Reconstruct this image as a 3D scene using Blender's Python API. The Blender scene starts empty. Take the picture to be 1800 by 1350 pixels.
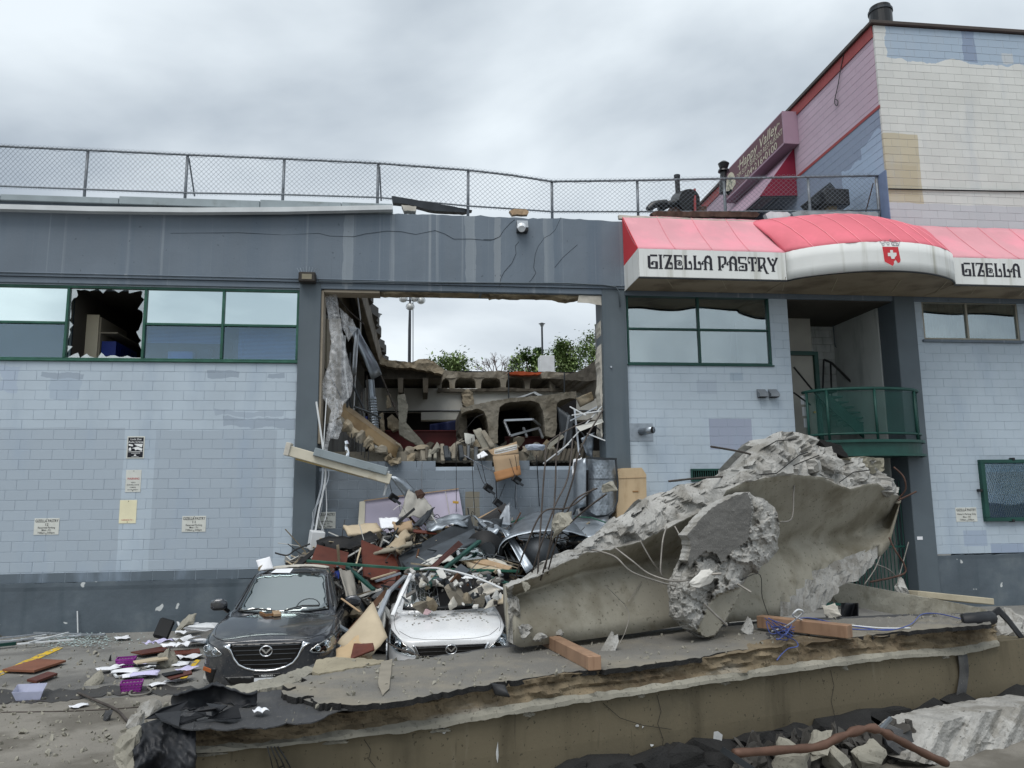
import bpy, bmesh, math, random
from mathutils import Vector, Matrix, Euler, noise
from mathutils.geometry import delaunay_2d_cdt
from mathutils.bvhtree import BVHTree

SC = bpy.context.scene
COL = SC.collection
R_ = math.radians
random.seed(7)

# ---------------------------------------------------------------- camera
FPX, YAW, PITCH, ROLL, EYE, DIST = 1352.0, R_(6.9), R_(8.62), R_(0.66), 2.4, 16.0
FWD = Vector((math.sin(YAW) * math.cos(PITCH), math.cos(YAW) * math.cos(PITCH), math.sin(PITCH)))
_r0 = Vector((math.cos(YAW), -math.sin(YAW), 0))
_u0 = _r0.cross(FWD)
RGT = math.cos(ROLL) * _r0 - math.sin(ROLL) * _u0
UPV = math.sin(ROLL) * _r0 + math.cos(ROLL) * _u0
CAM = Vector((0, -DIST, EYE))
cd = bpy.data.cameras.new('camera')
cam = bpy.data.objects.new('camera', cd)
COL.objects.link(cam)
cd.sensor_fit = 'HORIZONTAL'
cd.sensor_width = 36
cd.lens = FPX / 1800 * 36
cd.clip_start = .05
cd.clip_end = 3000
m = Matrix.Identity(4)
for i in range(3):
    m[i][0], m[i][1], m[i][2], m[i][3] = RGT[i], UPV[i], -FWD[i], CAM[i]
cam.matrix_world = m
SC.camera = cam

# ---------------------------------------------------------------- sky, sun, exposure
SUN_EL, SUN_AZ = R_(60), R_(-152)      # azimuth from +y towards +x: high behind the camera
wd = bpy.data.worlds.new('World')
SC.world = wd
wd.use_nodes = True
nt = wd.node_tree
nt.nodes.clear()
def _n(nt, t, **k):
    n = nt.nodes.new(t)
    for a, b in k.items():
        if a.startswith('i_'):
            n.inputs[a[2:].replace('_', ' ')].default_value = b
        else:
            setattr(n, a, b)
    return n
out = _n(nt, 'ShaderNodeOutputWorld')
bg = _n(nt, 'ShaderNodeBackground')
bg.inputs['Strength'].default_value = 1.0
sky = _n(nt, 'ShaderNodeTexSky')
sky.sky_type = 'NISHITA'
sky.sun_disc = False
sky.sun_elevation = SUN_EL
sky.sun_rotation = SUN_AZ
sky.dust_density = 4
sk = _n(nt, 'ShaderNodeMix', data_type='RGBA', blend_type='MULTIPLY')
sk.inputs[0].default_value = 1
sk.inputs[7].default_value = (.1, .1, .1, 1)
nt.links.new(sky.outputs[0], sk.inputs[6])
tc = _n(nt, 'ShaderNodeTexCoord')
sep = _n(nt, 'ShaderNodeSeparateXYZ')
nt.links.new(tc.outputs['Generated'], sep.inputs[0])
zc = _n(nt, 'ShaderNodeMath', operation='MAXIMUM'); zc.inputs[1].default_value = 0
nt.links.new(sep.outputs[2], zc.inputs[0])
za = _n(nt, 'ShaderNodeMath', operation='ADD'); za.inputs[1].default_value = .33
nt.links.new(zc.outputs[0], za.inputs[0])
cmb = _n(nt, 'ShaderNodeCombineXYZ')
for i in (0, 1):
    dv = _n(nt, 'ShaderNodeMath', operation='DIVIDE')
    nt.links.new(sep.outputs[i], dv.inputs[0]); nt.links.new(za.outputs[0], dv.inputs[1])
    nt.links.new(dv.outputs[0], cmb.inputs[i])
mp = _n(nt, 'ShaderNodeMapping')
mp.inputs['Location'].default_value = (6.4, 4.7, 0)
mp.inputs['Rotation'].default_value = (0, 0, .5)
mp.inputs['Scale'].default_value = (1.0, 1.25, 1)
nt.links.new(cmb.outputs[0], mp.inputs[0])
nz = _n(nt, 'ShaderNodeTexNoise')
for k, v in (('Scale', 1.5), ('Detail', 6), ('Roughness', .46), ('Distortion', .25)):
    nz.inputs[k].default_value = v
nt.links.new(mp.outputs[0], nz.inputs[0])
rp = _n(nt, 'ShaderNodeValToRGB')
rp.color_ramp.elements[0].position = .34
rp.color_ramp.elements[0].color = (.285, .335, .39, 1)
rp.color_ramp.elements[1].position = .62
rp.color_ramp.elements[1].color = (.70, .76, .80, 1)
nt.links.new(nz.outputs[0], rp.inputs[0])
mx = _n(nt, 'ShaderNodeMix', data_type='RGBA')
mx.inputs[0].default_value = .9
nt.links.new(sk.outputs[2], mx.inputs[6]); nt.links.new(rp.outputs[0], mx.inputs[7])
hz = _n(nt, 'ShaderNodeMapRange')     # overcast whitens towards the horizon
for i, v in zip((1, 2, 3, 4), (0.0, .42, 1.0, 0.0)): hz.inputs[i].default_value = v
nt.links.new(zc.outputs[0], hz.inputs[0])
hp = _n(nt, 'ShaderNodeMath', operation='MULTIPLY'); hp.inputs[1].default_value = .55
nt.links.new(hz.outputs[0], hp.inputs[0])
hm = _n(nt, 'ShaderNodeMix', data_type='RGBA')
hm.inputs[7].default_value = (.74, .79, .83, 1)
nt.links.new(hp.outputs[0], hm.inputs[0]); nt.links.new(mx.outputs[2], hm.inputs[6])
nt.links.new(hm.outputs[2], bg.inputs[0]); nt.links.new(bg.outputs[0], out.inputs[0])

sd = bpy.data.lights.new('sun', 'SUN')
sd.energy = 1.5
sd.angle = R_(38)
sd.color = (1, .975, .94)
sun = bpy.data.objects.new('sun', sd)
COL.objects.link(sun)
_d = Vector((math.sin(SUN_AZ) * math.cos(SUN_EL), math.cos(SUN_AZ) * math.cos(SUN_EL), math.sin(SUN_EL)))
sun.rotation_euler = _d.to_track_quat('Z', 'Y').to_euler()
sun.location = (-20, -30, 40)
SC.view_settings.view_transform = 'Standard'
SC.view_settings.look = 'None'
SC.view_settings.exposure = 0.42
SC.view_settings.gamma = 1.0

# ---------------------------------------------------------------- pixel <-> place
def ray(x, y): return FWD + (x - 900) / FPX * RGT - (y - 675) / FPX * UPV
def W(x, y, Y=0.0):
    d = ray(x, y); return CAM + d * ((Y - CAM[1]) / d[1])
def G(x, y, Z=0.0):
    d = ray(x, y); return CAM + d * ((Z - CAM[2]) / d[2])
def S(x, y, X):
    d = ray(x, y); return CAM + d * ((X - CAM[0]) / d[0])
def PL(x, y, p0, nrm):
    d = ray(x, y); return CAM + d * ((p0 - CAM).dot(nrm) / d.dot(nrm))

# ---------------------------------------------------------------- object helpers
ORG = {}
def tag(o, label=None, cat=None, group=None, kind=None):
    for k, v in (('label', label), ('category', cat), ('group', group), ('kind', kind)):
        if v: o[k] = v
    return o
def thing(name, label, cat, loc=(0, 0, 0), group=None, kind=None):
    o = bpy.data.objects.new(name, None)
    o.empty_display_size = .2
    COL.objects.link(o)
    o.location = loc
    ORG[o] = Vector(loc)
    return tag(o, label, cat, group, kind or 'thing')
def link(o, parent=None, loc=None):
    COL.objects.link(o)
    c = Vector(loc) if loc is not None else Vector((0, 0, 0))
    ORG[o] = c
    if parent is not None:
        o.parent = parent
        o.location = c - ORG[parent]
    else:
        o.location = c
    return o
def mk(name, vf, mat, parent=None, smooth=False, fm=None, fix=True):
    V, F = vf
    V = [Vector(v) for v in V]
    lo = Vector([min(v[i] for v in V) for i in range(3)])
    hi = Vector([max(v[i] for v in V) for i in range(3)])
    c = (lo + hi) / 2
    if parent is None: c.z = lo.z
    me = bpy.data.meshes.new(name)
    me.from_pydata([v - c for v in V], [], F)
    for q in (mat if isinstance(mat, (list, tuple)) else [mat]): me.materials.append(q)
    if fm is not None: me.polygons.foreach_set('material_index', fm)
    if fix and len(F) < 30000:
        bm = bmesh.new(); bm.from_mesh(me)
        bmesh.ops.recalc_face_normals(bm, faces=bm.faces)
        bm.to_mesh(me); bm.free()
    if smooth: me.polygons.foreach_set('use_smooth', [True] * len(me.polygons))
    me.update()
    return link(bpy.data.objects.new(name, me), parent, c)
def join(*vfs):
    V, F = [], []
    for v, f in vfs:
        k = len(V); V += list(v); F += [tuple(i + k for i in q) for q in f]
    return V, F
def solo(name, vf, mat, label, cat, group=None, smooth=False, fm=None, kind=None):
    return tag(mk(name, vf, mat, None, smooth, fm), label, cat, group, kind or 'thing')

def boxv(c, s, rot=None, ch=0.0):
    c = Vector(c); h = [q / 2 for q in s]
    if ch <= 0:
        V = [Vector((x * h[0], y * h[1], z * h[2])) for x in (-1, 1) for y in (-1, 1) for z in (-1, 1)]
        F = [(0, 1, 3, 2), (4, 6, 7, 5), (0, 4, 5, 1), (2, 3, 7, 6), (0, 2, 6, 4), (1, 5, 7, 3)]
    else:
        ch = min(ch, min(h) * .9)
        V, ix = [], {}
        for x in (-1, 1):
            for y in (-1, 1):
                for z in (-1, 1):
                    for a in range(3):
                        p = [x * (h[0] - ch), y * (h[1] - ch), z * (h[2] - ch)]
                        p[a] = (x, y, z)[a] * h[a]
                        ix[(x, y, z, a)] = len(V); V.append(Vector(p))
        F = []
        cyc = [(1, 1), (-1, 1), (-1, -1), (1, -1)]
        for q in (-1, 1):
            F.append([ix[(q, a, b, 0)] for a, b in cyc])
            F.append([ix[(a, q, b, 1)] for a, b in cyc])
            F.append([ix[(a, b, q, 2)] for a, b in cyc])
            for w in (-1, 1):
                F.append([ix[(q, w, 1, 0)], ix[(q, w, -1, 0)], ix[(q, w, -1, 1)], ix[(q, w, 1, 1)]])
                F.append([ix[(q, 1, w, 0)], ix[(q, -1, w, 0)], ix[(q, -1, w, 2)], ix[(q, 1, w, 2)]])
                F.append([ix[(1, q, w, 1)], ix[(-1, q, w, 1)], ix[(-1, q, w, 2)], ix[(1, q, w, 2)]])
                for z in (-1, 1):
                    F.append([ix[(q, w, z, 0)], ix[(q, w, z, 1)], ix[(q, w, z, 2)]])
    if rot is not None:
        mt = rot if isinstance(rot, Matrix) else Euler(rot).to_matrix()
        V = [mt @ v for v in V]
    return [v + c for v in V], F
def box2(a, b, ch=0.0):
    a, b = Vector(a), Vector(b)
    return boxv((a + b) / 2, [abs(b[i] - a[i]) for i in range(3)], None, ch)
def frame_of(d, up=None):
    d = d.normalized()
    up = Vector(up) if up is not None else (Vector((0, 0, 1)) if abs(d.z) < .95 else Vector((0, 1, 0)))
    s = d.cross(up).normalized()
    u = s.cross(d).normalized()
    return s, u
def barv(a, b, w, h, up=None, ch=0.0):
    a, b = Vector(a), Vector(b)
    d = b - a
    s, u = frame_of(d, up)
    mt = Matrix((s, d.normalized(), u)).transposed()
    return boxv((a + b) / 2, (w, d.length, h), mt, ch)
def tubev(pts, r, n=6, closed=False):
    pts = [Vector(p) for p in pts]
    rs = r if isinstance(r, (list, tuple)) else [r] * len(pts)
    V, F = [], []
    s = None
    for i, p in enumerate(pts):
        a = pts[i - 1] if i else (pts[-1] if closed else p)
        b = pts[i + 1] if i < len(pts) - 1 else (pts[0] if closed else p)
        d = (b - a)
        d = d.normalized() if d.length > 1e-9 else Vector((0, 0, 1))
        if s is None: s, u = frame_of(d)
        else:
            s = (s - d * s.dot(d))
            s = s.normalized() if s.length > 1e-6 else frame_of(d)[0]
            u = s.cross(d).normalized()
        for k in range(n):
            t = 2 * math.pi * k / n
            V.append(p + (s * math.cos(t) + u * math.sin(t)) * rs[i])
    m_ = len(pts)
    for i in range(m_ if closed else m_ - 1):
        for k in range(n):
            j = (i + 1) % m_
            F.append((i * n + k, i * n + (k + 1) % n, j * n + (k + 1) % n, j * n + k))
    if not closed:
        F.append(tuple(range(n))); F.append(tuple((m_ - 1) * n + k for k in range(n)))
    return V, F
def smoothpath(pts, k=6):
    pts = [Vector(p) for p in pts]
    o = []
    for i in range(len(pts) - 1):
        p0, p1, p2, p3 = pts[max(i - 1, 0)], pts[i], pts[i + 1], pts[min(i + 2, len(pts) - 1)]
        for j in range(k):
            t = j / k
            o.append(.5 * ((2 * p1) + (p2 - p0) * t + (2 * p0 - 5 * p1 + 4 * p2 - p3) * t * t + (3 * p1 - p0 - 3 * p2 + p3) * t ** 3))
    o.append(pts[-1])
    return o
def prismv(poly, off):
    poly = [Vector(p) for p in poly]; off = Vector(off); n = len(poly)
    V = poly + [p + off for p in poly]
    F = [tuple(range(n)), tuple(range(2 * n - 1, n - 1, -1))]
    F += [(i, (i + 1) % n, n + (i + 1) % n, n + i) for i in range(n)]
    return V, F
def cylv(c, r, h, n=16, axis='Z', r2=None):
    a = {'X': Vector((1, 0, 0)), 'Y': Vector((0, 1, 0)), 'Z': Vector((0, 0, 1))}[axis]
    c = Vector(c)
    return tubev([c - a * h / 2, c + a * h / 2], [r, r if r2 is None else r2], n)
def gridv(fn, nu, nv, closed_u=False):
    V = [Vector(fn(i / (nu - 1 if not closed_u else nu), j / (nv - 1))) for j in range(nv) for i in range(nu)]
    F = []
    for j in range(nv - 1):
        for i in range(nu if closed_u else nu - 1):
            F.append((j * nu + i, j * nu + (i + 1) % nu, (j + 1) * nu + (i + 1) % nu, (j + 1) * nu + i))
    return V, F
def shellv(vf, t):
    """thickness for an open sheet: offset copy along vertex normals plus rim"""
    V, F = vf
    nr = [Vector() for _ in V]; cnt = {}
    for f in F:
        n = (V[f[1]] - V[f[0]]).cross(V[f[2]] - V[f[0]])
        for i in f: nr[i] += n
        for a, b in zip(f, f[1:] + f[:1] if isinstance(f, list) else tuple(f[1:]) + (f[0],)):
            cnt.setdefault((min(a, b), max(a, b)), []).append((a, b))
    k = len(V)
    V2 = [v + (n.normalized() if n.length > 1e-12 else Vector((0, 0, 1))) * t for v, n in zip(V, nr)]
    F2 = [tuple(reversed([i + k for i in f])) for f in F]
    rim = [(b, a, a + k, b + k) for e in cnt.values() if len(e) == 1 for a, b in e]
    return list(V) + V2, [tuple(f) for f in F] + F2 + rim
def resample(poly, step, closed=True):
    o = []
    n = len(poly)
    for i in range(n if closed else n - 1):
        a, b = poly[i], poly[(i + 1) % n]
        L = math.hypot(b[0] - a[0], b[1] - a[1]); k = max(1, int(round(L / step)))
        for j in range(k):
            o.append((a[0] + (b[0] - a[0]) * j / k, a[1] + (b[1] - a[1]) * j / k))
    if not closed: o.append(poly[-1])
    return o
def inside(poly, x, y):
    c = False
    n = len(poly)
    for i in range(n):
        x1, y1 = poly[i]; x2, y2 = poly[i - 1]
        if (y1 > y) != (y2 > y) and x < (x2 - x1) * (y - y1) / (y2 - y1) + x1: c = not c
    return c
def edge_dist(poly, x, y):
    d = 1e9
    n = len(poly)
    for i in range(n):
        ax, ay = poly[i - 1]; bx, by = poly[i]
        ux, uy = bx - ax, by - ay
        L = ux * ux + uy * uy or 1e-9
        t = max(0, min(1, ((x - ax) * ux + (y - ay) * uy) / L))
        d = min(d, math.hypot(x - ax - t * ux, y - ay - t * uy))
    return d
def reliefv(outline, step, place, thick, rough=0.0, seed=0):
    """outline in 2D -> closed mesh: place(x, y) gives the front point, thick(x, y) a vector to the back.
    Returns vf and for every face the 2D centre (None for rim / back)."""
    rnd = random.Random(seed)
    b = resample(outline, step)
    if rough:
        b = [(x + rnd.uniform(-rough, rough), y + rnd.uniform(-rough, rough)) for x, y in b]
    xs = [p[0] for p in b]; ys = [p[1] for p in b]
    pts = list(b)
    y = min(ys) + step / 2; k = 0
    while y < max(ys):
        x = min(xs) + (step / 2 if k % 2 else step)
        while x < max(xs):
            q = (x + rnd.uniform(-.25, .25) * step, y + rnd.uniform(-.25, .25) * step)
            if inside(b, *q) and edge_dist(b, *q) > step * .45: pts.append(q)
            x += step
        y += step * .87; k += 1
    nb = len(b)
    r = delaunay_2d_cdt([Vector(p) for p in pts], [], [list(range(nb))], 1, 1e-6)
    P2, tris = r[0], r[2]
    V = [place(p[0], p[1]) for p in P2]
    k = len(V)
    V2 = [v + thick(p[0], p[1]) for v, p in zip(V, P2)]
    F = [tuple(t) for t in tris]
    ctr = [(sum(P2[i][0] for i in t) / len(t), sum(P2[i][1] for i in t) / len(t)) for t in tris]
    cnt = {}
    for f in F:
        for a, c in zip(f, f[1:] + f[:1]): cnt.setdefault((min(a, c), max(a, c)), []).append((a, c))
    F2 = [tuple(reversed([i + k for i in f])) for f in F]
    rim = [(c, a, a + k, c + k) for e in cnt.values() if len(e) == 1 for a, c in e]
    return (V + V2, F + F2 + rim), ctr + [None] * (len(F2) + len(rim))
def fbm(p, s=1.0, o=4):
    return noise.fractal(Vector(p) * s, .6, 2.1, o)
def facet(p, s, seed=0.0):
    q = Vector(p) * s + Vector((seed, seed * 1.7, 0))
    d, pts = noise.voronoi(q)
    c = pts[0]
    n = noise.cell_vector(c * 13.7) - Vector((.5, .5, .5))
    return (q - c).dot(n) * 1.6 + (noise.cell(c * 9.1 + Vector((3, 1, 2))) - .5) * .9
def chunkv(c, size, seed=0, npts=16, rough=.06, sub=2, rot=None):
    rnd = random.Random(seed)
    bm = bmesh.new()
    for _ in range(npts):
        v = Vector((rnd.gauss(0, 1), rnd.gauss(0, 1), rnd.gauss(0, 1))).normalized() * rnd.uniform(.75, 1)
        v = Vector((max(-.72, min(.72, v.x)), max(-.72, min(.72, v.y)), max(-.72, min(.72, v.z)))) / .72
        bm.verts.new(v)
    r = bmesh.ops.convex_hull(bm, input=bm.verts)
    bmesh.ops.delete(bm, geom=[g for g in set(r['geom_interior'] + r['geom_unused']) if isinstance(g, bmesh.types.BMVert)], context='VERTS')
    bmesh.ops.triangulate(bm, faces=bm.faces)
    if sub: bmesh.ops.subdivide_edges(bm, edges=bm.edges, cuts=sub, use_grid_fill=True)
    bmesh.ops.triangulate(bm, faces=bm.faces)
    mt = Euler(rot or (rnd.uniform(0, 6), rnd.uniform(0, 6), rnd.uniform(0, 6))).to_matrix() if rot != 0 else Matrix.Identity(3)
    bm.verts.index_update()
    V = []
    for v in bm.verts:
        p = v.co.copy()
        n = p.normalized()
        p += n * fbm(p + Vector((seed * 3.1, 0, 0)), 1.7) * rough * 1.2 + n * facet(p, 2.6, seed * .37) * rough * 1.5 + n * fbm(p + Vector((0, seed, 0)), 7) * rough * .5
        p = Vector((p.x * size[0] / 2, p.y * size[1] / 2, p.z * size[2] / 2))
        V.append(mt @ p + Vector(c))
    F = [tuple(v.index for v in f.verts) for f in bm.faces]
    bm.free()
    return V, F
_TX = {}
def textv(s, size, origin, rt, up, depth=.002, bold=0.0, align='CENTER', shear=0.0, wide=1.0):
    key = (s, bold, align, shear)
    if key not in _TX:
        cu = bpy.data.curves.new('lettering', 'FONT')
        cu.body = s; cu.size = 1; cu.align_x = align; cu.offset = bold; cu.shear = shear
        cu.resolution_u = 3
        o = bpy.data.objects.new('lettering', cu)
        COL.objects.link(o)
        dg = bpy.context.evaluated_depsgraph_get()
        me = bpy.data.meshes.new_from_object(o.evaluated_get(dg))
        _TX[key] = ([v.co.copy() for v in me.vertices], [tuple(p.vertices) for p in me.polygons])
        bpy.data.objects.remove(o); bpy.data.meshes.remove(me); bpy.data.curves.remove(cu)
    V, F = _TX[key]
    rt, up, origin = Vector(rt).normalized(), Vector(up).normalized(), Vector(origin)
    nr = rt.cross(up)
    return [origin + rt * v.x * size * wide + up * v.y * size + nr * depth for v in V], list(F)

# ---------------------------------------------------------------- materials
def C(r, g, b):
    f = lambda u: (u / 255 / 12.92) if u / 255 <= .04045 else ((u / 255 + .055) / 1.055) ** 2.4
    return (f(r), f(g), f(b))
def _mul(c, k): return tuple(min(1, q * k) for q in c) + (1,)
def M(name, col, rough=.75, metal=0.0, var=.12, scale=2.5, bump=.15, bscale=35, col2=None, c2=(1.2, .52, .66, 1.0),
      streak=None, zones=(), speck=None, rand=0.0, spec=.35, alpha=None, coat=0.0, bdist=.008, znoise=2.2):
    """col/col2 colours; c2 = (scale, lo, hi, amount); streak = list of (colour, x scale, lo, hi, amount);
    zones = (axis, a0, a1, z0, z1, colour, edge, amount); speck = (colour, scale, lo, hi, amount)"""
    mt = bpy.data.materials.new(name)
    mt.use_nodes = True
    t = mt.node_tree
    t.nodes.clear()
    o = t.nodes.new('ShaderNodeOutputMaterial')
    b = t.nodes.new('ShaderNodeBsdfPrincipled')
    t.links.new(b.outputs[0], o.inputs[0])
    b.inputs['Roughness'].default_value = rough
    b.inputs['Metallic'].default_value = metal
    b.inputs['Specular IOR Level'].default_value = spec
    b.inputs['Coat Weight'].default_value = coat
    b.inputs['Coat Roughness'].default_value = .06
    if alpha is not None: b.inputs['Alpha'].default_value = alpha
    geo = t.nodes.new('ShaderNodeNewGeometry')
    pos = geo.outputs['Position']
    def noise_(sc, det=4, vec=None, rgh=.55):
        n = t.nodes.new('ShaderNodeTexNoise')
        n.inputs['Scale'].default_value = sc; n.inputs['Detail'].default_value = det; n.inputs['Roughness'].default_value = rgh
        t.links.new(vec or pos, n.inputs['Vector'])
        return n.outputs[0]
    def rng(f, lo, hi, a=0.0, z=1.0):
        n = t.nodes.new('ShaderNodeMapRange')
        n.interpolation_type = 'SMOOTHSTEP'
        for i, v in zip((1, 2, 3, 4), (lo, hi, a, z)): n.inputs[i].default_value = v
        t.links.new(f, n.inputs[0]); return n.outputs[0]
    def mix(f, a, c, mode='MIX'):
        n = t.nodes.new('ShaderNodeMix'); n.data_type = 'RGBA'; n.blend_type = mode
        if isinstance(f, float): n.inputs[0].default_value = f
        else: t.links.new(f, n.inputs[0])
        for i, q in ((6, a), (7, c)):
            if isinstance(q, tuple): n.inputs[i].default_value = q
            else: t.links.new(q, n.inputs[i])
        return n.outputs[2]
    def math_(op, a, c):
        n = t.nodes.new('ShaderNodeMath'); n.operation = op
        for i, q in ((0, a), (1, c)):
            if isinstance(q, (int, float)): n.inputs[i].default_value = q
            else: t.links.new(q, n.inputs[i])
        return n.outputs[0]
    c = mix(rng(noise_(scale), .3, .7), _mul(col, 1 - var), _mul(col, 1 + var))
    if col2 is not None:
        c = mix(rng(noise_(c2[0], 6, None, .6), c2[1], c2[2], 0, c2[3]), c, tuple(col2) + (1,))
    if zones:
        sp = t.nodes.new('ShaderNodeSeparateXYZ'); t.links.new(pos, sp.inputs[0])
        zn = t.nodes.new('ShaderNodeTexNoise'); zn.inputs['Scale'].default_value = znoise; zn.inputs['Detail'].default_value = 5
        t.links.new(pos, zn.inputs['Vector'])
        j1 = math_('SUBTRACT', zn.outputs[0], .5)
        for ax, a0, a1, z0, z1, zc_, ed, am in zones:
            pa = math_('ADD', sp.outputs['XYZ'.index(ax)], math_('MULTIPLY', j1, ed))
            pz = math_('ADD', sp.outputs[2], math_('MULTIPLY', j1, -ed))
            def cmp_(v, lo, hi):
                n = t.nodes.new('ShaderNodeMath'); n.operation = 'COMPARE'
                t.links.new(v, n.inputs[0]); n.inputs[1].default_value = (lo + hi) / 2; n.inputs[2].default_value = abs(hi - lo) / 2
                return n.outputs[0]
            mk_ = math_('MULTIPLY', math_('MULTIPLY', cmp_(pa, a0, a1), cmp_(pz, z0, z1)), am)
            c = mix(mk_, c, tuple(zc_) + (1,))
    for st in (streak or ()):
        mpn = t.nodes.new('ShaderNodeMapping')
        mpn.inputs['Scale'].default_value = (st[1], st[1], st[5] if len(st) > 5 else .35)
        t.links.new(pos, mpn.inputs[0])
        c = mix(rng(noise_(1.0, 5, mpn.outputs[0]), st[2], st[3], 0, st[4]), c, tuple(st[0]) + (1,))
    if speck is not None:
        c = mix(rng(noise_(speck[1], 2), speck[2], speck[3], 0, speck[4]), c, tuple(speck[0]) + (1,))
    if rand:
        oi = t.nodes.new('ShaderNodeObjectInfo')
        v = rng(oi.outputs['Random'], 0, 1, 1 - rand, 1 + rand)
        hs = t.nodes.new('ShaderNodeHueSaturation')
        t.links.new(c, hs.inputs['Color']); t.links.new(v, hs.inputs['Value'])
        c = hs.outputs[0]
    t.links.new(c, b.inputs['Base Color'])
    if bump:
        bp = t.nodes.new('ShaderNodeBump')
        bp.inputs['Strength'].default_value = bump; bp.inputs['Distance'].default_value = bdist
        t.links.new(noise_(bscale, 5), bp.inputs['Height'])
        t.links.new(bp.outputs[0], b.inputs['Normal'])
    return mt
def glassm(name, tint, refl=.3, rough=.02, trans=.6, wob=0.0):
    """window glass: part mirror, part clear tinted"""
    mt = bpy.data.materials.new(name); mt.use_nodes = True
    t = mt.node_tree; t.nodes.clear()
    o = t.nodes.new('ShaderNodeOutputMaterial')
    gl = t.nodes.new('ShaderNodeBsdfGlossy'); gl.inputs['Roughness'].default_value = rough
    gl.inputs['Color'].default_value = tuple(min(1, .35 + q) for q in tint) + (1,)
    tr = t.nodes.new('ShaderNodeBsdfTransparent'); tr.inputs['Color'].default_value = tuple(q * trans for q in tint) + (1,)
    mx = t.nodes.new('ShaderNodeMixShader'); mx.inputs[0].default_value = refl
    t.links.new(tr.outputs[0], mx.inputs[1]); t.links.new(gl.outputs[0], mx.inputs[2])
    t.links.new(mx.outputs[0], o.inputs[0])
    if wob:
        n = t.nodes.new('ShaderNodeTexNoise'); n.inputs['Scale'].default_value = 1.1; n.inputs['Detail'].default_value = 0
        b = t.nodes.new('ShaderNodeBump'); b.inputs['Strength'].default_value = wob; b.inputs['Distance'].default_value = .05
        g = t.nodes.new('ShaderNodeNewGeometry'); t.links.new(g.outputs['Position'], n.inputs[0])
        t.links.new(n.outputs[0], b.inputs['Height']); t.links.new(b.outputs[0], gl.inputs['Normal'])
    return mt
m_mortar = None
m_white = M('white_painted_metal', C(205, 208, 210), .5, 0, .06, 3, .03)
m_alu = M('bare_aluminium', C(175, 180, 186), .38, .8, .1, 4, .04)
m_galv = M('galvanised_sheet', C(150, 158, 166), .36, .75, .22, 5, .06, 18, col2=C(110, 118, 126), c2=(2.5, .5, .7, .6))
m_dgalv = M('dull_grey_duct', C(58, 62, 66), .45, .5, .2, 4, .06)
m_black = M('black_rubber', C(24, 25, 27), .6, 0, .2, 4, .15)
m_blackp = M('black_plastic', C(18, 19, 21), .35, 0, .1, 4, .03, spec=.5)
m_green = M('green_painted_steel', C(38, 84, 70), .45, 0, .15, 3, .05, col2=C(64, 108, 90), c2=(3, .5, .7, .5))
m_dgreen = M('dark_green_steel', C(28, 70, 63), .42, 0, .15, 3, .05)
m_rust = M('rusty_steel', C(82, 62, 54), .8, .2, .25, 8, .25, 60, col2=C(58, 40, 34))
m_rebar = M('rebar', C(78, 72, 68), .7, .4, .25, 10, .2, 90)
m_redbeam = M('red_primer_steel', C(88, 34, 34), .6, 0, .2, 3, .08)
m_brownwood = M('red_brown_veneer', C(92, 48, 36), .45, 0, .18, 2.2, .03, streak=[(C(66, 26, 18), 3, .45, .75, .6, 9)])
m_timber = M('sawn_timber', C(166, 142, 114), .75, 0, .15, 3, .12, 50, streak=[(C(134, 106, 80), 18, .5, .75, .6, 2)])
m_otimber = M('orange_timber', C(144, 116, 94), .7, 0, .16, 3, .12, 50, streak=[(C(116, 88, 68), 20, .5, .75, .6, 2)])
m_ply = M('pale_board', C(182, 168, 144), .8, 0, .1, 2, .06)
m_card = M('cardboard', C(156, 134, 108), .85, 0, .1, 3, .05)
m_paper = M('paper', C(226, 228, 232), .9, 0, .05, 4, .05)
m_dirtypaper = M('dirty_plaster', C(188, 184, 174), .9, 0, .15, 5, .25, 30)
m_cream = M('cream_metal', C(202, 196, 178), .5, 0, .1, 2, .03, col2=C(150, 138, 112), c2=(2, .55, .75, .7))
m_lilac = M('lilac_board', C(176, 170, 188), .7, 0, .06, 2, .04, streak=[(C(140, 132, 140), 5, .6, .8, .5)])
m_blue = M('blue_plastic', C(24, 48, 128), .45, 0, .15, 4, .03)
m_purple = M('purple_plastic', C(136, 48, 138), .4, 0, .12, 4, .02)
m_clearp = M('clear_tub', C(196, 200, 222), .25, 0, .05, 4, .02, alpha=.55)
m_void = M('dark_interior', C(30, 29, 30), .9, 0, .3, 1.5, .1)  # near-black colour stands in for the darkness of unlit openings and interiors
m_chrome = M('chrome', C(225, 228, 232), .12, 1, .02, 4, 0)
# ================================================================ ground
m_ground = M('worn_asphalt', C(126, 125, 121), .9, 0, .12, .7, .5, 90, col2=C(92, 91, 89), c2=(.6, .46, .64, .85),
             streak=[(C(142, 138, 130), .5, .52, .7, .55, .5)], speck=(C(150, 148, 142), 60, .6, .68, .5), spec=.3, bdist=.01)
def ground_fn(u, v):
    return (-400 + 800 * u, -200 + 800 * v, 0)
o = mk('ground', gridv(ground_fn, 3, 3), m_ground); tag(o, 'grey worn asphalt parking lot in front of the building', None, None, 'structure')
del o['label']
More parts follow.
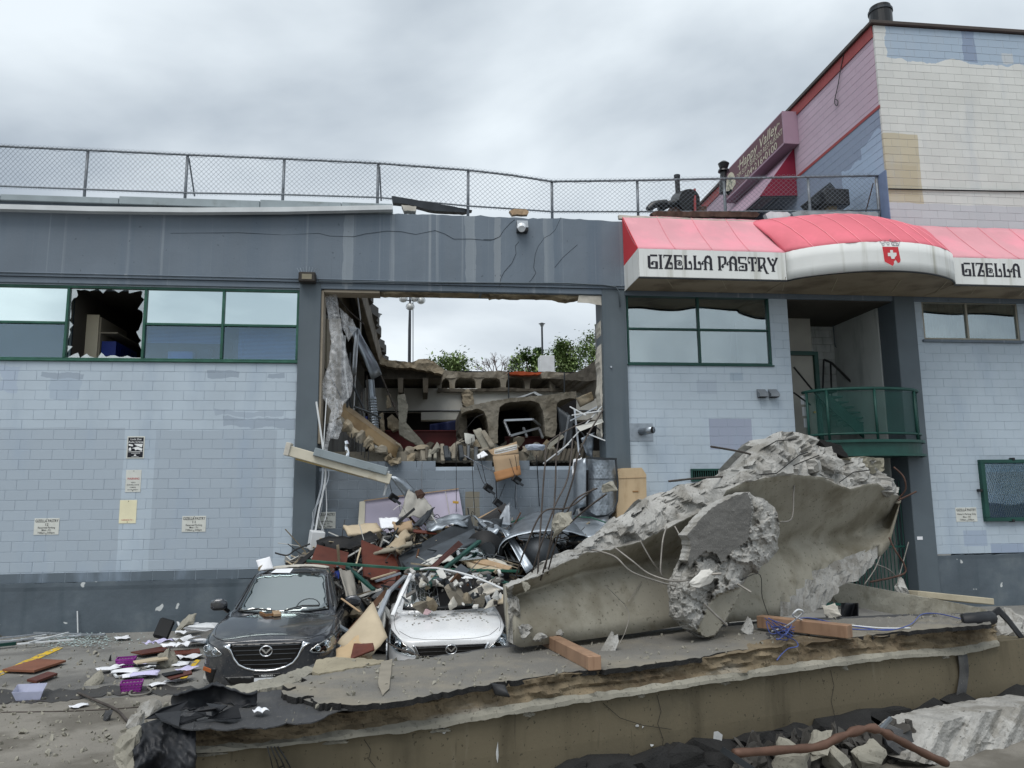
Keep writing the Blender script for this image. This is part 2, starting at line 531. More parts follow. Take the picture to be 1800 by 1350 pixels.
# a smoother concrete lane nearest the camera, 4 mm proud
m_lane = M('dusty_concrete_lane', C(128, 124, 116), .92, 0, .13, .8, .4, 70, col2=C(96, 92, 84), c2=(.9, .45, .62, .9),
           streak=[(C(88, 84, 78), .35, .55, .72, .7, .3)], speck=(C(92, 88, 82), 90, .58, .66, .5))
lane = [G(-160, 1240), G(0, 1240), G(200, 1226), G(420, 1222), G(900, 1210), G(1500, 1230), Vector((14, -15.5, 0)), Vector((-14, -15.5, 0))]
vf, _c = reliefv([(p.x, p.y) for p in lane], .35, lambda x, y: Vector((x, y, .005 + .002 * fbm((x, y, 0), 3))), lambda x, y: Vector((0, 0, -.004)), .04, 3)
tag(mk('concrete_lane', vf, m_lane), kind='structure')
m_wet = M('damp_asphalt', C(62, 60, 58), .55, 0, .2, 3, .4, 80)
wetp = [(-60, 1212), (60, 1214), (180, 1207), (300, 1205), (400, 1212), (330, 1222), (190, 1220), (90, 1234), (-60, 1236)]
vf, _c = reliefv(wetp, 12, lambda x, y: G(x, y, .0095), lambda x, y: Vector((0, 0, -.003)), 3, 5)
tag(mk('damp_patch', vf, m_wet), kind='structure')
m_yel = M('worn_yellow_paint', C(206, 172, 52), .8, 0, .15, 6, .2, 70, col2=C(120, 116, 104), c2=(7, .52, .62, .9))
for q in ([(-14, 1186), (102, 1136), (110, 1139), (-10, 1192)], [(316, 1192), (345, 1158), (352, 1160), (328, 1192)],
          [(-30, 1184), (8, 1178), (8, 1183), (-30, 1190)]):
    vf, _c = reliefv(q, 6, lambda x, y: G(x, y, .008), lambda x, y: Vector((0, 0, -.003)), .5, 2)
    tag(mk('parking_line', vf, m_yel), kind='structure')

# ================================================================ main building
Z_PL, Z_WB, Z_WT, Z_FB, Z_FT = .95, 5.27, 6.80, 6.95, 8.52
X0, XCL0, XCL1, XCR0, XCR1, XA0, XA1, XE = -10.5, -2.50, -2.06, 3.92, 4.44, 8.20, 10.72, 16.5
XC2 = 11.22
bld = thing('commercial_building', 'blue-grey painted block building with a collapsed bay in its middle', 'building', (1, 6, 0))

P_WALL, P_DARK = C(174, 187, 198), C(92, 103, 112)
def zx(x0, x1, y0, y1, col, edge=.05, am=1.0, Y=0):
    a, b = W(x0, (y0 + y1) / 2, Y), W(x1, (y0 + y1) / 2, Y)
    t, bt = W((x0 + x1) / 2, y0, Y).z, W((x0 + x1) / 2, y1, Y).z
    return ('X', a.x, b.x, bt, t, col, edge, am)
zones = [zx(-60, 212, 752, 1012, C(162, 174, 185), .09), zx(267, 483, 756, 1008, C(161, 173, 184), .07),
         zx(0, 30, 640, 690, C(160, 174, 194), .5, .6), zx(75, 145, 655, 665, C(138, 150, 164), .25, .7), zx(88, 140, 665, 700, C(155, 170, 186), .3, .6),
         zx(365, 420, 652, 664, C(134, 146, 160), .25, .7), zx(470, 500, 655, 664, C(134, 146, 160), .2, .7),
         zx(395, 520, 735, 752, C(140, 152, 166), .35, .7), zx(380, 500, 722, 732, C(146, 158, 172), .3, .6),
         zx(1247, 1322, 736, 790, C(152, 160, 178), .02), zx(1283, 1306, 655, 669, C(150, 166, 180), .02, .8),
         zx(1225, 1260, 668, 692, C(160, 172, 186), .05, .7),
         zx(1694, 1735, 932, 960, C(158, 172, 190), .03), zx(1742, 1800, 955, 975, C(150, 164, 184), .03),
         ('X', -11, 17, -.2, 1.13, P_DARK, .02, 1.0)]
m_block = M('painted_blockwork', P_WALL, .62, 0, .05, .9, .25, 45, streak=[(C(150, 166, 184), 1.6, .5, .75, .5, .5), (C(206, 214, 222), 2.6, .66, .8, .5, .25)],
            zones=zones, rand=.018, spec=.4)
m_block2 = M('darker_blockwork', C(122, 132, 142), .65, 0, .1, .9, .3, 45, streak=[(C(96, 106, 116), 2.0, .5, .75, .6, .5)],
             zones=[zx(818, 843, 864, 925, C(128, 124, 112), .06, 1, .35)], col2=C(108, 115, 121), c2=(1.6, .5, .7, .6), rand=.04)  # darker than the blockwork of the other walls
m_fascia = M('fascia_paint', C(104, 115, 126), .6, 0, .07, .7, .3, 25,
             streak=[(C(92, 106, 120), 2.2, .45, .75, .7, .12), (C(168, 174, 178), 7.5, .58, .78, .6, .05), (C(78, 88, 98), 11, .66, .8, .5, .05)],
             zones=[zx(604, 622, 380, 505, C(140, 149, 156), .10, .55), zx(818, 835, 382, 500, C(146, 154, 160), .14, .5), zx(868, 880, 386, 500, C(150, 156, 160), .12, .45), zx(955, 972, 380, 500, C(142, 150, 156), .1, .5)],
             speck=(C(70, 78, 86), 9, .70, .74, .6))
m_col = M('column_paint', C(88, 98, 105), .6, 0, .08, 1.0, .2, 30, streak=[(C(70, 83, 92), 3, .5, .75, .6, .15)])
m_plinth = M('plinth_paint', C(86, 96, 104), .7, 0, .12, .9, .5, 14, col2=C(108, 116, 120), c2=(.9, .5, .68, .6),
             streak=[(C(66, 78, 86), 2.6, .5, .74, .7, .3)], speck=(C(196, 200, 200), 3.4, .69, .71, .95))
m_joint = M('mortar_joint', C(166, 178, 189), .85, 0, .1, 4, .2)
m_conc_in = M('interior_concrete', C(120, 114, 102), .85, 0, .2, 1.5, .3, 20, col2=C(80, 74, 64), c2=(1.2, .45, .65, .8))

def rect_wall(name, mat, x0, x1, z0, z1, y0, y1, holes=(), parent=bld):
    """flat wall between two y planes, rectangular holes left open (strips of boxes in one mesh)"""
    xs = sorted({x0, x1} | {h[0] for h in holes} | {h[1] for h in holes}); zs = sorted({z0, z1} | {h[2] for h in holes} | {h[3] for h in holes})
    vfs = []
    for i in range(len(xs) - 1):
        run = None
        for j in range(len(zs) - 1):
            cx, cz = (xs[i] + xs[i + 1]) / 2, (zs[j] + zs[j + 1]) / 2
            solid = not any(h[0] < cx < h[1] and h[2] < cz < h[3] for h in holes)
            if solid: vfs.append(box2((xs[i], y0, zs[j]), (xs[i + 1], y1, zs[j + 1])))
    return mk(name, join(*vfs), mat, parent, fix=False)

BW, BH, GAP = .4, .195, .006
_bm_cache = {}
REST = []
NB = [0]
def blocks(parent, mat, x0, x1, z0, z1, y, holes=(), limit=0, seed=1, keep=None, axis='X', start=None, rest=None, nmax=300, ctr=NB):
    """running-bond blocks on plane y (axis 'X') or x (axis 'Y'); the first of them as single parts, the rest gathered in `rest`"""
    rnd = random.Random(seed)
    row = 0
    z = z0
    rest = REST if rest is None else rest
    while z < z1 - .03:
        h = min(BH, z1 - z)
        x = x0 - (BW / 2 if row % 2 else 0)
        while x < x1 - .02:
            a, b = max(x, x0), min(x + BW, x1)
            x += BW
            segs = [(a, b)]
            for hx0, hx1, hz0, hz1 in holes:
                if z + h > hz0 + .02 and z < hz1 - .02:
                    ns = []
                    for s0, s1 in segs:
                        if s1 <= hx0 or s0 >= hx1: ns.append((s0, s1)); continue
                        if s0 < hx0: ns.append((s0, hx0))
                        if s1 > hx1: ns.append((hx1, s1))
                    segs = ns
            for s0, s1 in segs:
                if s1 - s0 < .05: continue
                if keep and not keep((s0 + s1) / 2, z + h / 2): continue
                dy = rnd.uniform(-.0015, .0015)
                w = round(s1 - s0 - GAP, 3); hh = round(h - GAP, 3)
                c = ((s0 + s1) / 2, y + .035 + dy, z + h / 2)
                if axis == 'Y': c = (y + (.035 + dy), (s0 + s1) / 2, z + h / 2)
                sz = (w, .07, hh) if axis == 'X' else (.07, w, hh)
                if ctr[0] < limit and ctr[0] < nmax:
                    k = (axis, w, hh, mat.name)
                    if k not in _bm_cache:
                        me = bpy.data.meshes.new('block'); V, F = boxv((0, 0, 0), sz, None, .004)
                        me.from_pydata(V, [], F); me.materials.append(mat)
                        bm = bmesh.new(); bm.from_mesh(me); bmesh.ops.recalc_face_normals(bm, faces=bm.faces); bm.to_mesh(me); bm.free()
                        _bm_cache[k] = me
                    link(bpy.data.objects.new('block', _bm_cache[k]), parent, c)
                    ctr[0] += 1
                else:
                    rest.append((boxv(c, sz, None, .004), mat))
        z += BH; row += 1

def rest_part(parent, rest, name='blockwork'):
    mats, fm, vfs = [], [], []
    for vf, mt in rest:
        if mt not in mats: mats.append(mt)
        fm += [mats.index(mt)] * len(vf[1]); vfs.append(vf)
    o = mk(name, join(*vfs), mats, parent, fm=fm, fix=False)
    bm = bmesh.new(); bm.from_mesh(o.data); bmesh.ops.recalc_face_normals(bm, faces=bm.faces); bm.to_mesh(o.data); bm.free()
    o['kind'] = 'stuff'
    return o

# window openings in world coordinates
WL = (X0 + .4, XCL0, Z_WB, Z_WT)
WR = (4.47, W(1358, 640).x, W(1230, 641).z, W(1230, 520).z)
WF = (W(1622, 560).x, W(1790, 560).x, W(1700, 598).z, W(1700, 531).z)
WG = (W(1728, 860).x, W(1728, 860).x + 2.2, W(1770, 912).z, W(1770, 812).z)

wl = rect_wall('wall', m_joint, X0, XCL0, Z_PL, Z_FB, .006, .3, [WL])
wr = rect_wall('wall', m_joint, XCR1, XA0, 0, Z_FB, .006, .3, [WR, (W(1214, 830).x, W(1292, 830).x, W(1250, 846).z, W(1250, 824).z)])
wf = rect_wall('wall', m_joint, XC2, XE, 1.13, Z_FB, .006, .3, [WF, WG])
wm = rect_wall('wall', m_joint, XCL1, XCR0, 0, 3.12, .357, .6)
blocks(wl, m_block, W(-14, 900).x - .6, XCL0, Z_PL, Z_WB, 0, [WL], 300, 1, keep=lambda x, z: True)
blocks(wl, m_block, X0, XCL0, Z_WT, Z_FB, 0, [], 0, 2)
blocks(wr, m_block, XCR1, XA0, 1.0, Z_FB, 0, [WR, (W(1214, 830).x, W(1292, 830).x, W(1250, 846).z, W(1250, 824).z)], 0, 3)
blocks(wf, m_block, XC2, XE, 1.13, Z_FB, 0, [WF, WG], 0, 4)
_rg = random.Random(5)
_rag = {}
def ragged(x, z):
    k = int((x + 20) * 2.5)
    _rag.setdefault(k, _rg.uniform(3.02, 3.2))
    return z < _rag[k]
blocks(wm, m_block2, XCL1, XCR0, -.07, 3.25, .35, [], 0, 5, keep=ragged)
# plinths
def plinth(x0, x1, z1, y):
    def fn(u, v):
        x = x0 + (x1 - x0) * u; z = z1 * v
        return (x, y - .012 * fbm((x, 0, z), .9) - (.01 if z > z1 - .08 else 0), z - (.02 * fbm((x, 1, 0), 2.2) if v > .95 else 0))
    vf = gridv(fn, int((x1 - x0) / .08), 14)
    mk('plinth', shellv(vf, -.06), m_plinth, bld)
plinth(X0, XCL0, Z_PL, -.045)
plinth(XC2, XE, 1.10, -.03)
# columns
for a, b, y0, zt in ((XCL0, XCL1, -.07, Z_FB), (XCR0, XCR1, -.07, Z_FB), (XA1, XC2, -.10, Z_FB)):
    mk('column', box2((a, y0, 0), (b, .55, zt), .012), m_col, bld)
# fascia beam: gently uneven plaster, broken top edge over the collapsed bay
def fascia(u, v):
    x = X0 + (XE - X0) * u; z = Z_FB + (Z_FT - Z_FB) * v
    y = -.10 - .006 * fbm((x, 0, z), .8)
    if v > .99 and x > -.8: z += .025 * fbm((x * 3, 2, 0), 1.2) - .02
    return (x, y, z)
fas = mk('fascia', shellv(gridv(fascia, 260, 12), -.55), m_fascia, bld, smooth=False)
mk('lintel', box2((X0, -.06, Z_WT + .02), (XE, .5, Z_FB - .002), .01), m_fascia, bld)
mk('drip_groove', box2((X0, -.125, Z_FB + .05), (XCR1 + .02, -.09, Z_FB + .075), .006), m_fascia, bld)
m_crack = M('crack', C(48, 54, 60), .9)
for pts in ([(300, 410), (420, 409), (500, 413), (560, 410), (580, 415), (622, 416), (642, 411), (680, 406), (705, 407), (731, 412), (765, 405), (782, 411), (797, 420), (830, 420), (862, 423), (878, 416), (886, 404), (897, 392), (905, 386)],
            [(912, 425), (906, 432), (907, 446), (900, 462), (886, 478), (880, 490), (878, 505)],
            [(986, 382), (976, 404), (968, 412), (957, 418), (946, 433), (941, 446), (938, 470), (942, 480), (934, 492), (926, 500)], [(880, 415), (868, 421), (850, 421)], [(1015, 430), (990, 452), (975, 470)]):
    mk('crack', tubev([W(x, y, -.103) for x, y in resample(pts, 6, False)], .004, 4), m_crack, bld)
mk('conduit', tubev([W(560, 494, -.13), W(700, 496, -.13), W(1000, 498, -.13), W(1060, 501, -.13), W(1082, 504, -.13), W(1088, 512, -.13), W(1090, 540, -.13)], .014, 6), m_col, bld, True)

# ---- green framed windows
m_glass_up = glassm('reflective_glass', (.52, .66, .66), .86, .01, .35, .15)
m_glass_lo = glassm('tinted_glass', (.48, .62, .76), .13, .02, 1.15, .05)
m_glass_rt = glassm('clear_window_glass', (.5, .58, .6), .34, .01, 1.1, .5)
m_shard = glassm('broken_glass', (.75, .88, .86), .4, .02, .8)
m_blind = M('blind_slat', C(128, 150, 184), .6, 0, .06, 2, 0)
def window(hole, xs, zsplit, y=.05, fr=m_green, w=.05, mats=None, skip=()):
    x0, x1, z0, z1 = hole
    win = mk('window', join(box2((x0, y - .05, z0), (x1, y + .06, z0 + w), .006), box2((x0, y - .05, z1 - w), (x1, y + .06, z1), .006)), fr, bld)
    for x in xs: mk('mullion', box2((x - w / 2, y - .055, z0 + w + .002), (x + w / 2, y + .055, z1 - w - .002), .006), fr, win)
    cells = []
    for i in range(len(xs) - 1):
        a, b = xs[i] + w / 2 + .002, xs[i + 1] - w / 2 - .002
        if i in skip: cells.append((a, b, z0 + w, z1 - w)); continue
        mk('transom', box2((a, y - .045, zsplit - w / 2), (b, y + .045, zsplit + w / 2), .006), fr, win)
        mk('pane', box2((a, y, zsplit + w / 2), (b, y + .008, z1 - w)), mats[0], win)
        mk('pane', box2((a, y, z0 + w), (b, y + .008, zsplit - w / 2)), mats[1], win)
        cells.append((a, b, z0 + w, z1 - w))
    return win, cells
wx = [X0 + .42, W(-140, 570).x, W(116, 570).x, W(253, 570).x, W(391, 570).x, XCL0 - .03]
zsp = W(390, 571).z
win, cells = window(WL, wx, zsp, mats=(m_glass_up, m_glass_lo), skip=(2,))
mk('sill', box2((X0 + .4, -.05, Z_WB - .03), (XCL0, .06, Z_WB + .001), .008), m_green, win)
# jagged remains of the smashed pane
a, b, z0, z1 = cells[2]
rnd = random.Random(3)
rim = resample([(a, z0), (b, z0), (b, z1), (a, z1)], .085)
V, F = [], []
for i, (x, z) in enumerate(rim):
    cx, cz = (a + b) / 2, (z0 + z1) / 2
    d = Vector((cx - x, cz - z)).normalized() * (.012 + .10 * max(0, fbm((x * 3.1, z * 3.1, 4), 1.3)) + rnd.choice((.0, .0, .005, .02, .09)) + (.05 * max(0, fbm((x * 5, 7, 0), 1)) if z < z0 + .02 else 0))
    V += [Vector((x, .054, z)), Vector((x + d.x + rnd.uniform(-.02, .02), .054, z + d.y + rnd.uniform(-.02, .02)))]
n = len(rim)
F = [(2 * i, 2 * ((i + 1) % n), 2 * ((i + 1) % n) + 1, 2 * i + 1) for i in range(n)]
mk('glass_shard', shellv((V, F), .006), m_shard, win)
# blinds and rooms behind the left windows
for i in (0, 1, 3, 4):
    a, b, z0, z1 = cells[i]
    vs = []
    if i != 1 and i != 0:
        k = z0 + (.0 if i == 4 else .36)
        while k < zsp - .03:
            vs.append(boxv(((a + b) / 2 + (.0 if i == 3 else .13), .16, k), (b - a - (.02 if i == 3 else .28), .03, .004), (.6, 0, 0))); k += .028
        mk('blind', join(*vs), m_blind, win)
for bx_, bw, bh, mt in ((cells[3][0] + .35, .5, .22, M('monitor_grey', C(120, 150, 190), .5)), (cells[3][0] + .95, .25, .3, m_blackp), (cells[4][0] + .1, .2, .5, m_blackp)):
    mk('desk_item', box2((bx_, .35, Z_WB + .05), (bx_ + bw, .6, Z_WB + .05 + bh), .02), mt, win)
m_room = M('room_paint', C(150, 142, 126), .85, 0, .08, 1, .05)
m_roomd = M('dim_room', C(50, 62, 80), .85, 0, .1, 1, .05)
def room(x0, x1, z0, z1, y1, mat):
    V, F = boxv(((x0 + x1) / 2, (.31 + y1) / 2, (z0 + z1) / 2), (x1 - x0, y1 - .31, z1 - z0))
    F = [f for f in F if not all(abs(V[i].y - .31) < 1e-4 for i in f)]
    return mk('room', (V, F), mat, bld, fix=False)
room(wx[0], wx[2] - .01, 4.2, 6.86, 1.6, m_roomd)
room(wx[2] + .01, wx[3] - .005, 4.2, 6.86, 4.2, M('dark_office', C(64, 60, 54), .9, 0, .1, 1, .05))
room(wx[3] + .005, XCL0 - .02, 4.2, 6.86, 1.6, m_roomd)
# right window
wxr = [WR[0] + .03, W(1229, 580).x, WR[1] - .03]
m_mid = W(1230, 579).z
window(WR, wxr, m_mid, mats=(m_glass_rt, m_glass_rt), fr=m_dgreen, w=.045)
mk('sill', box2((WR[0] - .01, -.04, WR[2] - .03), (WR[1] + .03, .06, WR[2]), .006), m_dgreen, bld)
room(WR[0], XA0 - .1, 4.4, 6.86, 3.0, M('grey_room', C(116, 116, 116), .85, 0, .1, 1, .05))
# aluminium slider, far right, curtains behind
m_tanfr = M('tan_aluminium', C(142, 138, 126), .45, .5, .08, 3, .02)
m_curt = M('brown_curtain', C(74, 64, 58), .9, 0, .3, 6, .2, 40, streak=[(C(120, 106, 94), 9, .45, .6, .8, .3)])
wn = mk('window', join(box2((WF[0], .02, WF[2]), (WF[1], .1, WF[2] + .05)), box2((WF[0], .02, WF[3] - .04), (WF[1], .1, WF[3])), box2((WF[0], .015, WF[2] + .051), (WF[0] + .04, .1, WF[3] - .041)), box2((WF[1] - .04, .015, WF[2] + .051), (WF[1], .1, WF[3] - .041))), m_tanfr, bld)
xm = W(1701, 565).x
mk('mullion', box2((xm - .025, .012, WF[2] + .052), (xm + .025, .1, WF[3] - .042), .004), m_tanfr, wn)
mk('sill', box2((WF[0] - .06, -.06, WF[2] - .06), (WF[1] + .06, .06, WF[2] - .002), .006), m_fascia, wn)
for a, b in ((WF[0] + .042, xm - .027), (xm + .027, WF[1] - .042)):
    mk('pane', box2((a, .05, WF[2] + .052), (b, .056, WF[3] - .042)), m_glass_rt, wn)
    mk('curtain', shellv(gridv(lambda u, v: (a + (b - a) * u, .17 + .03 * math.sin(u * 42), WF[2] + (WF[3] - WF[2]) * v), 60, 3), .004), m_curt, wn)
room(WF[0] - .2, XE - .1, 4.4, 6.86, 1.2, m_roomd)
# barred ground-floor window, far right
m_mesh = M('security_mesh', C(70, 90, 90), .5, .3, .1, 3, 0)
wg = mk('window', join(box2((WG[0] - .07, -.10, WG[2] - .05), (WG[1], .02, WG[2] + .03), .006), box2((WG[0] - .07, -.10, WG[3] - .03), (WG[1], .02, WG[3] + .05), .006), box2((WG[0] - .07, -.101, WG[2] + .031), (WG[0] + .03, .02, WG[3] - .031), .006)), m_dgreen, bld)
mk('pane', box2((WG[0], .08, WG[2] - .02), (WG[1], .088, WG[3] + .02)), m_glass_lo, wg)
mk('blind', box2((WG[0] + .02, .13, WG[3] - .22), (WG[1], .16, WG[3] + .02)), M('pleated_blind', C(150, 160, 150), .8, 0, .1, 5, .1), wg)
mk('shelf', join(box2((WG[0] + .1, .3, WG[2]), (WG[1], .5, WG[2] + .55)), box2((WG[0] + .5, .29, WG[2] + .56), (WG[0] + .75, .45, WG[2] + .8))), m_roomd, wg)
tw = []
k = WG[0] + .03
while k < WG[1]:
    tw.append(barv((k, -.07, WG[2] + .03), (k + .45, -.07, WG[3] - .03), .004, .004)); tw.append(barv((k + .45, -.066, WG[2] + .03), (k, -.066, WG[3] - .03), .004, .004)); k += .055
mk('security_mesh', join(*tw), m_mesh, wg)
for x, y in ((1722, 862), (1779, 807), (1779, 915)): mk('bracket', boxv(W(x, y, -.06), (.06, .12, .06), None, .006), m_blackp, wg)
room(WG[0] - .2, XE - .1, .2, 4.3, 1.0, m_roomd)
# low louvred vent window behind the slab
lv = (W(1214, 830).x, W(1292, 830).x, W(1250, 846).z, W(1250, 824).z)
vt = mk('louvre_window', join(box2((lv[0], -.05, lv[2]), (lv[1], .03, lv[2] + .03)), box2((lv[0], -.05, lv[3] - .04), (lv[1], .03, lv[3])), box2((lv[0], -.05, lv[2] + .031), (lv[0] + .03, .03, lv[3] - .041))), m_dgreen, bld)
k = lv[0] + .06
while k < lv[1]: mk('bar', box2((k, -.04, lv[2] + .031), (k + .012, -.02, lv[3] - .042)), m_dgreen, vt); k += .05
mk('back_plate', box2((lv[0], .1, lv[2]), (lv[1], .12, lv[3])), m_void, vt)

# ---- roof decks, party walls and the dark inside of the building
m_roof = M('roof_felt', C(92, 92, 90), .9, 0, .15, 1, .3)
rg = random.Random(9)
rag = [(-1.35 + rg.uniform(-.14, .10), .5 + k * .35) for k in range(45)]
mk('roof', prismv([(X0, .45, 7.95), (XCL1 - .3, .45, 7.95)] + [(x, y, 7.95) for x, y in rag] + [(XCL1 - .3, 16.4, 7.95), (XCL1 - .3, 26, 7.95), (X0, 26, 7.95)], (0, 0, .3)), m_roof, bld)
for sx in (-2.02, -1.52): mk('roof_rib', box2((sx - .09, .62, 7.35), (sx + .09, 15.6, 7.948), .02), m_conc_in, bld)
mk('roof', prismv([(4.75, .45, 8.0), (5.6, 3.4, 8.0), (6.5, 6.5, 8.0), (7.6, 10.2, 8.0), (8.9, 14, 8.0), (12, 25, 8.0), (10.85, 26, 8.0), (10.85, .45, 8.0)][:5] + [(10.85, 14, 8.0), (10.85, .45, 8.0)], (0, 0, .25)), m_roof, bld)
m_dimwall = M('inner_wall', C(104, 104, 102), .85, 0, .15, 1, .15, 12, col2=C(70, 68, 64), c2=(.8, .45, .65, .8))
mk('party_wall', box2((XCL1 - .32, .56, 0), (XCL1 - .10, 15, 6.7)), m_dimwall, bld)
mk('party_wall', box2((XCR1 - .02, .56, 0), (XCR1 + .14, 2.2, 5.6)), m_dimwall, bld)
mk('back_wall', box2((X0, 26, 0), (XCL1 - .3, 26.2, 7.9)), m_dimwall, bld)
mk('side_wall', box2((X0 - .2, .1, 0), (X0, 26, 8.0)), m_dimwall, bld)
mk('floor_slab', box2((X0, 3.0, 2.55), (XA0, 26, 2.95)), m_conc_in, bld)
# coping over the left part: metal panels and a white flashing that has come loose at its end
m_coping = M('coping_metal', C(142, 152, 156), .5, .2, .08, 2, .05, streak=[(C(96, 104, 104), 5, .55, .8, .6, .6)], col2=C(100, 104, 98), c2=(1.4, .55, .7, .7))
cp = [(-80, 340), (0, 342), (209, 346), (457, 351), (600, 355), (690, 358)]
for (xa, ya), (xb, yb) in zip(cp[:-1], cp[1:]):
    A, B = W(xa, ya, -.2), W(xb, yb, -.2)
    mk('coping', box2((A.x + .004, -.2, 8.48), (B.x - .004, .5, (A.z + B.z) / 2), .01), m_coping, bld)
fl = resample([(-80, 366), (0, 367), (160, 371), (330, 373), (500, 372), (600, 370), (690, 368)], 30, False)
V = []
for x, y in fl:
    p = W(x, y, -.33); V += [p + Vector((0, .14, .14)), p + Vector((0, 0, .10)), p, p + Vector((0, .12, -.015))]
F = [(4 * i + k, 4 * i + 4 + k, 4 * i + 5 + k, 4 * i + 1 + k) for i in range(len(fl) - 1) for k in range(3)]
mk('flashing', shellv((V, F), .006), M('pale_flashing', C(198, 202, 204), .5, .1, .07, 2, .05), bld)
# ragged timber blocking and plaster at the top of the opening
rnd = random.Random(11)
edge = [(563, 514), (640, 515), (760, 516), (860, 516), (862, 520), (880, 519), (905, 521), (940, 519), (975, 521), (1000, 527), (1015, 523), (1060, 520), (1060, 512), (563, 509)]
vf, _c = reliefv(edge, 7, lambda x, y: W(x, y, .05 + .02 * math.sin(x)), lambda x, y: Vector((0, .35, 0)), 1.0, 4)
mk('broken_header', vf, M('broken_header_board', C(150, 138, 116), .85, 0, .25, 4, .3, 20, col2=C(84, 76, 64), c2=(2.5, .45, .65, .8)), bld)
vf, _c = reliefv([(1017, 519), (1060, 520), (1059, 537), (1036, 533), (1015, 531)], 6, lambda x, y: W(x, y, -.02), lambda x, y: Vector((0, .012, 0)), .6, 6)
mk('torn_board', vf, m_dirtypaper, bld)
jag = [(1062, 520), (1062, 770), (1058, 760), (1062, 720), (1057, 690), (1060, 660), (1056, 630), (1060, 600), (1057, 570), (1061, 545)]
vf, _c = reliefv([(x - 3, y) for x, y in jag], 5, lambda x, y: W(x, y, .1), lambda x, y: Vector((0, .4, 0)), .8, 8)
mk('broken_jamb', vf, m_dirtypaper, bld)
mk('door_frame', join(box2((XCL1 + .002, -.02, W(562, 780).z), (XCL1 + .05, .4, Z_WT), .004), box2((XCL1 + .052, -.02, Z_WT - .04), (XCL1 + 1.2, .4, Z_WT + .015), .004)), M('beige_trim', C(148, 138, 122), .7, 0, .1, 2, .05), bld)

# ---- recessed stair landing with its curved balcony
m_alc = M('alcove_paint', C(184, 188, 186), .75, 0, .1, .9, .2, 30, zones=[('X', 9.9, 10.2, 5.5, 6.0, C(128, 122, 108), .03, .8)], streak=[(C(100, 106, 108), 2, .5, .7, .5, .4)])
alw = mk('wall', join(box2((XA0 - .02, 2.6, 3.0), (XA1 + .1, 2.8, 6.86))), m_joint, bld)
blocks(alw, m_alc, XA0, XA1, 3.0, 6.8, 2.52, [], 0, 9)
mk('side_wall', box2((XA1 - .02, .56, 0), (XA1 + .18, 2.6, 6.86)), m_alc, bld)
mk('side_wall', box2((XA0 - .12, .31, 0), (XA0 + .02, 2.6, 6.86)), m_alc, bld)
mk('ceiling', box2((XA0, .02, 6.80), (XA1, 2.6, 6.90)), M('alcove_ceiling', C(70, 66, 60), .8, 0, .1, 1, .1), bld)
lw = mk('doorway', box2((W(1405, 600, 1.9).x - .45, 1.7, 3.25), (W(1405, 600, 1.9).x + .22, 1.76, W(1400, 560, 1.8).z), .01), M('cream_door', C(160, 158, 150), .6, 0, .08, 2, .03), bld)
dx = W(1405, 600, 1.9).x
mk('door_frame', join(box2((dx + .222, 1.62, 3.25), (dx + .32, 1.8, 5.95)), box2((dx - .5, 1.62, 5.86), (dx + .22, 1.699, 5.96))), m_dgreen, lw)
for q in range(3): mk('notice', boxv((dx - .1 + .02 * q, 1.69, 4.75 - .28 * q), (.16, .004, .22)), m_paper, lw)
mk('deadbolt', cylv((dx + .15, 1.68, 4.45), .03, .05, 10, 'Y'), M('brass', C(170, 140, 70), .35, .8), lw)
mk('switch_plate', boxv((dx + .5, 2.51, 4.55), (.12, .015, .26), None, .004), m_blackp, bld)
mk('notice', boxv((dx + .48, 2.515, 4.95), (.14, .004, .3)), m_paper, bld)
mk('conduit', tubev([W(1432, 556, 2.45), W(1478, 533, 2.45), W(1484, 535, 2.45), W(1490, 580, 2.45), W(1495, 592, 2.45), W(1534, 578, 2.45), W(1537, 590, 2.45), W(1541, 690, 2.45)], .02, 6), m_col, bld, True)
mk('conduit', tubev([W(1460, 530, 2.4), W(1468, 608, 2.4), W(1474, 616, 2.4), W(1520, 597, 2.4)], .016, 6), m_col, bld, True)
lf = mk('wall_lamp', boxv(W(1541, 586, 2.3), (.24, .3, .2), None, .02), m_dgalv, bld)
mk('lamp_bracket', boxv(W(1543, 570, 2.4), (.16, .18, .28), None, .01), m_dgalv, lf)
# stairs going down to the right behind the balcony, steel stringers and rails
st = mk('stair', join(barv(W(1440, 690, 2.2), W(1530, 770, 2.2), .05, .24), barv(W(1440, 690, 1.5), W(1530, 770, 1.5), .05, .24), *[boxv(W(1447 + 10 * k, 692 + 9 * k, 1.85), (.28, .8, .03)) for k in range(9)]), m_dgreen, bld)
for vf in (tubev([W(1395, 645, .9), W(1440, 700, .9)], .022, 6), tubev([W(1448, 632, 1.9), W(1462, 638, 1.9), W(1515, 690, 1.9)], .03, 6), tubev([W(1448, 632, 1.9), W(1446, 700, 1.9)], .025, 6), tubev([W(1460, 636, 1.9), W(1462, 700, 1.9)], .025, 6), tubev([W(1395, 690, .9), W(1425, 712, .9)], .02, 6)): mk('handrail', vf, m_blackp, st)
bxc = (W(1400, 740).x + W(1612, 740).x) / 2 + .05
bhw = (W(1610, 740).x - W(1400, 740).x) / 2 - .12
zb = W(1500, 800, -.75).z
def bow(t, o=0.0):
    a = math.pi * (1.0 - t)
    return Vector((bxc + (bhw + o) * math.cos(a), .0 - (.78 + o) * math.sin(a) ** .8, 0))
bal = mk('balcony', prismv([bow(k / 24) + Vector((0, 0, zb)) for k in range(25)] + [Vector((bxc + bhw, 2.4, zb)), Vector((bxc - bhw + .02, 2.4, zb))], (0, 0, .30)), m_dgreen, bld)
mk('edge_band', shellv(gridv(lambda u, v: bow(u, .03) + Vector((0, 0, zb - .02 + .05 * v)), 25, 2), .05), m_dgreen, bal)
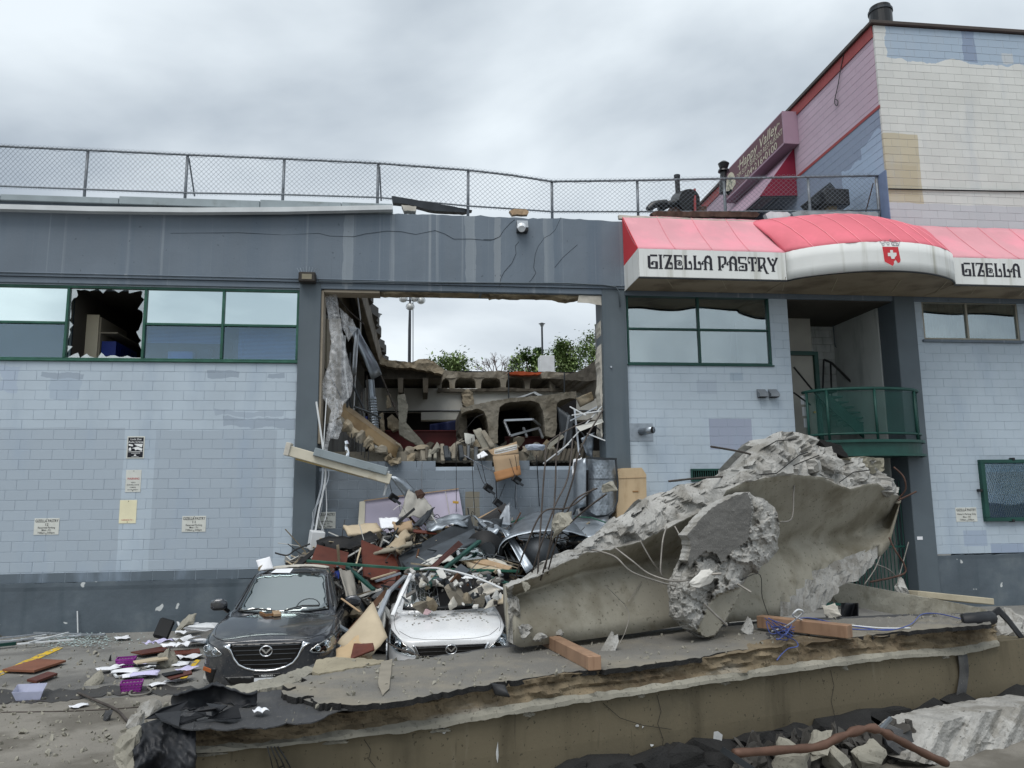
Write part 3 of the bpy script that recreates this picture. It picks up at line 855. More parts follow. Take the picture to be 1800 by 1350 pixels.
mk('edge_band', shellv(gridv(lambda u, v: bow(u, .02) + Vector((0, 0, zb + .27 + .06 * v)), 25, 2), .05), m_dgreen, bal)
for zr, rr in ((1.42, .035), (.46, .025)):
    mk('rail', tubev([bow(k / 24, .0) + Vector((0, 0, zb + zr)) for k in range(25)], rr, 8), m_dgreen, bal, True)
for k in (1, 5, 11.5, 18.5, 23):
    p = bow(k / 24, .0); mk('post', tubev([p + Vector((0, 0, zb + .3)), p + Vector((0, 0, zb + 1.42))], .03, 8), m_dgreen, bal, True)
m_pm = M('perforated_panel', C(34, 80, 74), .5, .1, .1, 3, 0, alpha=.42)
mk('perforated_panel', gridv(lambda u, v: bow(u, -.02) + Vector((0, 0, zb + .48 + .90 * v)), 40, 2), m_pm, bal, True)
mk('landing_floor', box2((XA0, .3, zb + .02), (XA1, 2.52, zb + .28)), m_conc_in, bld)
# barred gate under the landing
gt = mk('gate', join(barv((XA0 + .1, .25, .1), (XA1 - .02, .25, .1), .05, .05), barv((XA0 + .1, .25, 2.5), (XA1 - .02, .25, 2.5), .05, .05), barv((XA0 + .1, .25, 1.3), (XA1 - .02, .25, 1.3), .04, .04)), m_dgreen, bld)
k = XA0 + .1
while k < XA1: mk('gate_bar', tubev([(k, .25, .05), (k, .25, 2.75)], .012, 5), m_dgreen, gt); k += .085
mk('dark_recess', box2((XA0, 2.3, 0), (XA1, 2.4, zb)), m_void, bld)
rest_part(bld, REST)
# ================================================================ awning over the entrance
m_pink = M('faded_red_canvas', C(208, 150, 158), .75, 0, .06, .8, .12, 20, col2=C(232, 150, 164), c2=(.7, .45, .7, .7), streak=[(C(236, 170, 178), 3, .55, .8, .4, .4)])
m_dome = M('bright_red_canvas', C(208, 108, 120), .7, 0, .07, .9, .15, 14, col2=C(232, 120, 136), c2=(1.1, .48, .72, .6))
m_redend = M('deep_red_canvas', C(198, 58, 66), .75, 0, .06, 1, .1)
m_valance = M('dirty_white_canvas', C(216, 218, 216), .7, 0, .05, .8, .1, 20, streak=[(C(150, 148, 132), 4.5, .50, .76, .7, .3)])
m_soffit = M('awning_soffit', C(150, 136, 116), .7, 0, .1, .8, .1, streak=[(C(96, 82, 66), 1.4, .45, .7, .7, 1)])
m_ink = M('black_lettering', C(34, 34, 42), .6, 0, .05, 3, 0)
m_seam = M('canvas_seam', C(236, 150, 160), .7)
AZ0, AZ1, AZT, AP = 6.9, 7.5, 8.64, 1.2
AX0, BX0, BX1, AX1 = 4.43, 7.62, 11.42, 16.2
aw = thing('entrance_awning', 'pink and white canvas awning with a bowed dome and bakery lettering', 'awning', (9.5, -.6, AZ0))
def bowp(t, z=0.0, o=0.0):
    """front line of the bowed part, t 0..1"""
    x = BX0 + (BX1 - BX0) * t
    e = max(0.0, 1 - (2 * t - 1) ** 2)
    return Vector((x, -AP - o - .85 * e ** .75, z))
for x0, x1 in ((AX0, BX0), (BX1, AX1)):
    def fn(u, v, x0=x0, x1=x1):
        x = x0 + (x1 - x0) * u
        sag = .05 * math.sin(v * math.pi) + .014 * fbm((x, v, 0), 1.3) + .018 * math.sin(v * math.pi) * abs(math.sin((x - x0) / .8 * math.pi))
        return (x, -.06 - (AP - .06) * (1 - v), AZ1 + (AZT - AZ1) * v - sag)
    mk('canvas_slope', shellv(gridv(fn, 60, 10), -.012), m_pink, aw, True)
    k = x0 + .8
    while k < x1 - .2:
        mk('canvas_seam', tubev([Vector(fn((k - x0) / (x1 - x0), j / 9)) + Vector((0, -.004, .010)) for j in range(10)], .005, 4), m_seam, aw, True); k += .8
    mk('valance', box2((x0, -AP, AZ0), (x1, -AP + .02, AZ1), .006), m_valance, aw)
    mk('soffit', box2((x0 + .02, -AP + .021, AZ0 + .01), (x1 - .02, -.11, AZ0 + .03)), m_soffit, aw)
    mk('bottom_trim', box2((x0, -AP - .004, AZ0 - .03), (x1, -AP + .03, AZ0 - .002)), m_blackp, aw)
    for k in range(2):
        xa = x0 + .5 + k * 1.2
        mk('soffit_joint', boxv((xa + .3, -.75, AZ0 + .008), (.012, .8, .006), (0, 0, -.5)), M('joint_strip', C(176, 164, 140), .7), aw)
ye = -AP
mk('canvas_end', prismv([(AX0, -.06, AZT), (AX0, ye, AZ1), (AX0, -.06, 7.47)], (.012, 0, 0)), m_redend, aw)
mk('valance_end', prismv([(AX0, -.06, 7.468), (AX0, ye, AZ1 - .002), (AX0, ye, AZ0), (AX0, -.06, AZ0)], (.012, 0, 0)), m_valance, aw)
N = 40
mk('bowed_valance', shellv(gridv(lambda u, v: bowp(u, AZ0 + (AZ1 - AZ0) * v), N, 4), -.02), m_valance, aw, True)
mk('bowed_trim', shellv(gridv(lambda u, v: bowp(u, AZ0 - .03 + .028 * v, .004), N, 2), -.03), m_blackp, aw, True)
def dome(u, v):
    p = bowp(u, AZ1)
    a = v * math.pi / 2
    k = 1 - math.cos(a)
    top = Vector((9.52 + (p.x - 9.52) * 1.12, -.07, AZT + .16 - .20 * abs(2 * u - 1) ** 2.0))
    q = p.lerp(top, math.sin(a) ** 1.2 * .0 + v)
    q.z = AZ1 + (top.z - AZ1) * (v + (math.sin(a) - v) * (.25 + .6 * max(0, 1 - abs(2 * u - 1) ** 1.5)))
    rib = abs(((u * 9) % 1) - .5) * 2
    q.y += .03 * (rib ** 4) + .02 * fbm((u * 6, v * 2, 1), 1.2)
    return q
mk('dome_canvas', shellv(gridv(dome, 91, 14), -.012), m_dome, aw, True)
for k in range(1, 9):
    mk('dome_seam', tubev([dome(k / 9, j / 13) + Vector((0, -.008, .006)) for j in range(14)], .008, 5), m_seam, aw, True)
sof = [bowp(k / 30, AZ0 + .012) for k in range(31)]
mk('soffit', prismv([p + Vector((0, .03, 0)) for p in sof] + [Vector((BX1, -.11, AZ0 + .012)), Vector((BX0, -.11, AZ0 + .012))], (0, 0, .02)), m_soffit, aw)
for x in (1390, 1480, 1590, 1670):
    a = W(x, 492, -AP); mk('soffit_joint', boxv((a.x, -.9, AZ0 + .004), (.012, 1.1, .006), (0, 0, -.4)), M('joint_strip', C(176, 164, 140), .7), aw)

# hand-drawn bakery lettering: strokes ('s', points, width) and balls ('b', centre, r)
def arc(cx, cy, r, a0, a1, n=8, ry=None):
    return [(cx + r * math.cos(R_(a0 + (a1 - a0) * k / n)), cy + (ry or r) * math.sin(R_(a0 + (a1 - a0) * k / n))) for k in range(n + 1)]
GL = {
 'G': (.82, [('s', [(.72, .93), (.22, .93)], .13), ('s', [(.13, .9), (.13, .08)], .2), ('s', [(.1, .06), (.74, .06)], .12), ('s', [(.68, .0), (.68, .5)], .19), ('s', [(.76, .48), (.42, .5), (.32, .44)], .08), ('b', (.36, .36), .11), ('s', [(.72, .99), (.72, .86)], .06)]),
 'I': (.36, [('s', [(.17, 0), (.17, 1)], .17), ('s', [(.02, .97), (.32, .97)], .06), ('s', [(.02, .03), (.32, .03)], .06)]),
 'Z': (.76, [('s', [(.05, .95), (.68, .95)], .1), ('s', [(.58, .95), (.18, .05)], .19), ('s', [(.08, .06), (.7, .06)], .12), ('s', [(.66, .0), (.66, .4), (.58, .48)], .08), ('b', (.56, .4), .1), ('s', [(.06, 1), (.06, .78)], .06)]),
 'E': (.76, [('s', [(.15, 0), (.15, 1)], .18), ('s', [(.04, .95), (.66, .95)], .1), ('s', [(.04, .05), (.7, .05)], .12), ('s', arc(.46, .46, .17, -160, 90, 8), .07), ('b', (.45, .46), .1), ('s', [(.64, 1), (.64, .84)], .06), ('s', [(.67, 0), (.67, .28)], .07), ('s', [(.15, .52), (.32, .6), (.46, .62)], .08)]),
 'L': (.70, [('s', [(.16, 0), (.16, 1)], .18), ('s', [(.03, .97), (.3, .97)], .06), ('s', [(.03, .06), (.62, .06)], .12), ('s', [(.58, .04), (.58, .42), (.52, .5)], .10), ('b', (.48, .5), .12)]),
 'A': (.80, [('s', [(.24, 0), (.24, .72), (.32, .9), (.44, .95)], .17), ('s', [(.66, 0), (.66, .78), (.58, .93), (.38, .95)], .19), ('s', [(.66, .30), (.56, .46), (.3, .58), (.1, .62), (.0, .52)], .08), ('b', (.02, .44), .09), ('s', [(.1, .03), (.36, .03)], .06), ('s', [(.52, .03), (.8, .03)], .06)]),
 'P': (.74, [('s', [(.16, 0), (.16, 1)], .18), ('s', [(.03, .95), (.56, .95)], .1), ('s', [(.58, .97), (.62, .7), (.58, .48)], .18), ('s', [(.6, .46), (.4, .42), (.34, .34)], .08), ('b', (.38, .28), .11), ('s', [(.02, .03), (.32, .03)], .06)]),
 'S': (.78, [('s', [(.7, .95), (.14, .95)], .11), ('s', [(.12, 1), (.12, .55)], .17), ('s', [(.1, .56), (.66, .5)], .11), ('s', [(.64, .54), (.64, .05)], .18), ('s', [(.68, .05), (.06, .05)], .11), ('s', [(.09, .02), (.09, .26)], .07), ('s', [(.66, .92), (.60, .76)], .06), ('s', [(.1, .24), (.2, .32), (.34, .34)], .06), ('b', (.38, .30), .10)]),
 'T': (.70, [('s', [(.02, .95), (.68, .95)], .11), ('s', [(.35, 0), (.35, .95)], .18), ('s', [(.06, .98), (.02, .74), (.08, .62)], .07), ('b', (.11, .6), .09), ('s', [(.64, .98), (.69, .74), (.62, .62)], .07), ('b', (.6, .6), .09), ('s', [(.2, .03), (.5, .03)], .06)]),
 'R': (.80, [('s', [(.16, 0), (.16, 1)], .18), ('s', [(.03, .95), (.54, .95)], .1), ('s', [(.56, .97), (.6, .7), (.5, .5)], .16), ('s', [(.52, .5), (.36, .42), (.3, .34)], .08), ('b', (.33, .28), .1), ('s', [(.5, .5), (.62, .1), (.74, -.13)], .16), ('s', [(.64, -.13), (.88, -.13)], .06), ('s', [(.02, .03), (.32, .03)], .06)]),
 'Y': (.80, [('s', [(.06, 1), (.3, .5), (.44, .42)], .17), ('s', [(.76, 1), (.52, .5), (.42, .42)], .15), ('s', [(.43, .46), (.43, 0)], .18), ('b', (.42, .86), .08), ('s', [(.42, .8), (.5, .76), (.54, .86)], .05), ('s', [(.0, .97), (.2, .97)], .06), ('s', [(.64, .97), (.84, .97)], .06), ('s', [(.28, .03), (.58, .03)], .06)]),
 ' ': (.36, [])}
def lettering(text, x0, x1, zbot, hgt, place):
    tot = sum(GL[c][0] for c in text)
    sx = (x1 - x0) / tot
    vfs, x, lay = [], x0, 0
    for ch in text:
        adv, items = GL[ch]
        for it in items:
            lay += 1
            e = .0004 * (lay % 6)
            if it[0] == 'b':
                pts = arc(it[1][0], it[1][1], it[2], 0, 360 - 30, 11, it[2] * .95)
                vfs.append(([place(x + a * sx, zbot + b * hgt, e) for a, b in pts], [tuple(range(len(pts)))]))
            else:
                P = [Vector((a * sx, b * hgt)) for a, b in it[1]]
                w = it[2] * (sx + hgt) / 2 * .5
                L, Rr = [], []
                for i, p in enumerate(P):
                    d = (P[min(i + 1, len(P) - 1)] - P[max(i - 1, 0)]).normalized()
                    nn = Vector((-d.y, d.x)) * w
                    L.append(p + nn); Rr.append(p - nn)
                V = [place(x + q.x, zbot + q.y, e) for q in L + Rr]; n = len(P)
                vfs.append((V, [(i, i + 1, n + i + 1, n + i) for i in range(n - 1)]))
        x += adv * sx
    return join(*vfs)
tx0, tx1 = W(1138, 465, -AP).x, W(1367, 465, -AP).x
zb_ = W(1250, 475, -AP).z
hh_ = W(1250, 450, -AP).z - zb_
mk('lettering', lettering('GIZELLA PASTRY', tx0, tx1, zb_, hh_, lambda x, z, e: Vector((x, -AP - .004 - e, z))), m_ink, aw, fix=False)
tx2 = W(1690, 475, -AP).x
mk('lettering', lettering('GIZELLA PASTRY', tx2, tx2 + (tx1 - tx0), zb_ + .01, hh_, lambda x, z, e: Vector((x, -AP - .004 - e, z))), m_ink, aw, fix=False)
# crest on the bow
m_crest = M('crest_red', C(196, 52, 60), .6, 0, .04, 3, 0)
ct = .505
cz = (AZ0 + AZ1) / 2 + .02
def onbow(s, z, e=0.0):
    t = ct + s / (BX1 - BX0)
    return bowp(t, cz + z, .004 + e)
for dt in range(60):
    ct = .30 + dt * .005
    p = bowp(ct, cz) - CAM
    if 900 + FPX * p.dot(RGT) / p.dot(FWD) >= 1567: break
def poly(pts, e, mat, name):
    mk(name, ([onbow(a, b, e) for a, b in pts], [tuple(range(len(pts)))]), mat, aw, fix=False)
sh = [(-.185, .17), (.15, .17), (.18, -.10), (.165, -.15), (.12, -.17), (.07, -.10), (.03, -.14), (.03, -.18), (.0, -.235), (-.16, -.145), (-.165, -.12)]
poly([(a * 1.03 - .002, b * 1.03) for a, b in sh], .0, M('crest_edge', C(232, 228, 226), .6), 'crest_border')
poly(sh, .002, m_crest, 'crest_shield')
poly([(-.03, .10), (.03, .10), (.03, .045), (.10, .045), (.10, -.01), (.06, -.05), (.045, -.085), (-.015, -.085), (-.03, -.03), (-.085, -.03), (-.085, .04), (-.03, .04)], .004, m_valance, 'crest_cross')
ring = []
for a, b, r in ((-.165, .225, .026), (-.06, .24, .028), (.04, .24, .028), (.135, .225, .026), (-.12, .285, .022), (-.01, .305, .02), (.095, .285, .022)):
    ring.append(tubev([onbow(a + r * math.cos(t * .7), b + r * math.sin(t * .7) * 1.05, .003) for t in range(9)], .004, 4, True))
ring.append(tubev([onbow(-.235, .29, .003), onbow(-.19, .25, .003)], .004, 4)); ring.append(tubev([onbow(.2, .29, .003), onbow(.165, .20, .003), onbow(.03, .205, .003)], .004, 4))
mk('crest_crown', join(*ring), M('crown_ink', C(120, 120, 128), .6), aw)

# ================================================================ neighbouring tall building
TX = 10.87
tb = thing('tall_building', 'tall pale grey and mauve painted block building rising above the awning', 'building', (14, 5, 8.5))
P_T = C(204, 205, 201)
m_tall = M('pale_blockwork', P_T, .7, 0, .05, .7, .3, 40, streak=[(C(168, 176, 184), 1.5, .5, .78, .5, .4)], znoise=1.6,
           zones=[zx(1556, 1900, 40, 112, C(158, 174, 190), .5), zx(1690, 1712, 52, 108, C(132, 146, 168), .25), zx(1760, 1780, 95, 112, C(180, 186, 190), .3),
                  zx(1552, 1617, 236, 362, C(186, 178, 156), .12), zx(1556, 1612, 290, 345, C(178, 168, 144), .3, .6), zx(1560, 1900, 362, 420, C(186, 188, 192), .1)], rand=.03)
m_side = M('mauve_and_blue_blockwork', C(184, 164, 178), .7, 0, .06, .7, .3, 40, znoise=1.2,
           zones=[('Y', -1, 20, 8, 11.60, C(132, 144, 164), .0, 1.0), ('Y', -.5, 1.9, 8.6, 10.7, C(160, 178, 200), .7, .85), ('Y', -.5, .9, 10.2, 11.0, C(158, 176, 198), .6, .8), ('Y', 8.2, 20, 8, 14, C(178, 158, 172), 0, 1.0)], rand=.03)
TZ = 13.72
fw_ = mk('front_wall', box2((TX + .075, -.013, 8.3), (18, .4, TZ - .02)), M('tall_joint', C(186, 190, 192), .85), tb)
sw_ = mk('side_wall', box2((TX + .006, .43, 8.0), (TX + .3, 22, TZ - .02)), m_joint, tb)
mk('rear_body', box2((TX + .31, .41, 8.0), (18, 22, TZ - .1)), m_dimwall, tb)
NB2 = [0]; REST2 = []
blocks(fw_, m_tall, TX, 16.5, 8.45, TZ, -.02, [], 300, 21, rest=REST2, ctr=NB2)
blocks(sw_, m_side, .06, 16, 8.25, TZ, TX, [], 0, 22, axis='Y', rest=REST2, ctr=NB2)
rest_part(tb, REST2)
m_rtrim = M('red_trim', C(150, 66, 66), .6, 0, .08, 2, .05)
m_dkcap = M('dark_roof_cap', C(74, 66, 62), .6, .2, .1, 2, .05)
mk('roof_cap', box2((TX - .1, -.1, TZ + .002), (18, .3, TZ + .09), .01), m_dkcap, tb)
mk('roof_cap', box2((TX - .1, .302, TZ + .002), (TX + .4, 22, TZ + .10), .01), m_dkcap, tb)
mk('red_trim', box2((TX - .03, .03, TZ - .30), (TX - .004, 22, TZ)), m_rtrim, tb)
mk('red_stripe', box2((TX - .012, .0, 11.58), (TX - .003, 4.3, 11.66)), m_rtrim, tb)
mk('power_cable', tubev([W(1562, 332, -.05), W(1650, 334, -.05), W(1810, 337, -.05)], .018, 6), m_blackp, tb)
mk('hanging_wire', tubev(smoothpath([S(1486, 82, TX - .04), S(1478, 120, TX - .04), S(1473, 150, TX - .04), S(1467, 178, TX - .04), S(1471, 186, TX - .04), S(1473, 178, TX - .04), S(1468, 174, TX - .04)], 5), .012, 5), m_blackp, tb)
vx = W(1543, 24, .6)
v = mk('roof_vent', cylv((vx.x, .5, TZ + .35), .27, .7, 24), m_blackp, tb)
mk('vent_ring', cylv((vx.x, .5, TZ + .72), .29, .06, 24), m_dgalv, v)
mk('vent_cap', cylv((vx.x, .5, TZ + .80), .25, .09, 24), m_blackp, v)
pa = S(1550, 375, TX)
mk('corner_flashing', box2((TX - .02, -.03, 8.4), (TX - .002, .35, 10.0)), M('blue_corner', C(112, 130, 160), .6), tb)

# restaurant sign box
SX = 10.42
sb = thing('restaurant_sign', 'long maroon restaurant sign box with cream lettering, fixed high on the mauve wall', 'sign', (SX + .2, 6, 12.5))
m_maroon = M('maroon_sign_face', C(100, 66, 76), .6, 0, .06, 1, .03)
m_mauve = M('mauve_frame', C(156, 130, 146), .6, 0, .06, 1, .03)
y0s, y1s, z0s, z1s = 3.84, 8.35, 12.52, 13.50
mk('sign_face', box2((SX, y0s + .05, z0s + .05), (SX + .04, y1s, z1s)), m_maroon, sb)
mk('sign_frame', join(box2((SX - .01, y0s, z0s), (TX - .005, y0s + .048, z1s + .02)), box2((SX - .01, y0s + .05, z0s - .01), (TX - .005, y1s, z0s + .045)), box2((SX + .001, y0s + .05, z1s + .002), (TX - .005, y1s, z1s + .03))), m_mauve, sb)
m_letter = M('cream_lettering', C(198, 192, 172), .6, 0, .04, 2, 0)
rt, up = (0, -1, 0), (0, 0, 1)
for s_, sz, yc, zc_2, bo, sh_, wd_ in (('\u00b7Happy Valley\u00b7', .46, 5.6, 13.09, .004, .25, 3.0), ('DIM SUM \u2022 SEAFOOD RESTAURANT', .24, 5.55, 12.86, .0, 0, 3.25), ('604\u2022216\u20220100', .31, 5.45, 12.59, .003, 0, 2.3)):
    vf = textv(s_, sz, (SX - .006, yc, zc_2), rt, up, .002, bo, 'CENTER', sh_)
    k = wd_ / (max(v.y for v in vf[0]) - min(v.y for v in vf[0]))
    mk('lettering', ([Vector((v.x, yc + (v.y - yc) * k, v.z)) for v in vf[0]], vf[1]), m_letter, sb, fix=False)
fanp = [(7.75 + .42 * math.cos(R_(a)) * 1.05, 12.82 + .52 * math.sin(R_(a))) for a in range(-10, 200, 14)] + [(7.95, 12.62), (7.75, 12.78), (7.55, 12.66)]
mk('fan_emblem', prismv([(SX - .006, y, z) for y, z in fanp], (.004, 0, 0)), m_letter, sb)
mk('emblem_strokes', join(*[barv((SX - .008, 7.75 + a, 12.95 + b), (SX - .008, 7.75 + c_, 12.95 + d_), .02, .004) for a, b, c_, d_ in ((-.12, .2, .1, .2), (-.02, .28, -.02, .0), (.1, .12, -.14, .1), (-.18, -.02, -.1, -.1), (.16, 0, .22, -.12), (.02, -.06, .1, -.2), (-.08, .06, -.16, -.05), (.06, .06, .14, -.04))]), m_dgreen, sb)
# maroon side awning below the sign
aw2 = thing('maroon_side_awning', 'small maroon canvas awning below the restaurant sign on the mauve wall', 'awning', (10.3, 6, 11))
m_mar = M('maroon_canvas', C(122, 24, 50), .75, 0, .07, 1.5, .08)
ya = 4.15
mk('canvas_end', prismv([(TX - .004, ya, 12.55), (TX - .004, ya, 11.08), (9.72, ya, 11.02)], (0, .015, 0)), m_mar, aw2)
mk('canvas_slope', prismv([(TX - .02, ya + .016, 12.55), (9.72, ya + .016, 11.03), (9.72, ya + .016, 10.98), (TX - .02, ya + .016, 12.5)], (0, 5.5, 0)), m_mauve, aw2)
fr = [barv((9.75, ya + .03 + .9 * k, 10.98), (TX - .02, ya + .03 + .9 * k, 11.02), .03, .03) for k in range(6)] + [barv((9.76, ya + .06, 10.99), (9.76, ya + 5.4, 10.99), .03, .03), barv((10.3, ya + .06, 11.0), (10.3, ya + 5.4, 11.0), .03, .03)]
mk('frame', join(*fr), m_blackp, aw2)
# kitchen exhaust hood on the side wall
hd = thing('exhaust_hood', 'black kitchen exhaust hood with a slanting grey duct behind the fence', 'hood', (10.4, 1.6, 8.3))
h1, h2 = W(1452, 345, .9), W(1494, 345, .9)
mk('hood_box', box2((h1.x, .9, h1.z - .2), (h2.x, 1.9, h1.z + .22), .02), m_blackp, hd)
mk('hood_neck', box2((h1.x + .12, 1.0, 8.26), (h2.x - .3, 1.7, h1.z - .202)), M('wood_neck', C(120, 104, 78), .8), hd)
mk('duct', barv(W(1455, 333, 1.4), W(1420, 362, 1.4), .5, .22), m_dgalv, hd)

# ================================================================ chain-link fence on the parapet
fe = thing('chain_link_fence', 'sagging galvanised chain-link fence along the roof edge', 'fence', (1, .25, 8.5))
FT = [(-90, 252), (0, 257), (155, 264), (330, 272), (500, 279), (665, 287), (823, 299), (900, 308), (970, 319), (1120, 317), (1270, 314), (1420, 311), (1546, 309)]
FB = [(-90, 328), (0, 331), (155, 337), (330, 343), (500, 346), (665, 351), (823, 366), (900, 371), (970, 376), (1120, 376), (1270, 376), (1420, 375), (1546, 373)]
def lerpc(c, x):
    for (a, b), (c_, d) in zip(c[:-1], c[1:]):
        if x <= c_: return b + (d - b) * (x - a) / (c_ - a)
    return c[-1][1]
FY = .28
m_fence = M('fence_pipe', C(132, 138, 144), .5, .5, .15, 6, .1, 40, col2=C(96, 98, 100), c2=(4, .5, .65, .6))
mk('top_rail', tubev([W(x, y, FY) for x, y in FT], .026, 8), m_fence, fe, True)
mk('bottom_rail', tubev([W(x, y - 4, FY) for x, y in FB], .02, 8), m_fence, fe, True)
for x in (-85, 155, 330, 500, 665, 823, 970, 1120, 1272, 1420, 1540):
    a = W(x, lerpc(FT, x) - 1, FY + .03); b = W(x - 3, lerpc(FB, x) + 3, FY + .03); b.x = a.x - .01
    b.z = min(b.z, 8.5)
    mk('post', tubev([a, b], .032, 8), m_fence, fe, True)
for x in (330, 665, 1272):
    a = W(x + 2, lerpc(FT, x) + 6, FY + .06); b = W(x + (12 if x == 330 else 5), lerpc(FB, x) + 2, FY + .5)
    mk('brace', tubev([a, b], .018, 6), m_fence, fe)
mk('brace', tubev([W(1535, 322, FY + .04), W(1522, 372, FY + .3)], .014, 6), m_rust, fe)
mk('brace', tubev([W(1540, 316, FY + .04), W(1548, 374, FY + .05)], .035, 8), M('peeling_post', C(168, 158, 138), .8, 0, .2, 6, .2, col2=C(120, 96, 72)), fe)
wires = []
x = -170.0
while x < 1546:
    for sgn in (1, -1):
        xa = x if sgn > 0 else x + 76
        pts = []
        for k in range(5):
            xx = xa + sgn * 76 * k / 4 * 1.0
            if not (-85 < xx < 1545): continue
            t_, b_ = lerpc(FT, xx) - 5, lerpc(FB, xx)
            pts.append(W(xx, b_ + (t_ - b_) * k / 4, FY - .03 + .004 * sgn))
        if len(pts) > 1: wires.append(tubev(pts, .0034, 3))
    x += 8.6
mk('wire_mesh', join(*wires), M('mesh_wire', C(112, 118, 126), .5, .5, .1, 3, 0), fe, fix=False)
mk('tie_wires', tubev([W(x_, lerpc(FT, x_) + 2 + 2 * math.sin(x_), FY - .03) for x_ in range(-80, 1540, 14)], .004, 3), m_fence, fe, fix=False)

# loose bent flashing tipped over the parapet
vf, _c = reliefv([(688, 344), (700, 346), (760, 356), (830, 369), (815, 373), (760, 370), (712, 358), (690, 356)], 8, lambda x, y: W(x, y, -.05 + (x - 690) * .003), lambda x, y: Vector((0, .25, .03)), .4, 2)
solo('bent_flashing', vf, m_dgalv, 'bent grey metal flashing tipped over the broken parapet edge', 'flashing')
vf, _c = reliefv([(706, 360), (732, 363), (730, 371), (710, 370)], 6, lambda x, y: W(x, y, -.02), lambda x, y: Vector((0, .2, 0)), .5, 3)
solo('parapet_block', vf, m_dirtypaper, 'small pale broken block under the bent flashing on the parapet', 'rubble')
for i, (x0, x1, y0, y1, mt, lb) in enumerate(((895, 930, 367, 377, m_timber, 'splintered timber scrap on the parapet below the middle of the fence'),
                                      (1145, 1335, 371, 381, m_rust, 'long rusty metal strip along the roof edge above the awning'), (1345, 1390, 372, 384, m_white, 'bent white metal panel end above the awning dome'), (1392, 1545, 371, 387, m_coping, 'long grey coping strip on the roof edge above the awning dome'))):
    vf, _c = reliefv([(x0, y0 + 3), (x0 + 10, y0), (x1 - 6, y0 + 1), (x1, y0 + 5), (x1 - 3, y1), (x0 + 5, y1)], 8, lambda x, y: W(x, y, .0 + .02 * math.sin(x * .2)), lambda x, y: Vector((0, .15, .01)), .8, i)
    solo('roof_edge_scrap', vf, mt, lb, 'scrap')
vf, _c = reliefv([(1088, 378), (1360, 390), (1360, 394), (1088, 384)], 8, lambda x, y: W(x, y, -.11), lambda x, y: Vector((0, .1, 0)), .7, 4)
solo('awning_head_trim', vf, m_dirtypaper, 'thin ragged pale strip where the pink awning meets the parapet', 'trim')

# ================================================================ things on the roof, right
rv = thing('roof_ventilators', 'black roof exhaust fan drum with curved cowls behind the fence', 'fan', W(1185, 372, 3.0))
mk('fan_drum', tubev([W(1212, 352, 3.0), W(1196, 356, 3.6)], .30, 20), m_blackp, rv)
mk('cowl', tubev(smoothpath([W(1140, 369, 3.0), W(1150, 360, 3.0), W(1172, 357, 3.0)], 5), .10, 10), m_blackp, rv, True)
mk('cowl', tubev(smoothpath([W(1160, 370, 3.2), W(1170, 361, 3.2), W(1192, 356, 3.2)], 5), .10, 10), m_blackp, rv, True)
mk('curb', box2(W(1182, 372, 3.2), W(1226, 379, 3.9)), m_rust, rv)
pp = thing('roof_vent_pipe', 'slim dark vent pipe standing on the roof beside the fan drum', 'pipe', W(1192, 372, 3.4))
mk('pipe', tubev([W(1194, 375, 3.4), W(1190, 312, 3.4)], .07, 10), m_blackp, pp)
mk('pipe_cap', tubev([W(1190, 313, 3.4), W(1190, 308, 3.4)], .09, 10), m_dgalv, pp)
st_ = thing('flue_stack', 'black capped flue stack rising beside the far end of the maroon sign', 'flue', W(1271, 330, 5))
mk('pipe', tubev([W(1270, 340, 5), W(1272, 300, 5)], .1, 12), m_blackp, st_)
mk('collar', tubev([W(1272, 302, 5), W(1272, 299, 5)], [.17, .16], 14), m_blackp, st_)
mk('cap', tubev([W(1272, 296, 5), W(1272, 288, 5), W(1272, 284, 5)], [.12, .17, .08], 14), m_blackp, st_)
solo('red_roof_post', tubev([W(1222, 374, 3.0), W(1221, 332, 3.0)], .035, 6), m_rtrim, 'short rusty red post beside the roof exhaust fan', 'post')

# ================================================================ wall lamps
fl_ = thing('floodlight', 'dark bronze floodlight with bird spikes over the opening corner', 'lamp', W(542, 500, -.2))
p = W(542, 491, -.1)
m_bronze = M('bronze_housing', C(52, 48, 44), .5, .2, .08, 4, .03)
mk('housing', box2((p.x - .17, -.32, p.z - .11), (p.x + .17, -.11, p.z + .10), .02), m_bronze, fl_)
mk('lens', box2((p.x - .10, -.328, p.z - .06), (p.x + .10, -.321, p.z + .05)), M('floodlight_lens', C(128, 122, 104), .3), fl_)
mk('bird_spikes', join(*[tubev([(p.x - .16 + .045 * k, -.2, p.z + .1), (p.x - .22 + .063 * k, -.22, p.z + .24 - .012 * abs(k - 3.5))], .003, 3) for k in range(8)]), m_alu, fl_)
pk = thing('wall_pack_light', 'grey wall light with a white lens above the collapsed bay', 'lamp', W(917, 412, -.2))
p = W(917, 401, -.1)
mk('housing', prismv([(p.x - .12, -.11, p.z + .13), (p.x - .12, -.22, p.z + .13), (p.x - .12, -.30, p.z - .05), (p.x - .12, -.11, p.z - .05)], (.24, 0, 0)), m_fence, pk)
mk('back_box', box2((p.x - .12, -.29, p.z - .13), (p.x + .12, -.11, p.z - .053), .01), m_blackp, pk)
mk('lens', tubev([(p.x - .03, -.27, p.z - .03), (p.x - .03, -.33, p.z - .10)], [.1, .08], 12), M('white_lens', C(232, 236, 240), .3), pk)
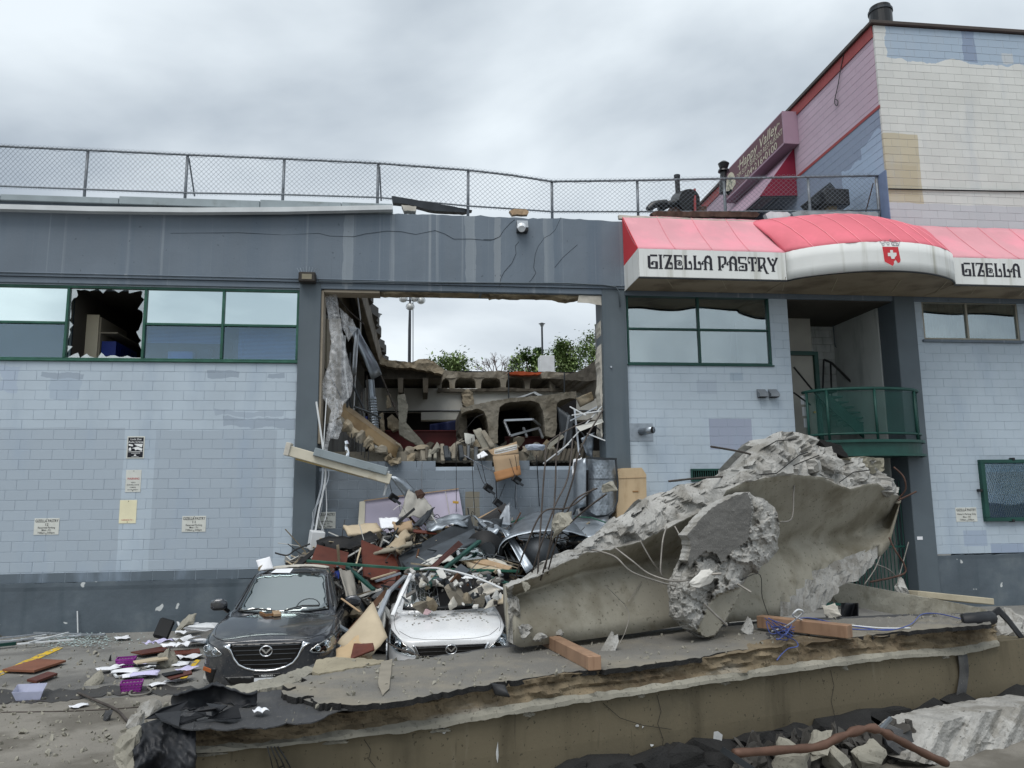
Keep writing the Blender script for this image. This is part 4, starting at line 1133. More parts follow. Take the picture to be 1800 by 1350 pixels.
for k, x in enumerate((1338, 1358)):
    p = W(x, 692, -.01)
    hv = thing('wall_vent_hood', ('first' if k == 0 else 'second') + ' of the two small grey vent hoods on the wall, ' + ('nearer the collapsed bay' if k == 0 else 'nearer the balcony'), 'vent', p, 'small wall vent hoods')
    mk('hood', prismv([(p.x - .1, -.005, p.z + .1), (p.x - .1, -.16, p.z - .02), (p.x - .1, -.16, p.z - .08), (p.x - .1, -.005, p.z - .08)], (.2, 0, 0)), M('vent_hood', C(126, 132, 138), .5, .3), hv)
    mk('opening', box2((p.x - .08, -.155, p.z - .095), (p.x + .08, -.02, p.z - .082)), m_void, hv)
ex = thing('exhaust_pipe', 'short steel exhaust pipe on a square plate in the block wall', 'pipe', W(1120, 765, -.02))
p = W(1127, 759, -.006)
mk('plate', box2((p.x - .26, -.012, p.z - .2), (p.x + .26, -.002, p.z + .18), .003), m_galv, ex)
mk('pipe', tubev([p, p + Vector((.12, -.42, 0))], .075, 16), m_galv, ex, True)
mk('bore', tubev([p + Vector((.12, -.421, 0)), p + Vector((.122, -.424, 0))], .064, 16), m_void, ex)

# ================================================================ wall signs
m_sign = M('sign_white', C(204, 206, 200), .5, 0, .05, 5, .03, col2=C(170, 170, 158), c2=(6, .55, .7, .4))
m_stext = M('sign_ink', C(52, 52, 56), .6)
m_sred = M('sign_red', C(176, 74, 74), .6)
def sign(name, label, x0, x1, y0, y1, Y, lines, back=m_sign, ch=.012):
    a, b = W(x0, y0, Y), W(x1, y1, Y)
    xa, xb, z1, z0 = W((x0), (y0 + y1) / 2, Y).x, W(x1, (y0 + y1) / 2, Y).x, W((x0 + x1) / 2, y0, Y).z, W((x0 + x1) / 2, y1, Y).z
    s = thing(name, label, 'sign', ((xa + xb) / 2, Y, z0))
    mk('plate', box2((xa, Y - .006, z0), (xb, Y + .0, z1), .002), back, s)
    w, h = xb - xa, z1 - z0
    for i, (tx, fx, fy, sz, bo, mt, wd_) in enumerate(lines):
        vf = textv(tx, sz * h, (xa + w * fx, Y - .0075, z0 + h * fy), (1, 0, 0), (0, 0, 1), .001, bo, 'CENTER', 0, 1.0)
        wmax = max(v.x for v in vf[0]) - min(v.x for v in vf[0])
        k = wd_ * w / wmax; cx = xa + w * fx
        mk('lettering', ([Vector((cx + (v.x - cx) * k, v.y, v.z)) for v in vf[0]], vf[1]), mt, s, fix=False)
    for fx in (.5,):
        for fy in (.06, .95): mk('screw', cylv((xa + w * fx, Y - .008, z0 + h * fy), .008, .004, 8, 'Y'), m_dgalv, s)
    return s, xa, xb, z0, z1
for lab, num, x0, x1, y0, y1, Y in (('white parking sign numbered 12 beside the sun-faded yellow sign', '12', 60, 104, 911, 940, -.002), ('white parking sign numbered 11 above the grey car', '11', 320, 362, 907, 935, -.002), ('white parking sign numbered 10 partly hidden by hanging metal strips', '10', 556, 590, 900, 929, .348)):
    sign('parking_sign', lab, x0, x1, y0, y1, Y, [('GIZELLA PASTRY', .5, .76, .24, .01, m_stext, .92), (num, .5, .55, .22, .01, m_stext, .12), ('Reserved Parking', .5, .38, .16, .006, m_stext, .68), ('Mon - Fri', .5, .23, .16, .006, m_stext, .36), ('7:00am - 3:00pm', .5, .07, .16, .006, m_stext, .68)])
sign('parking_sign', "white visitor's parking sign beside the barred ground-floor window", 1680, 1717, 892, 917, -.002, [('GIZELLA PASTRY', .5, .74, .25, .012, m_stext, .92), ("Visitor's Parking Only", .5, .48, .17, .006, m_stext, .9), ('Mon - Fri', .5, .28, .17, .006, m_stext, .36), ('7:00am - 5:00pm', .5, .08, .17, .006, m_stext, .68)])
m_sblack = M('sign_black', C(18, 20, 30), .5)
m_swh = M('sign_print_white', C(226, 228, 228), .6)
s, xa, xb, z0, z1 = sign('crime_sign', 'black and white auto crime warning sign on the block wall', 223, 254, 767, 806, -.002, [])
mk('print_field', box2((xa + .022, -.0105, z0 + .022), (xb - .022, -.0085, z1 - .022)), m_sblack, s)
w, h = xb - xa, z1 - z0
for tx, fy, sz, wd_ in (('Lock Out', .83, .11, .62), ('Auto Crime', .71, .11, .84), ('DO NOT LEAVE VALUABLES', .30, .05, .8), ('IN YOUR VEHICLE', .25, .045, .5), ('POLICE', .06, .04, .4)):
    vf = textv(tx, sz * h, (xa + w / 2, -.0118, z0 + h * fy), (1, 0, 0), (0, 0, 1), 0, .012, 'CENTER')
    if sz < .06: continue
    wm_ = max(v.x for v in vf[0]) - min(v.x for v in vf[0]); k = wd_ * w / wm_; cx = xa + w / 2
    mk('lettering', ([Vector((cx + (v.x - cx) * k, v.y, v.z)) for v in vf[0]], vf[1]), m_swh, s, fix=False)
art = [[(.1, .66), (.36, .62), (.34, .54), (.1, .58)], [(.4, .66), (.9, .66), (.86, .5), (.62, .56), (.5, .6)], [(.3, .46), (.6, .54), (.9, .44), (.86, .34), (.62, .4), (.5, .36), (.45, .44)], [(.12, .46), (.2, .5), (.26, .46), (.26, .35), (.12, .35)], [(.1, .31), (.9, .32), (.9, .30), (.1, .29)], [(.28, .25), (.78, .255), (.78, .235), (.28, .23)], [(.44, .16), (.5, .19), (.56, .16), (.57, .12), (.43, .12)], [(.3, .085), (.7, .085), (.7, .07), (.3, .07)]]
mk('print_art', join(*[([Vector((xa + w * a, -.0118, z0 + h * b)) for a, b in pl], [tuple(range(len(pl)))]) for pl in art]), m_swh, s, fix=False)
s, xa, xb, z0, z1 = sign('camera_sign', 'white video surveillance warning sign with a camera pictogram', 221, 248, 826, 865, -.002, [('WARNING', .5, .56, .13, .012, m_sred, .8), ('VIDEO', .5, .41, .075, .008, m_stext, .3), ('SURVEILLANCE', .5, .30, .075, .008, m_stext, .78), ('CAMERA', .5, .19, .075, .008, m_stext, .42), ('ON PROPERTY', .5, .08, .075, .008, m_stext, .72)])
w, h = xb - xa, z1 - z0
mk('camera_pictogram', join(*[([Vector((xa + w * a, -.0078, z0 + h * b)) for a, b in pl], [tuple(range(len(pl)))]) for pl in ([(.32, .88), (.64, .88), (.64, .73), (.32, .73)], [(.641, .83), (.7, .81), (.82, .86), (.82, .74), (.7, .79), (.641, .77)], [(.24, .87), (.319, .86), (.319, .82), (.24, .83)])]), m_sblack, s, fix=False)
m_fade = M('faded_yellow_print', C(222, 190, 96), .6, 0, .1, 4, 0)
s, xa, xb, z0, z1 = sign('faded_sign', 'sun-faded cream and yellow sign lowest of three on the wall', 210, 240, 879, 920, -.002, [('WARNING TO 1', .5, .12, .08, .006, m_sred, .7), ('TRESPASSERS', .5, .06, .05, .006, m_sred, .5)][:1], M('faded_sign_plate', C(226, 220, 188), .5, 0, .05, 4, .02))
w, h = xb - xa, z1 - z0
mk('print_sun', ([Vector((xa + w * a, -.0078, z0 + h * b)) for a, b in [(.05, .22), (.95, .22), (.95, .45), (.8, .54), (.6, .58), (.38, .57), (.2, .52), (.05, .44)]], [tuple(range(8))]), m_fade, s, fix=False)
mk('print_cloud', ([Vector((xa + w * a, -.0078, z0 + h * b)) for a, b in [(.08, .72), (.2, .77), (.34, .73), (.42, .70), (.2, .69)]], [tuple(range(5))]), M('print_grey', C(150, 150, 146), .6), s, fix=False)
solo('address_label', boxv(W(1617, 946, -.104), (.13, .004, .07), None, .001), m_paper, 'tiny white label low on the grey column below the balcony', 'label')
solo('jamb_screw_light', cylv(W(1074, 645, -.085), .022, .03, 10, 'Y'), m_alu, 'small round metal button on the column right of the opening', 'fitting')

# ================================================================ far things seen through the opening
m_leaf = M('leaf_green', C(122, 140, 90), .6, 0, .4, 1.2, 0, col2=C(66, 92, 44), c2=(.8, .45, .6, .8), spec=.3)
m_leafd = M('leaf_dark_green', C(62, 88, 50), .6, 0, .35, 1.2, 0, spec=.3)
m_bark = M('bark', C(84, 74, 66), .9, 0, .2, 5, .3)
def leaves(n, fn, size, rnd):
    V, F = [], []
    for _ in range(n):
        c = fn(rnd)
        d = Vector((rnd.gauss(0, 1), rnd.gauss(0, 1), rnd.gauss(0, .7))).normalized(); s, u = frame_of(d)
        k = len(V); q = size * rnd.uniform(.6, 1.3)
        V += [c + d * q, c + s * q * .5, c - d * q, c - s * q * .5 + u * q * .15]
        F.append((k, k + 1, k + 2, k + 3))
    return V, F
def tree(name, label, px_, top, base, Y, wpx, mat, shape='round', n=2600, seed=1):
    rnd = random.Random(seed)
    tp, bs = W(px_, top, Y), W(px_, base, Y)
    root = thing(name, label, 'tree', (bs.x, Y, 0), 'trees beyond the collapsed bay')
    H = tp.z; wid = (W(px_ + wpx / 2, 640, Y) - W(px_ - wpx / 2, 640, Y)).length / 2
    cb = max(.0, bs.z - wid * .9)
    mk('trunk', tubev([Vector((bs.x, Y, 0)), Vector((bs.x + .1, Y, H * .4)), Vector((bs.x - .05, Y, H * .7)), Vector((bs.x, Y, H * .9))], [.2, .16, .1, .03], 8), m_bark, root, True)
    cl = []
    for _ in range(26):
        f = rnd.random()
        z = cb + (H - cb) * f
        r = wid * (1 - f) ** .8 if shape == 'cone' else wid * math.sqrt(max(.05, 1 - (2 * f - .9) ** 2 * .9))
        a = rnd.uniform(0, 6.28); rr = r * rnd.uniform(.3, .95)
        cl.append((Vector((bs.x + math.cos(a) * rr, Y + math.sin(a) * rr, z)), wid * rnd.uniform(.2, .42)))
    lim = []
    for c, r in cl[:12]: lim.append(tubev([Vector((bs.x, Y, max(.5, c.z - wid * .7))), c], [.06, .02], 5))
    mk('limbs', join(*lim), m_bark, root)
    def fn(rd):
        c, r = rd.choice(cl)
        return c + Vector((rd.gauss(0, r * .55), rd.gauss(0, r * .55), rd.gauss(0, r * .45)))
    mk('crown', leaves(int(n * 1.7), fn, .12, rnd), mat, root, fix=False)
tree('leafy_tree', 'low bright green tree beyond the broken roof, beside the light mast', 795, 634, 676, 30, 130, m_leaf, n=4200, seed=2)
tree('leafy_tree', 'green tree behind the lamp post with the white box', 930, 620, 676, 31, 92, m_leaf, n=3600, seed=3)
tree('conifer_tree', 'small dark conifer behind the second lamp post', 948, 612, 655, 36, 26, m_leafd, 'cone', 1500, seed=4)
tree('conical_tree', 'pointed mid-green tree standing right of the lamp post', 990, 606, 676, 33, 108, m_leaf, 'cone', 5200, seed=5)
tree('broad_tree', 'taller leafy tree against the broken jamb of the opening', 1046, 600, 676, 36, 120, m_leaf, n=5200, seed=6)
bt = thing('bare_tree', 'leafless tree with many fine branches above the broken roof', 'tree', (W(872, 655, 32).x, 32, 0), 'trees beyond the collapsed bay')
rnd = random.Random(8)
tw = []
def twig(p, d, L, r, k):
    q = p + d * L; tw.append(tubev([p, (p + q) / 2 + Vector((rnd.gauss(0, .04), 0, rnd.gauss(0, .04))) * L, q], [r, r * .8, r * .62], 4))
    if k:
        for _ in range(3):
            e = (d + Vector((rnd.gauss(0, .48), rnd.gauss(0, .4), rnd.gauss(.08, .3)))).normalized()
            twig(q, e, L * rnd.uniform(.6, .82), r * .6, k - 1)
b0 = Vector((W(872, 655, 32).x, 32, 0))
zt = W(872, 668, 32).z
mk('trunk', tubev([b0, Vector((b0.x, 32, zt))], [.2, .12], 8), m_bark, bt)
for a in (-.75, -.3, .1, .5, .85): twig(Vector((b0.x, 32, zt - .1)), Vector((math.sin(a), .1, math.cos(a))).normalized(), .62, .055, 4)
mk('branches', join(*tw), M('grey_bark', C(110, 98, 96), .9), bt, fix=False)
lm = thing('light_mast', 'tall mast with four round floodlights beyond the collapsed roof', 'lamp', (W(720, 640, 24).x, 24, 0))
mk('mast', tubev([Vector((W(720, 640, 24).x, 24, 0)), W(720, 580, 24), W(721, 520, 24)], [.1, .08, .05], 8), m_dgalv, lm)
mk('ladder_cable', tubev([W(726, 640, 24.1), W(726, 520, 24.1)], .02, 4), m_dgalv, lm)
mk('crossarm', tubev([W(706, 528, 24), W(742, 528, 24)], .03, 6), m_dgalv, lm)
for x, y in ((709, 525), (729, 524), (740, 528), (721, 539)):
    h = mk('lamp_head', tubev([W(x, y, 23.9), W(x, y, 24.05)], [.13, .20], 16), M('lamp_reflector', C(206, 208, 206), .4, .3), lm, True)
    mk('lamp_guard', tubev([W(x + 7.5 * math.cos(t * .524), y + 6.5 * math.sin(t * .524), 23.85) for t in range(12)], .012, 4, True), m_alu, h)
def lamppost(lab, x, yt, yb, Y):
    r = thing('lamp_post', lab, 'lamp', (W(x, yb, Y).x, Y, 0))
    t = W(x, yt, Y)
    mk('pole', tubev([Vector((t.x, Y, 0)), t - Vector((0, 0, .3))], .06, 8), m_dgalv, r)
    mk('lantern', tubev([t - Vector((0, 0, .3)), t - Vector((0, 0, .08))], [.06, .16], 10), m_alu, r)
    mk('lantern_cap', tubev([t - Vector((0, 0, .08)), t], [.22, .03], 10), m_blackp, r)
lamppost('distant lamp post beside the hanging roof edge', 665, 550, 640, 26)
lamppost('distant lamp post in front of the trees', 952.5, 567, 640, 30)
solo('white_cabinet', box2(W(950, 654, 22), W(970, 630, 22.8), .02), m_white, 'white metal cabinet standing on the far roof under the lamp post', 'cabinet')
# ================================================================ fallen double-tee deck in the foreground
def pw(c, x):
    if x <= c[0][0]: return c[0][1]
    for (a, b), (c_, d) in zip(c[:-1], c[1:]):
        if x <= c_: return b + (d - b) * (x - a) / (c_ - a)
    return c[-1][1]
def plane(a, b):
    d = (b - a); d.z = 0; d.normalize()
    n = Vector((d.y, -d.x, 0))
    if n.y > 0: n = -n
    return a, n
ZD = .95
dA, dN = plane(G(333, 1277, ZD), G(1747, 1100, ZD))
def DP(x, y, off=0.0): return PL(x, y, dA + dN * off, dN)
ET = [(290, 1284), (333, 1279), (467, 1281), (520, 1272), (556, 1264), (578, 1255), (680, 1240), (769, 1222), (867, 1204), (1000, 1184), (1107, 1176), (1178, 1165), (1262, 1152), (1369, 1134), (1489, 1123), (1622, 1110), (1750, 1100)]
EL = [(290, 1328), (338, 1322), (467, 1313), (600, 1298), (778, 1277), (840, 1265), (1000, 1237), (1249, 1201), (1400, 1179), (1578, 1156), (1684, 1151), (1755, 1134)]
ES = [(200, 1462), (1000, 1350), (1249, 1318), (1444, 1285), (1578, 1264), (1800, 1237), (1900, 1223)]
FE = [(290, 1262), (340, 1236), (445, 1210), (500, 1190), (554, 1161), (583, 1157), (671, 1162), (752, 1156), (840, 1143), (915, 1134), (1100, 1112), (1300, 1097), (1500, 1086), (1735, 1076)]
m_deckedge = M('broken_deck_edge', C(122, 110, 90), .95, 0, .22, 3, .9, 22, col2=C(84, 72, 56), c2=(1.6, .45, .62, .9), streak=[(C(150, 146, 136), 1.2, .58, .72, .7, 6)], speck=(C(60, 54, 44), 30, .62, .68, .7), bdist=.02)
m_stem = M('aged_formed_concrete', C(106, 98, 80), .88, 0, .1, .9, .25, 30, col2=C(84, 79, 66), c2=(.9, .48, .68, .7),
           streak=[(C(70, 64, 50), 2.6, .50, .74, .7, .5), (C(138, 132, 116), 5, .60, .76, .5, .8), (C(60, 55, 44), 14, .66, .76, .6, 1.2)], speck=(C(52, 48, 38), 34, .66, .70, .7))
m_lip = M('grey_concrete_lip', C(140, 137, 126), .9, 0, .15, 2, .5, 40, speck=(C(80, 76, 68), 40, .6, .68, .5))
m_topc = M('deck_asphalt', C(112, 110, 105), .92, 0, .09, .9, .55, 160, col2=C(138, 131, 116), c2=(1.0, .44, .64, .8), speck=(C(142, 140, 134), 110, .56, .66, .45), streak=[(C(84, 83, 80), .8, .52, .7, .6, .8)], bdist=.006)
m_memb = M('roof_membrane', C(66, 67, 69), .75, 0, .12, 1.4, .25, 40, col2=C(92, 91, 88), c2=(1.6, .5, .66, .7), speck=(C(120, 118, 112), 50, .66, .72, .6))
m_dkmemb = M('black_membrane', C(34, 36, 40), .55, 0, .18, 2, .3, 14, col2=C(58, 58, 58), c2=(2, .52, .7, .6))
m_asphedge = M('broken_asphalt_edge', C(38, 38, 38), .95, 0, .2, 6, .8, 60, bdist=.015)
dk = thing('fallen_deck_slab', 'long fallen concrete parking deck slab lying across the foreground', 'slab', G(1000, 1340, 0) + Vector((0, 1, .2)))
NS = 210
V, rows = [], 15
for i in range(NS):
    t = i / (NS - 1)
    x = 290 + (1752 - 290) * t
    xf = 290 + (1735 - 290) * t
    ring = []
    near = DP(x, pw(ET, x)); lip = DP(x, pw(EL, x), .03)
    far = G(xf, pw(FE, xf), ZD)
    far.z = near.z * .4 + ZD * .6
    ring.append(far + Vector((0, 0, -.12)))
    for k in range(4): ring.append(far.lerp(near, k / 4) + Vector((0, 0, .006 * fbm((x * .02, k, 1), 1.5))))
    for k in range(8):
        p = near.lerp(lip, k / 7)
        w = .055 * fbm((p.x * 1.0, k * .35, p.z * 5), 2.3) + .02 * fbm((p.x, 3, p.z), 11)
        if k >= 6: w = .03 + .012 * fbm((p.x, 0, 4), 4)
        ring.append(p + dN * (w - (.02 if 0 < k < 5 else 0)) + Vector((0, 0, .012 * fbm((p.x, k, 9), 5))))
    ring.append(lip - dN * .22 + Vector((0, 0, -.01)))
    ring.append((lip + far) / 2 + Vector((0, 0, -.12)))
    V += ring
F = [(i * rows + k, i * rows + (k + 1) % rows, (i + 1) * rows + (k + 1) % rows, (i + 1) * rows + k) for i in range(NS - 1) for k in range(rows)]
F += [tuple(range(rows)), tuple((NS - 1) * rows + k for k in range(rows))]
fm = [(0 if k < 4 or k >= 12 else (2 if k in (10, 11) else 1)) for i in range(NS - 1) for k in range(rows)] + [1, 1]
mk('flange', (V, F), [m_memb, m_deckedge, m_lip], dk, False, fm)
# web of the tee, facing the camera
V = []
for i in range(80):
    x = 240 + (1880 - 240) * i / 79
    yt = pw(EL, x) - 6 if x < 1755 else 1128 - (x - 1755) * .12
    a, b = DP(x, yt, .0), DP(x, pw(ES, x), .0)
    off = .008 * fbm((a.x, 0, 0), .8)
    V += [a + dN * off, a.lerp(b, .33) + dN * (off + .006 * fbm((a.x, 1, 0), 1.5)), a.lerp(b, .66) + dN * off, b + dN * (off - .012) + Vector((0, 0, .012 * fbm((a.x, 5, 0), 3))), b - dN * .20, a - dN * .26]
F = [(i * 6 + k, i * 6 + (k + 1) % 6, (i + 1) * 6 + (k + 1) % 6, (i + 1) * 6 + k) for i in range(79) for k in range(6)] + [tuple(range(6)), tuple(79 * 6 + k for k in range(6))]
mk('web', (V, F), m_stem, dk)
V2 = [p - dN * 1.15 for p in V[6 * 30:]]
mk('web', (V2, [(i * 6 + k, i * 6 + (k + 1) % 6, (i + 1) * 6 + (k + 1) % 6, (i + 1) * 6 + k) for i in range(49) for k in range(6)] + [tuple(range(6)), tuple(49 * 6 + k for k in range(6))]), m_stem, dk)
asp = [(495, 1222), (520, 1226), (547, 1235), (600, 1239), (680, 1236), (769, 1219), (867, 1201), (1000, 1181), (1107, 1173), (1178, 1163), (1230, 1156), (1262, 1148), (1369, 1131), (1489, 1120), (1622, 1107), (1744, 1097), (1732, 1077), (1500, 1087), (1300, 1098), (1100, 1113), (915, 1135), (840, 1144), (752, 1157), (671, 1163), (583, 1159), (566, 1168), (560, 1185), (528, 1190), (540, 1196), (505, 1203), (515, 1210)]
vf, ctr = reliefv(asp, 9, lambda x, y: G(x, y, ZD + .05 + .008 * fbm((x * .02, y * .05, 0), 1) + (.05 * max(0, (x - 1500) / 250) if y > 1090 else 0)), lambda x, y: Vector((0, 0, -.042)), 1.6, 3)
mk('asphalt_topping', vf, [m_topc, m_asphedge], dk, fm=[0 if c else 1 for c in ctr])
mem = [(300, 1262), (345, 1244), (440, 1222), (500, 1206), (540, 1190), (590, 1180), (640, 1200), (720, 1226), (640, 1241), (584, 1252), (570, 1262), (556, 1268), (530, 1272), (505, 1271), (490, 1276), (467, 1280), (430, 1277), (400, 1284), (370, 1280), (340, 1282), (300, 1276)]
vf, ctr = reliefv(mem, 9, lambda x, y: G(x, y, ZD + .022 + .012 * fbm((x * .03, y * .08, 2), 1)), lambda x, y: Vector((0, 0, -.008)), 1.2, 9)
mk('membrane', vf, m_memb, dk)
ctp = [(556, 1160), (583, 1155), (640, 1157), (676, 1161), (668, 1166), (560, 1184), (548, 1180)]
vf, ctr = reliefv(ctp, 6, lambda x, y: G(x, y, ZD + .062), lambda x, y: Vector((0, 0, -.09)), 1.0, 10)
mk('bare_concrete_corner', vf, M('pale_deck_concrete', C(150, 142, 122), .9, 0, .15, 2, .5, 50, speck=(C(100, 96, 86), 40, .6, .68, .5)), dk)
vf, ctr = reliefv([(352, 1216), (400, 1206), (445, 1199), (490, 1188), (540, 1170), (560, 1176), (528, 1194), (500, 1205), (440, 1216), (380, 1228)], 6, lambda x, y: G(x, y, ZD + .045 + .012 * fbm((x * .1, y * .1, 0), 1)), lambda x, y: Vector((0, 0, -.10)), 1.4, 21)
mk('bare_concrete_edge', vf, m_lip, dk)
vf, ctr = reliefv([(670, 1163), (690, 1158), (684, 1210), (672, 1222), (664, 1200)], 8, lambda x, y: G(x, y, ZD + .063), lambda x, y: Vector((0, 0, -.004)), .5, 10)
mk('faded_line', vf, M('faded_marking', C(136, 130, 118), .9, 0, .1, 4, .3, 80), dk)
# loose asphalt flakes at the layer's left tip
for q in ([(496, 1203), (512, 1200), (520, 1207), (505, 1210)], [(494, 1213), (540, 1218), (552, 1222), (520, 1226), (498, 1220)], [(545, 1226), (590, 1230), (600, 1236), (560, 1236)]):
    vf, ctr = reliefv(q, 5, lambda x, y: G(x, y, ZD + .07), lambda x, y: Vector((0, 0, -.05)), 1.0, 2)
    mk('asphalt_flake', vf, [m_topc, m_asphedge], dk, fm=[0 if c else 1 for c in ctr])
# black membrane hanging over the left end
def drape(u, v):
    x = 222 + 122 * u + 14 * math.sin(v * 3) * (1 - u)
    y0 = pw([(220, 1296), (250, 1272), (300, 1256), (345, 1264)], x); y = y0 + v * 120
    off = .22 * math.sin(min(1, v * 1.5) * math.pi * .5) + .10 * math.sin(u * 7 + v * 3) * v + .05 * fbm((u * 3, v * 3, 0), 1.5) - .12 * (1 - u)
    return DP(x, y, off)
mk('hanging_membrane', shellv(gridv(drape, 40, 30), .012), m_dkmemb, dk, True)
def roll(u, v):
    x = 303 + 150 * u
    a = -.4 + v * 4.0
    base = G(x, 1256 - 10 * u + 5 * math.sin(u * 9), ZD)
    r = .055 + .014 * math.sin(u * 5) + .012 * u
    return base + dN * (-math.sin(a) * r - .06) + Vector((0, 0, r * 1.0 - math.cos(a) * r + .02 + .02 * fbm((u * 5, v, 1), 1.2)))
mk('curled_membrane', shellv(gridv(roll, 40, 18), .012), m_dkmemb, dk, True)
rnd = random.Random(2)
for k in range(7):
    x = 285 + k * 17; b = G(x, 1262 + rnd.uniform(-6, 8), ZD + .05)
    q = [b + Vector((rnd.uniform(-.15, .15), rnd.uniform(-.12, .12), rnd.uniform(-.02, .08))) for _ in range(4)]
    mk('membrane_scrap', shellv(([q[0], q[1], q[2], q[3]], [(0, 1, 2), (0, 2, 3)]), .008), m_dkmemb, dk)
mk('broken_end', chunkv(DP(232, 1322, -.05), (.3, .3, .16), 3, 18, .12), m_lip, dk)
mk('splatter', join(*[chunkv(DP(x, y, .006), (w, .012, h), i, 10, .1, 0, 0) for i, (x, y, w, h) in enumerate(((1262, 1296, .10, .14), (874, 1330, .03, .22), (1120, 1275, .03, .03), (1130, 1278, .025, .02), (780, 1283, .04, .06), (992, 1232, .05, .05), (1146, 1310, .04, .02)))]), M('white_plaster_splash', C(184, 186, 186), .8), dk)
rnd = random.Random(55)
for k in range(16):
    x = 380 + 92 * k + rnd.uniform(-30, 30); low = k % 2
    y = (min(1346, pw(ES, x) - 3) if low else pw(EL, x) + 3)
    if x > 1740 or (low and pw(ES, x) > 1352): continue
    mk('spall', chunkv(DP(x, y, -.012), (rnd.uniform(.08, .3), .06, rnd.uniform(.03, .07)), 660 + k, 16, .14, 2, 0), m_lip, dk)
for pts in ([(640, 1300), (652, 1318), (648, 1334), (660, 1349)], [(1155, 1222), (1162, 1250), (1156, 1272), (1166, 1300), (1163, 1322)], [(1460, 1178), (1466, 1205), (1461, 1232), (1470, 1270)], [(1060, 1236), (1090, 1262), (1130, 1275), (1180, 1282)]):
    mk('crack', tubev([DP(x, y, .010) for x, y in resample(pts, 6, False)], .002, 4), m_asphedge, dk)
mk('torn_tape', shellv(gridv(lambda u, v: DP(1684 + 16 * u + 3 * math.sin(v * 4), 1150 + 74 * v, .03 + .01 * math.sin(v * 9)), 6, 16), .006), m_memb, dk)
mk('hanging_wires', join(*[tubev(smoothpath([DP(470 + 6 * k, 1312, .06), DP(476 + 9 * k, 1335, .08), DP(482 + 14 * k, 1352 + 6 * k, .05), DP(500 + 20 * k, 1345 + 10 * k, .06)], 5), .005, 4) for k in range(4)]), m_blackp, dk)

# ================================================================ upended tee fragment standing on the deck
B0 = [(894, 1128), (914, 1138), (1016, 1126), (1117, 1113), (1188, 1102), (1281, 1094), (1372, 1085), (1433, 1076), (1456, 1066), (1472, 1036), (1494, 1025), (1519, 1014), (1537, 991), (1563, 961), (1575, 915), (1584, 880)]
B1 = [(894, 1085), (914, 1098), (948, 1105), (1016, 1101), (1117, 1086), (1188, 1080), (1290, 1069), (1372, 1059), (1433, 1052), (1456, 1042), (1472, 1022), (1494, 1010), (1519, 996), (1537, 972), (1563, 938), (1575, 902), (1584, 876)]
LL = [(894, 1032), (951, 1009), (1025, 973), (1075, 965), (1125, 952), (1176, 927), (1229, 900), (1262, 886), (1277, 862), (1296, 852), (1342, 840), (1403, 834), (1446, 839), (1464, 848), (1494, 860), (1520, 852), (1543, 849), (1565, 868), (1584, 872)]
STM = [(894, 1052), (951, 1034), (1025, 1010), (1100, 998), (1188, 988), (1290, 977), (1403, 964), (1470, 952), (1520, 940), (1563, 920), (1584, 878)]
UU = [(894, 1026), (930, 1008), (960, 988), (1016, 963), (1078, 916), (1131, 880), (1185, 856), (1247, 842), (1284, 832), (1292, 822), (1311, 802), (1336, 773), (1375, 756), (1403, 762), (1439, 774), (1479, 790), (1494, 805), (1550, 808), (1558, 830), (1568, 842), (1585, 856)]
sA, sN = plane(G(914, 1138, ZD + .08), G(1455, 1071, ZD + .08))
def SP(x, y, off=0.0): return PL(x, y, sA + sN * off, sN)
m_formed = M('olive_formed_concrete', C(154, 150, 137), .85, 0, .12, 1.0, .35, 40, col2=C(112, 106, 90), c2=(1.3, .46, .66, .75), streak=[(C(104, 97, 78), 3.5, .52, .74, .55, 3), (C(176, 170, 154), 6, .6, .76, .4, .7)], speck=(C(84, 79, 66), 30, .64, .69, .6))
m_broken = M('broken_concrete', C(162, 161, 157), .95, 0, .15, 4, .8, 34, col2=C(128, 125, 118), c2=(3, .48, .62, .8), speck=(C(70, 67, 62), 34, .67, .71, .85), bdist=.02)
ft = thing('upended_tee_fragment', 'curved broken concrete tee fragment with exposed rebar resting on the fallen deck', 'slab', sA + Vector((2, 1.5, 0)))
BK = Vector((.06, 1, 0))
NS, V, cols = 300, [], 0
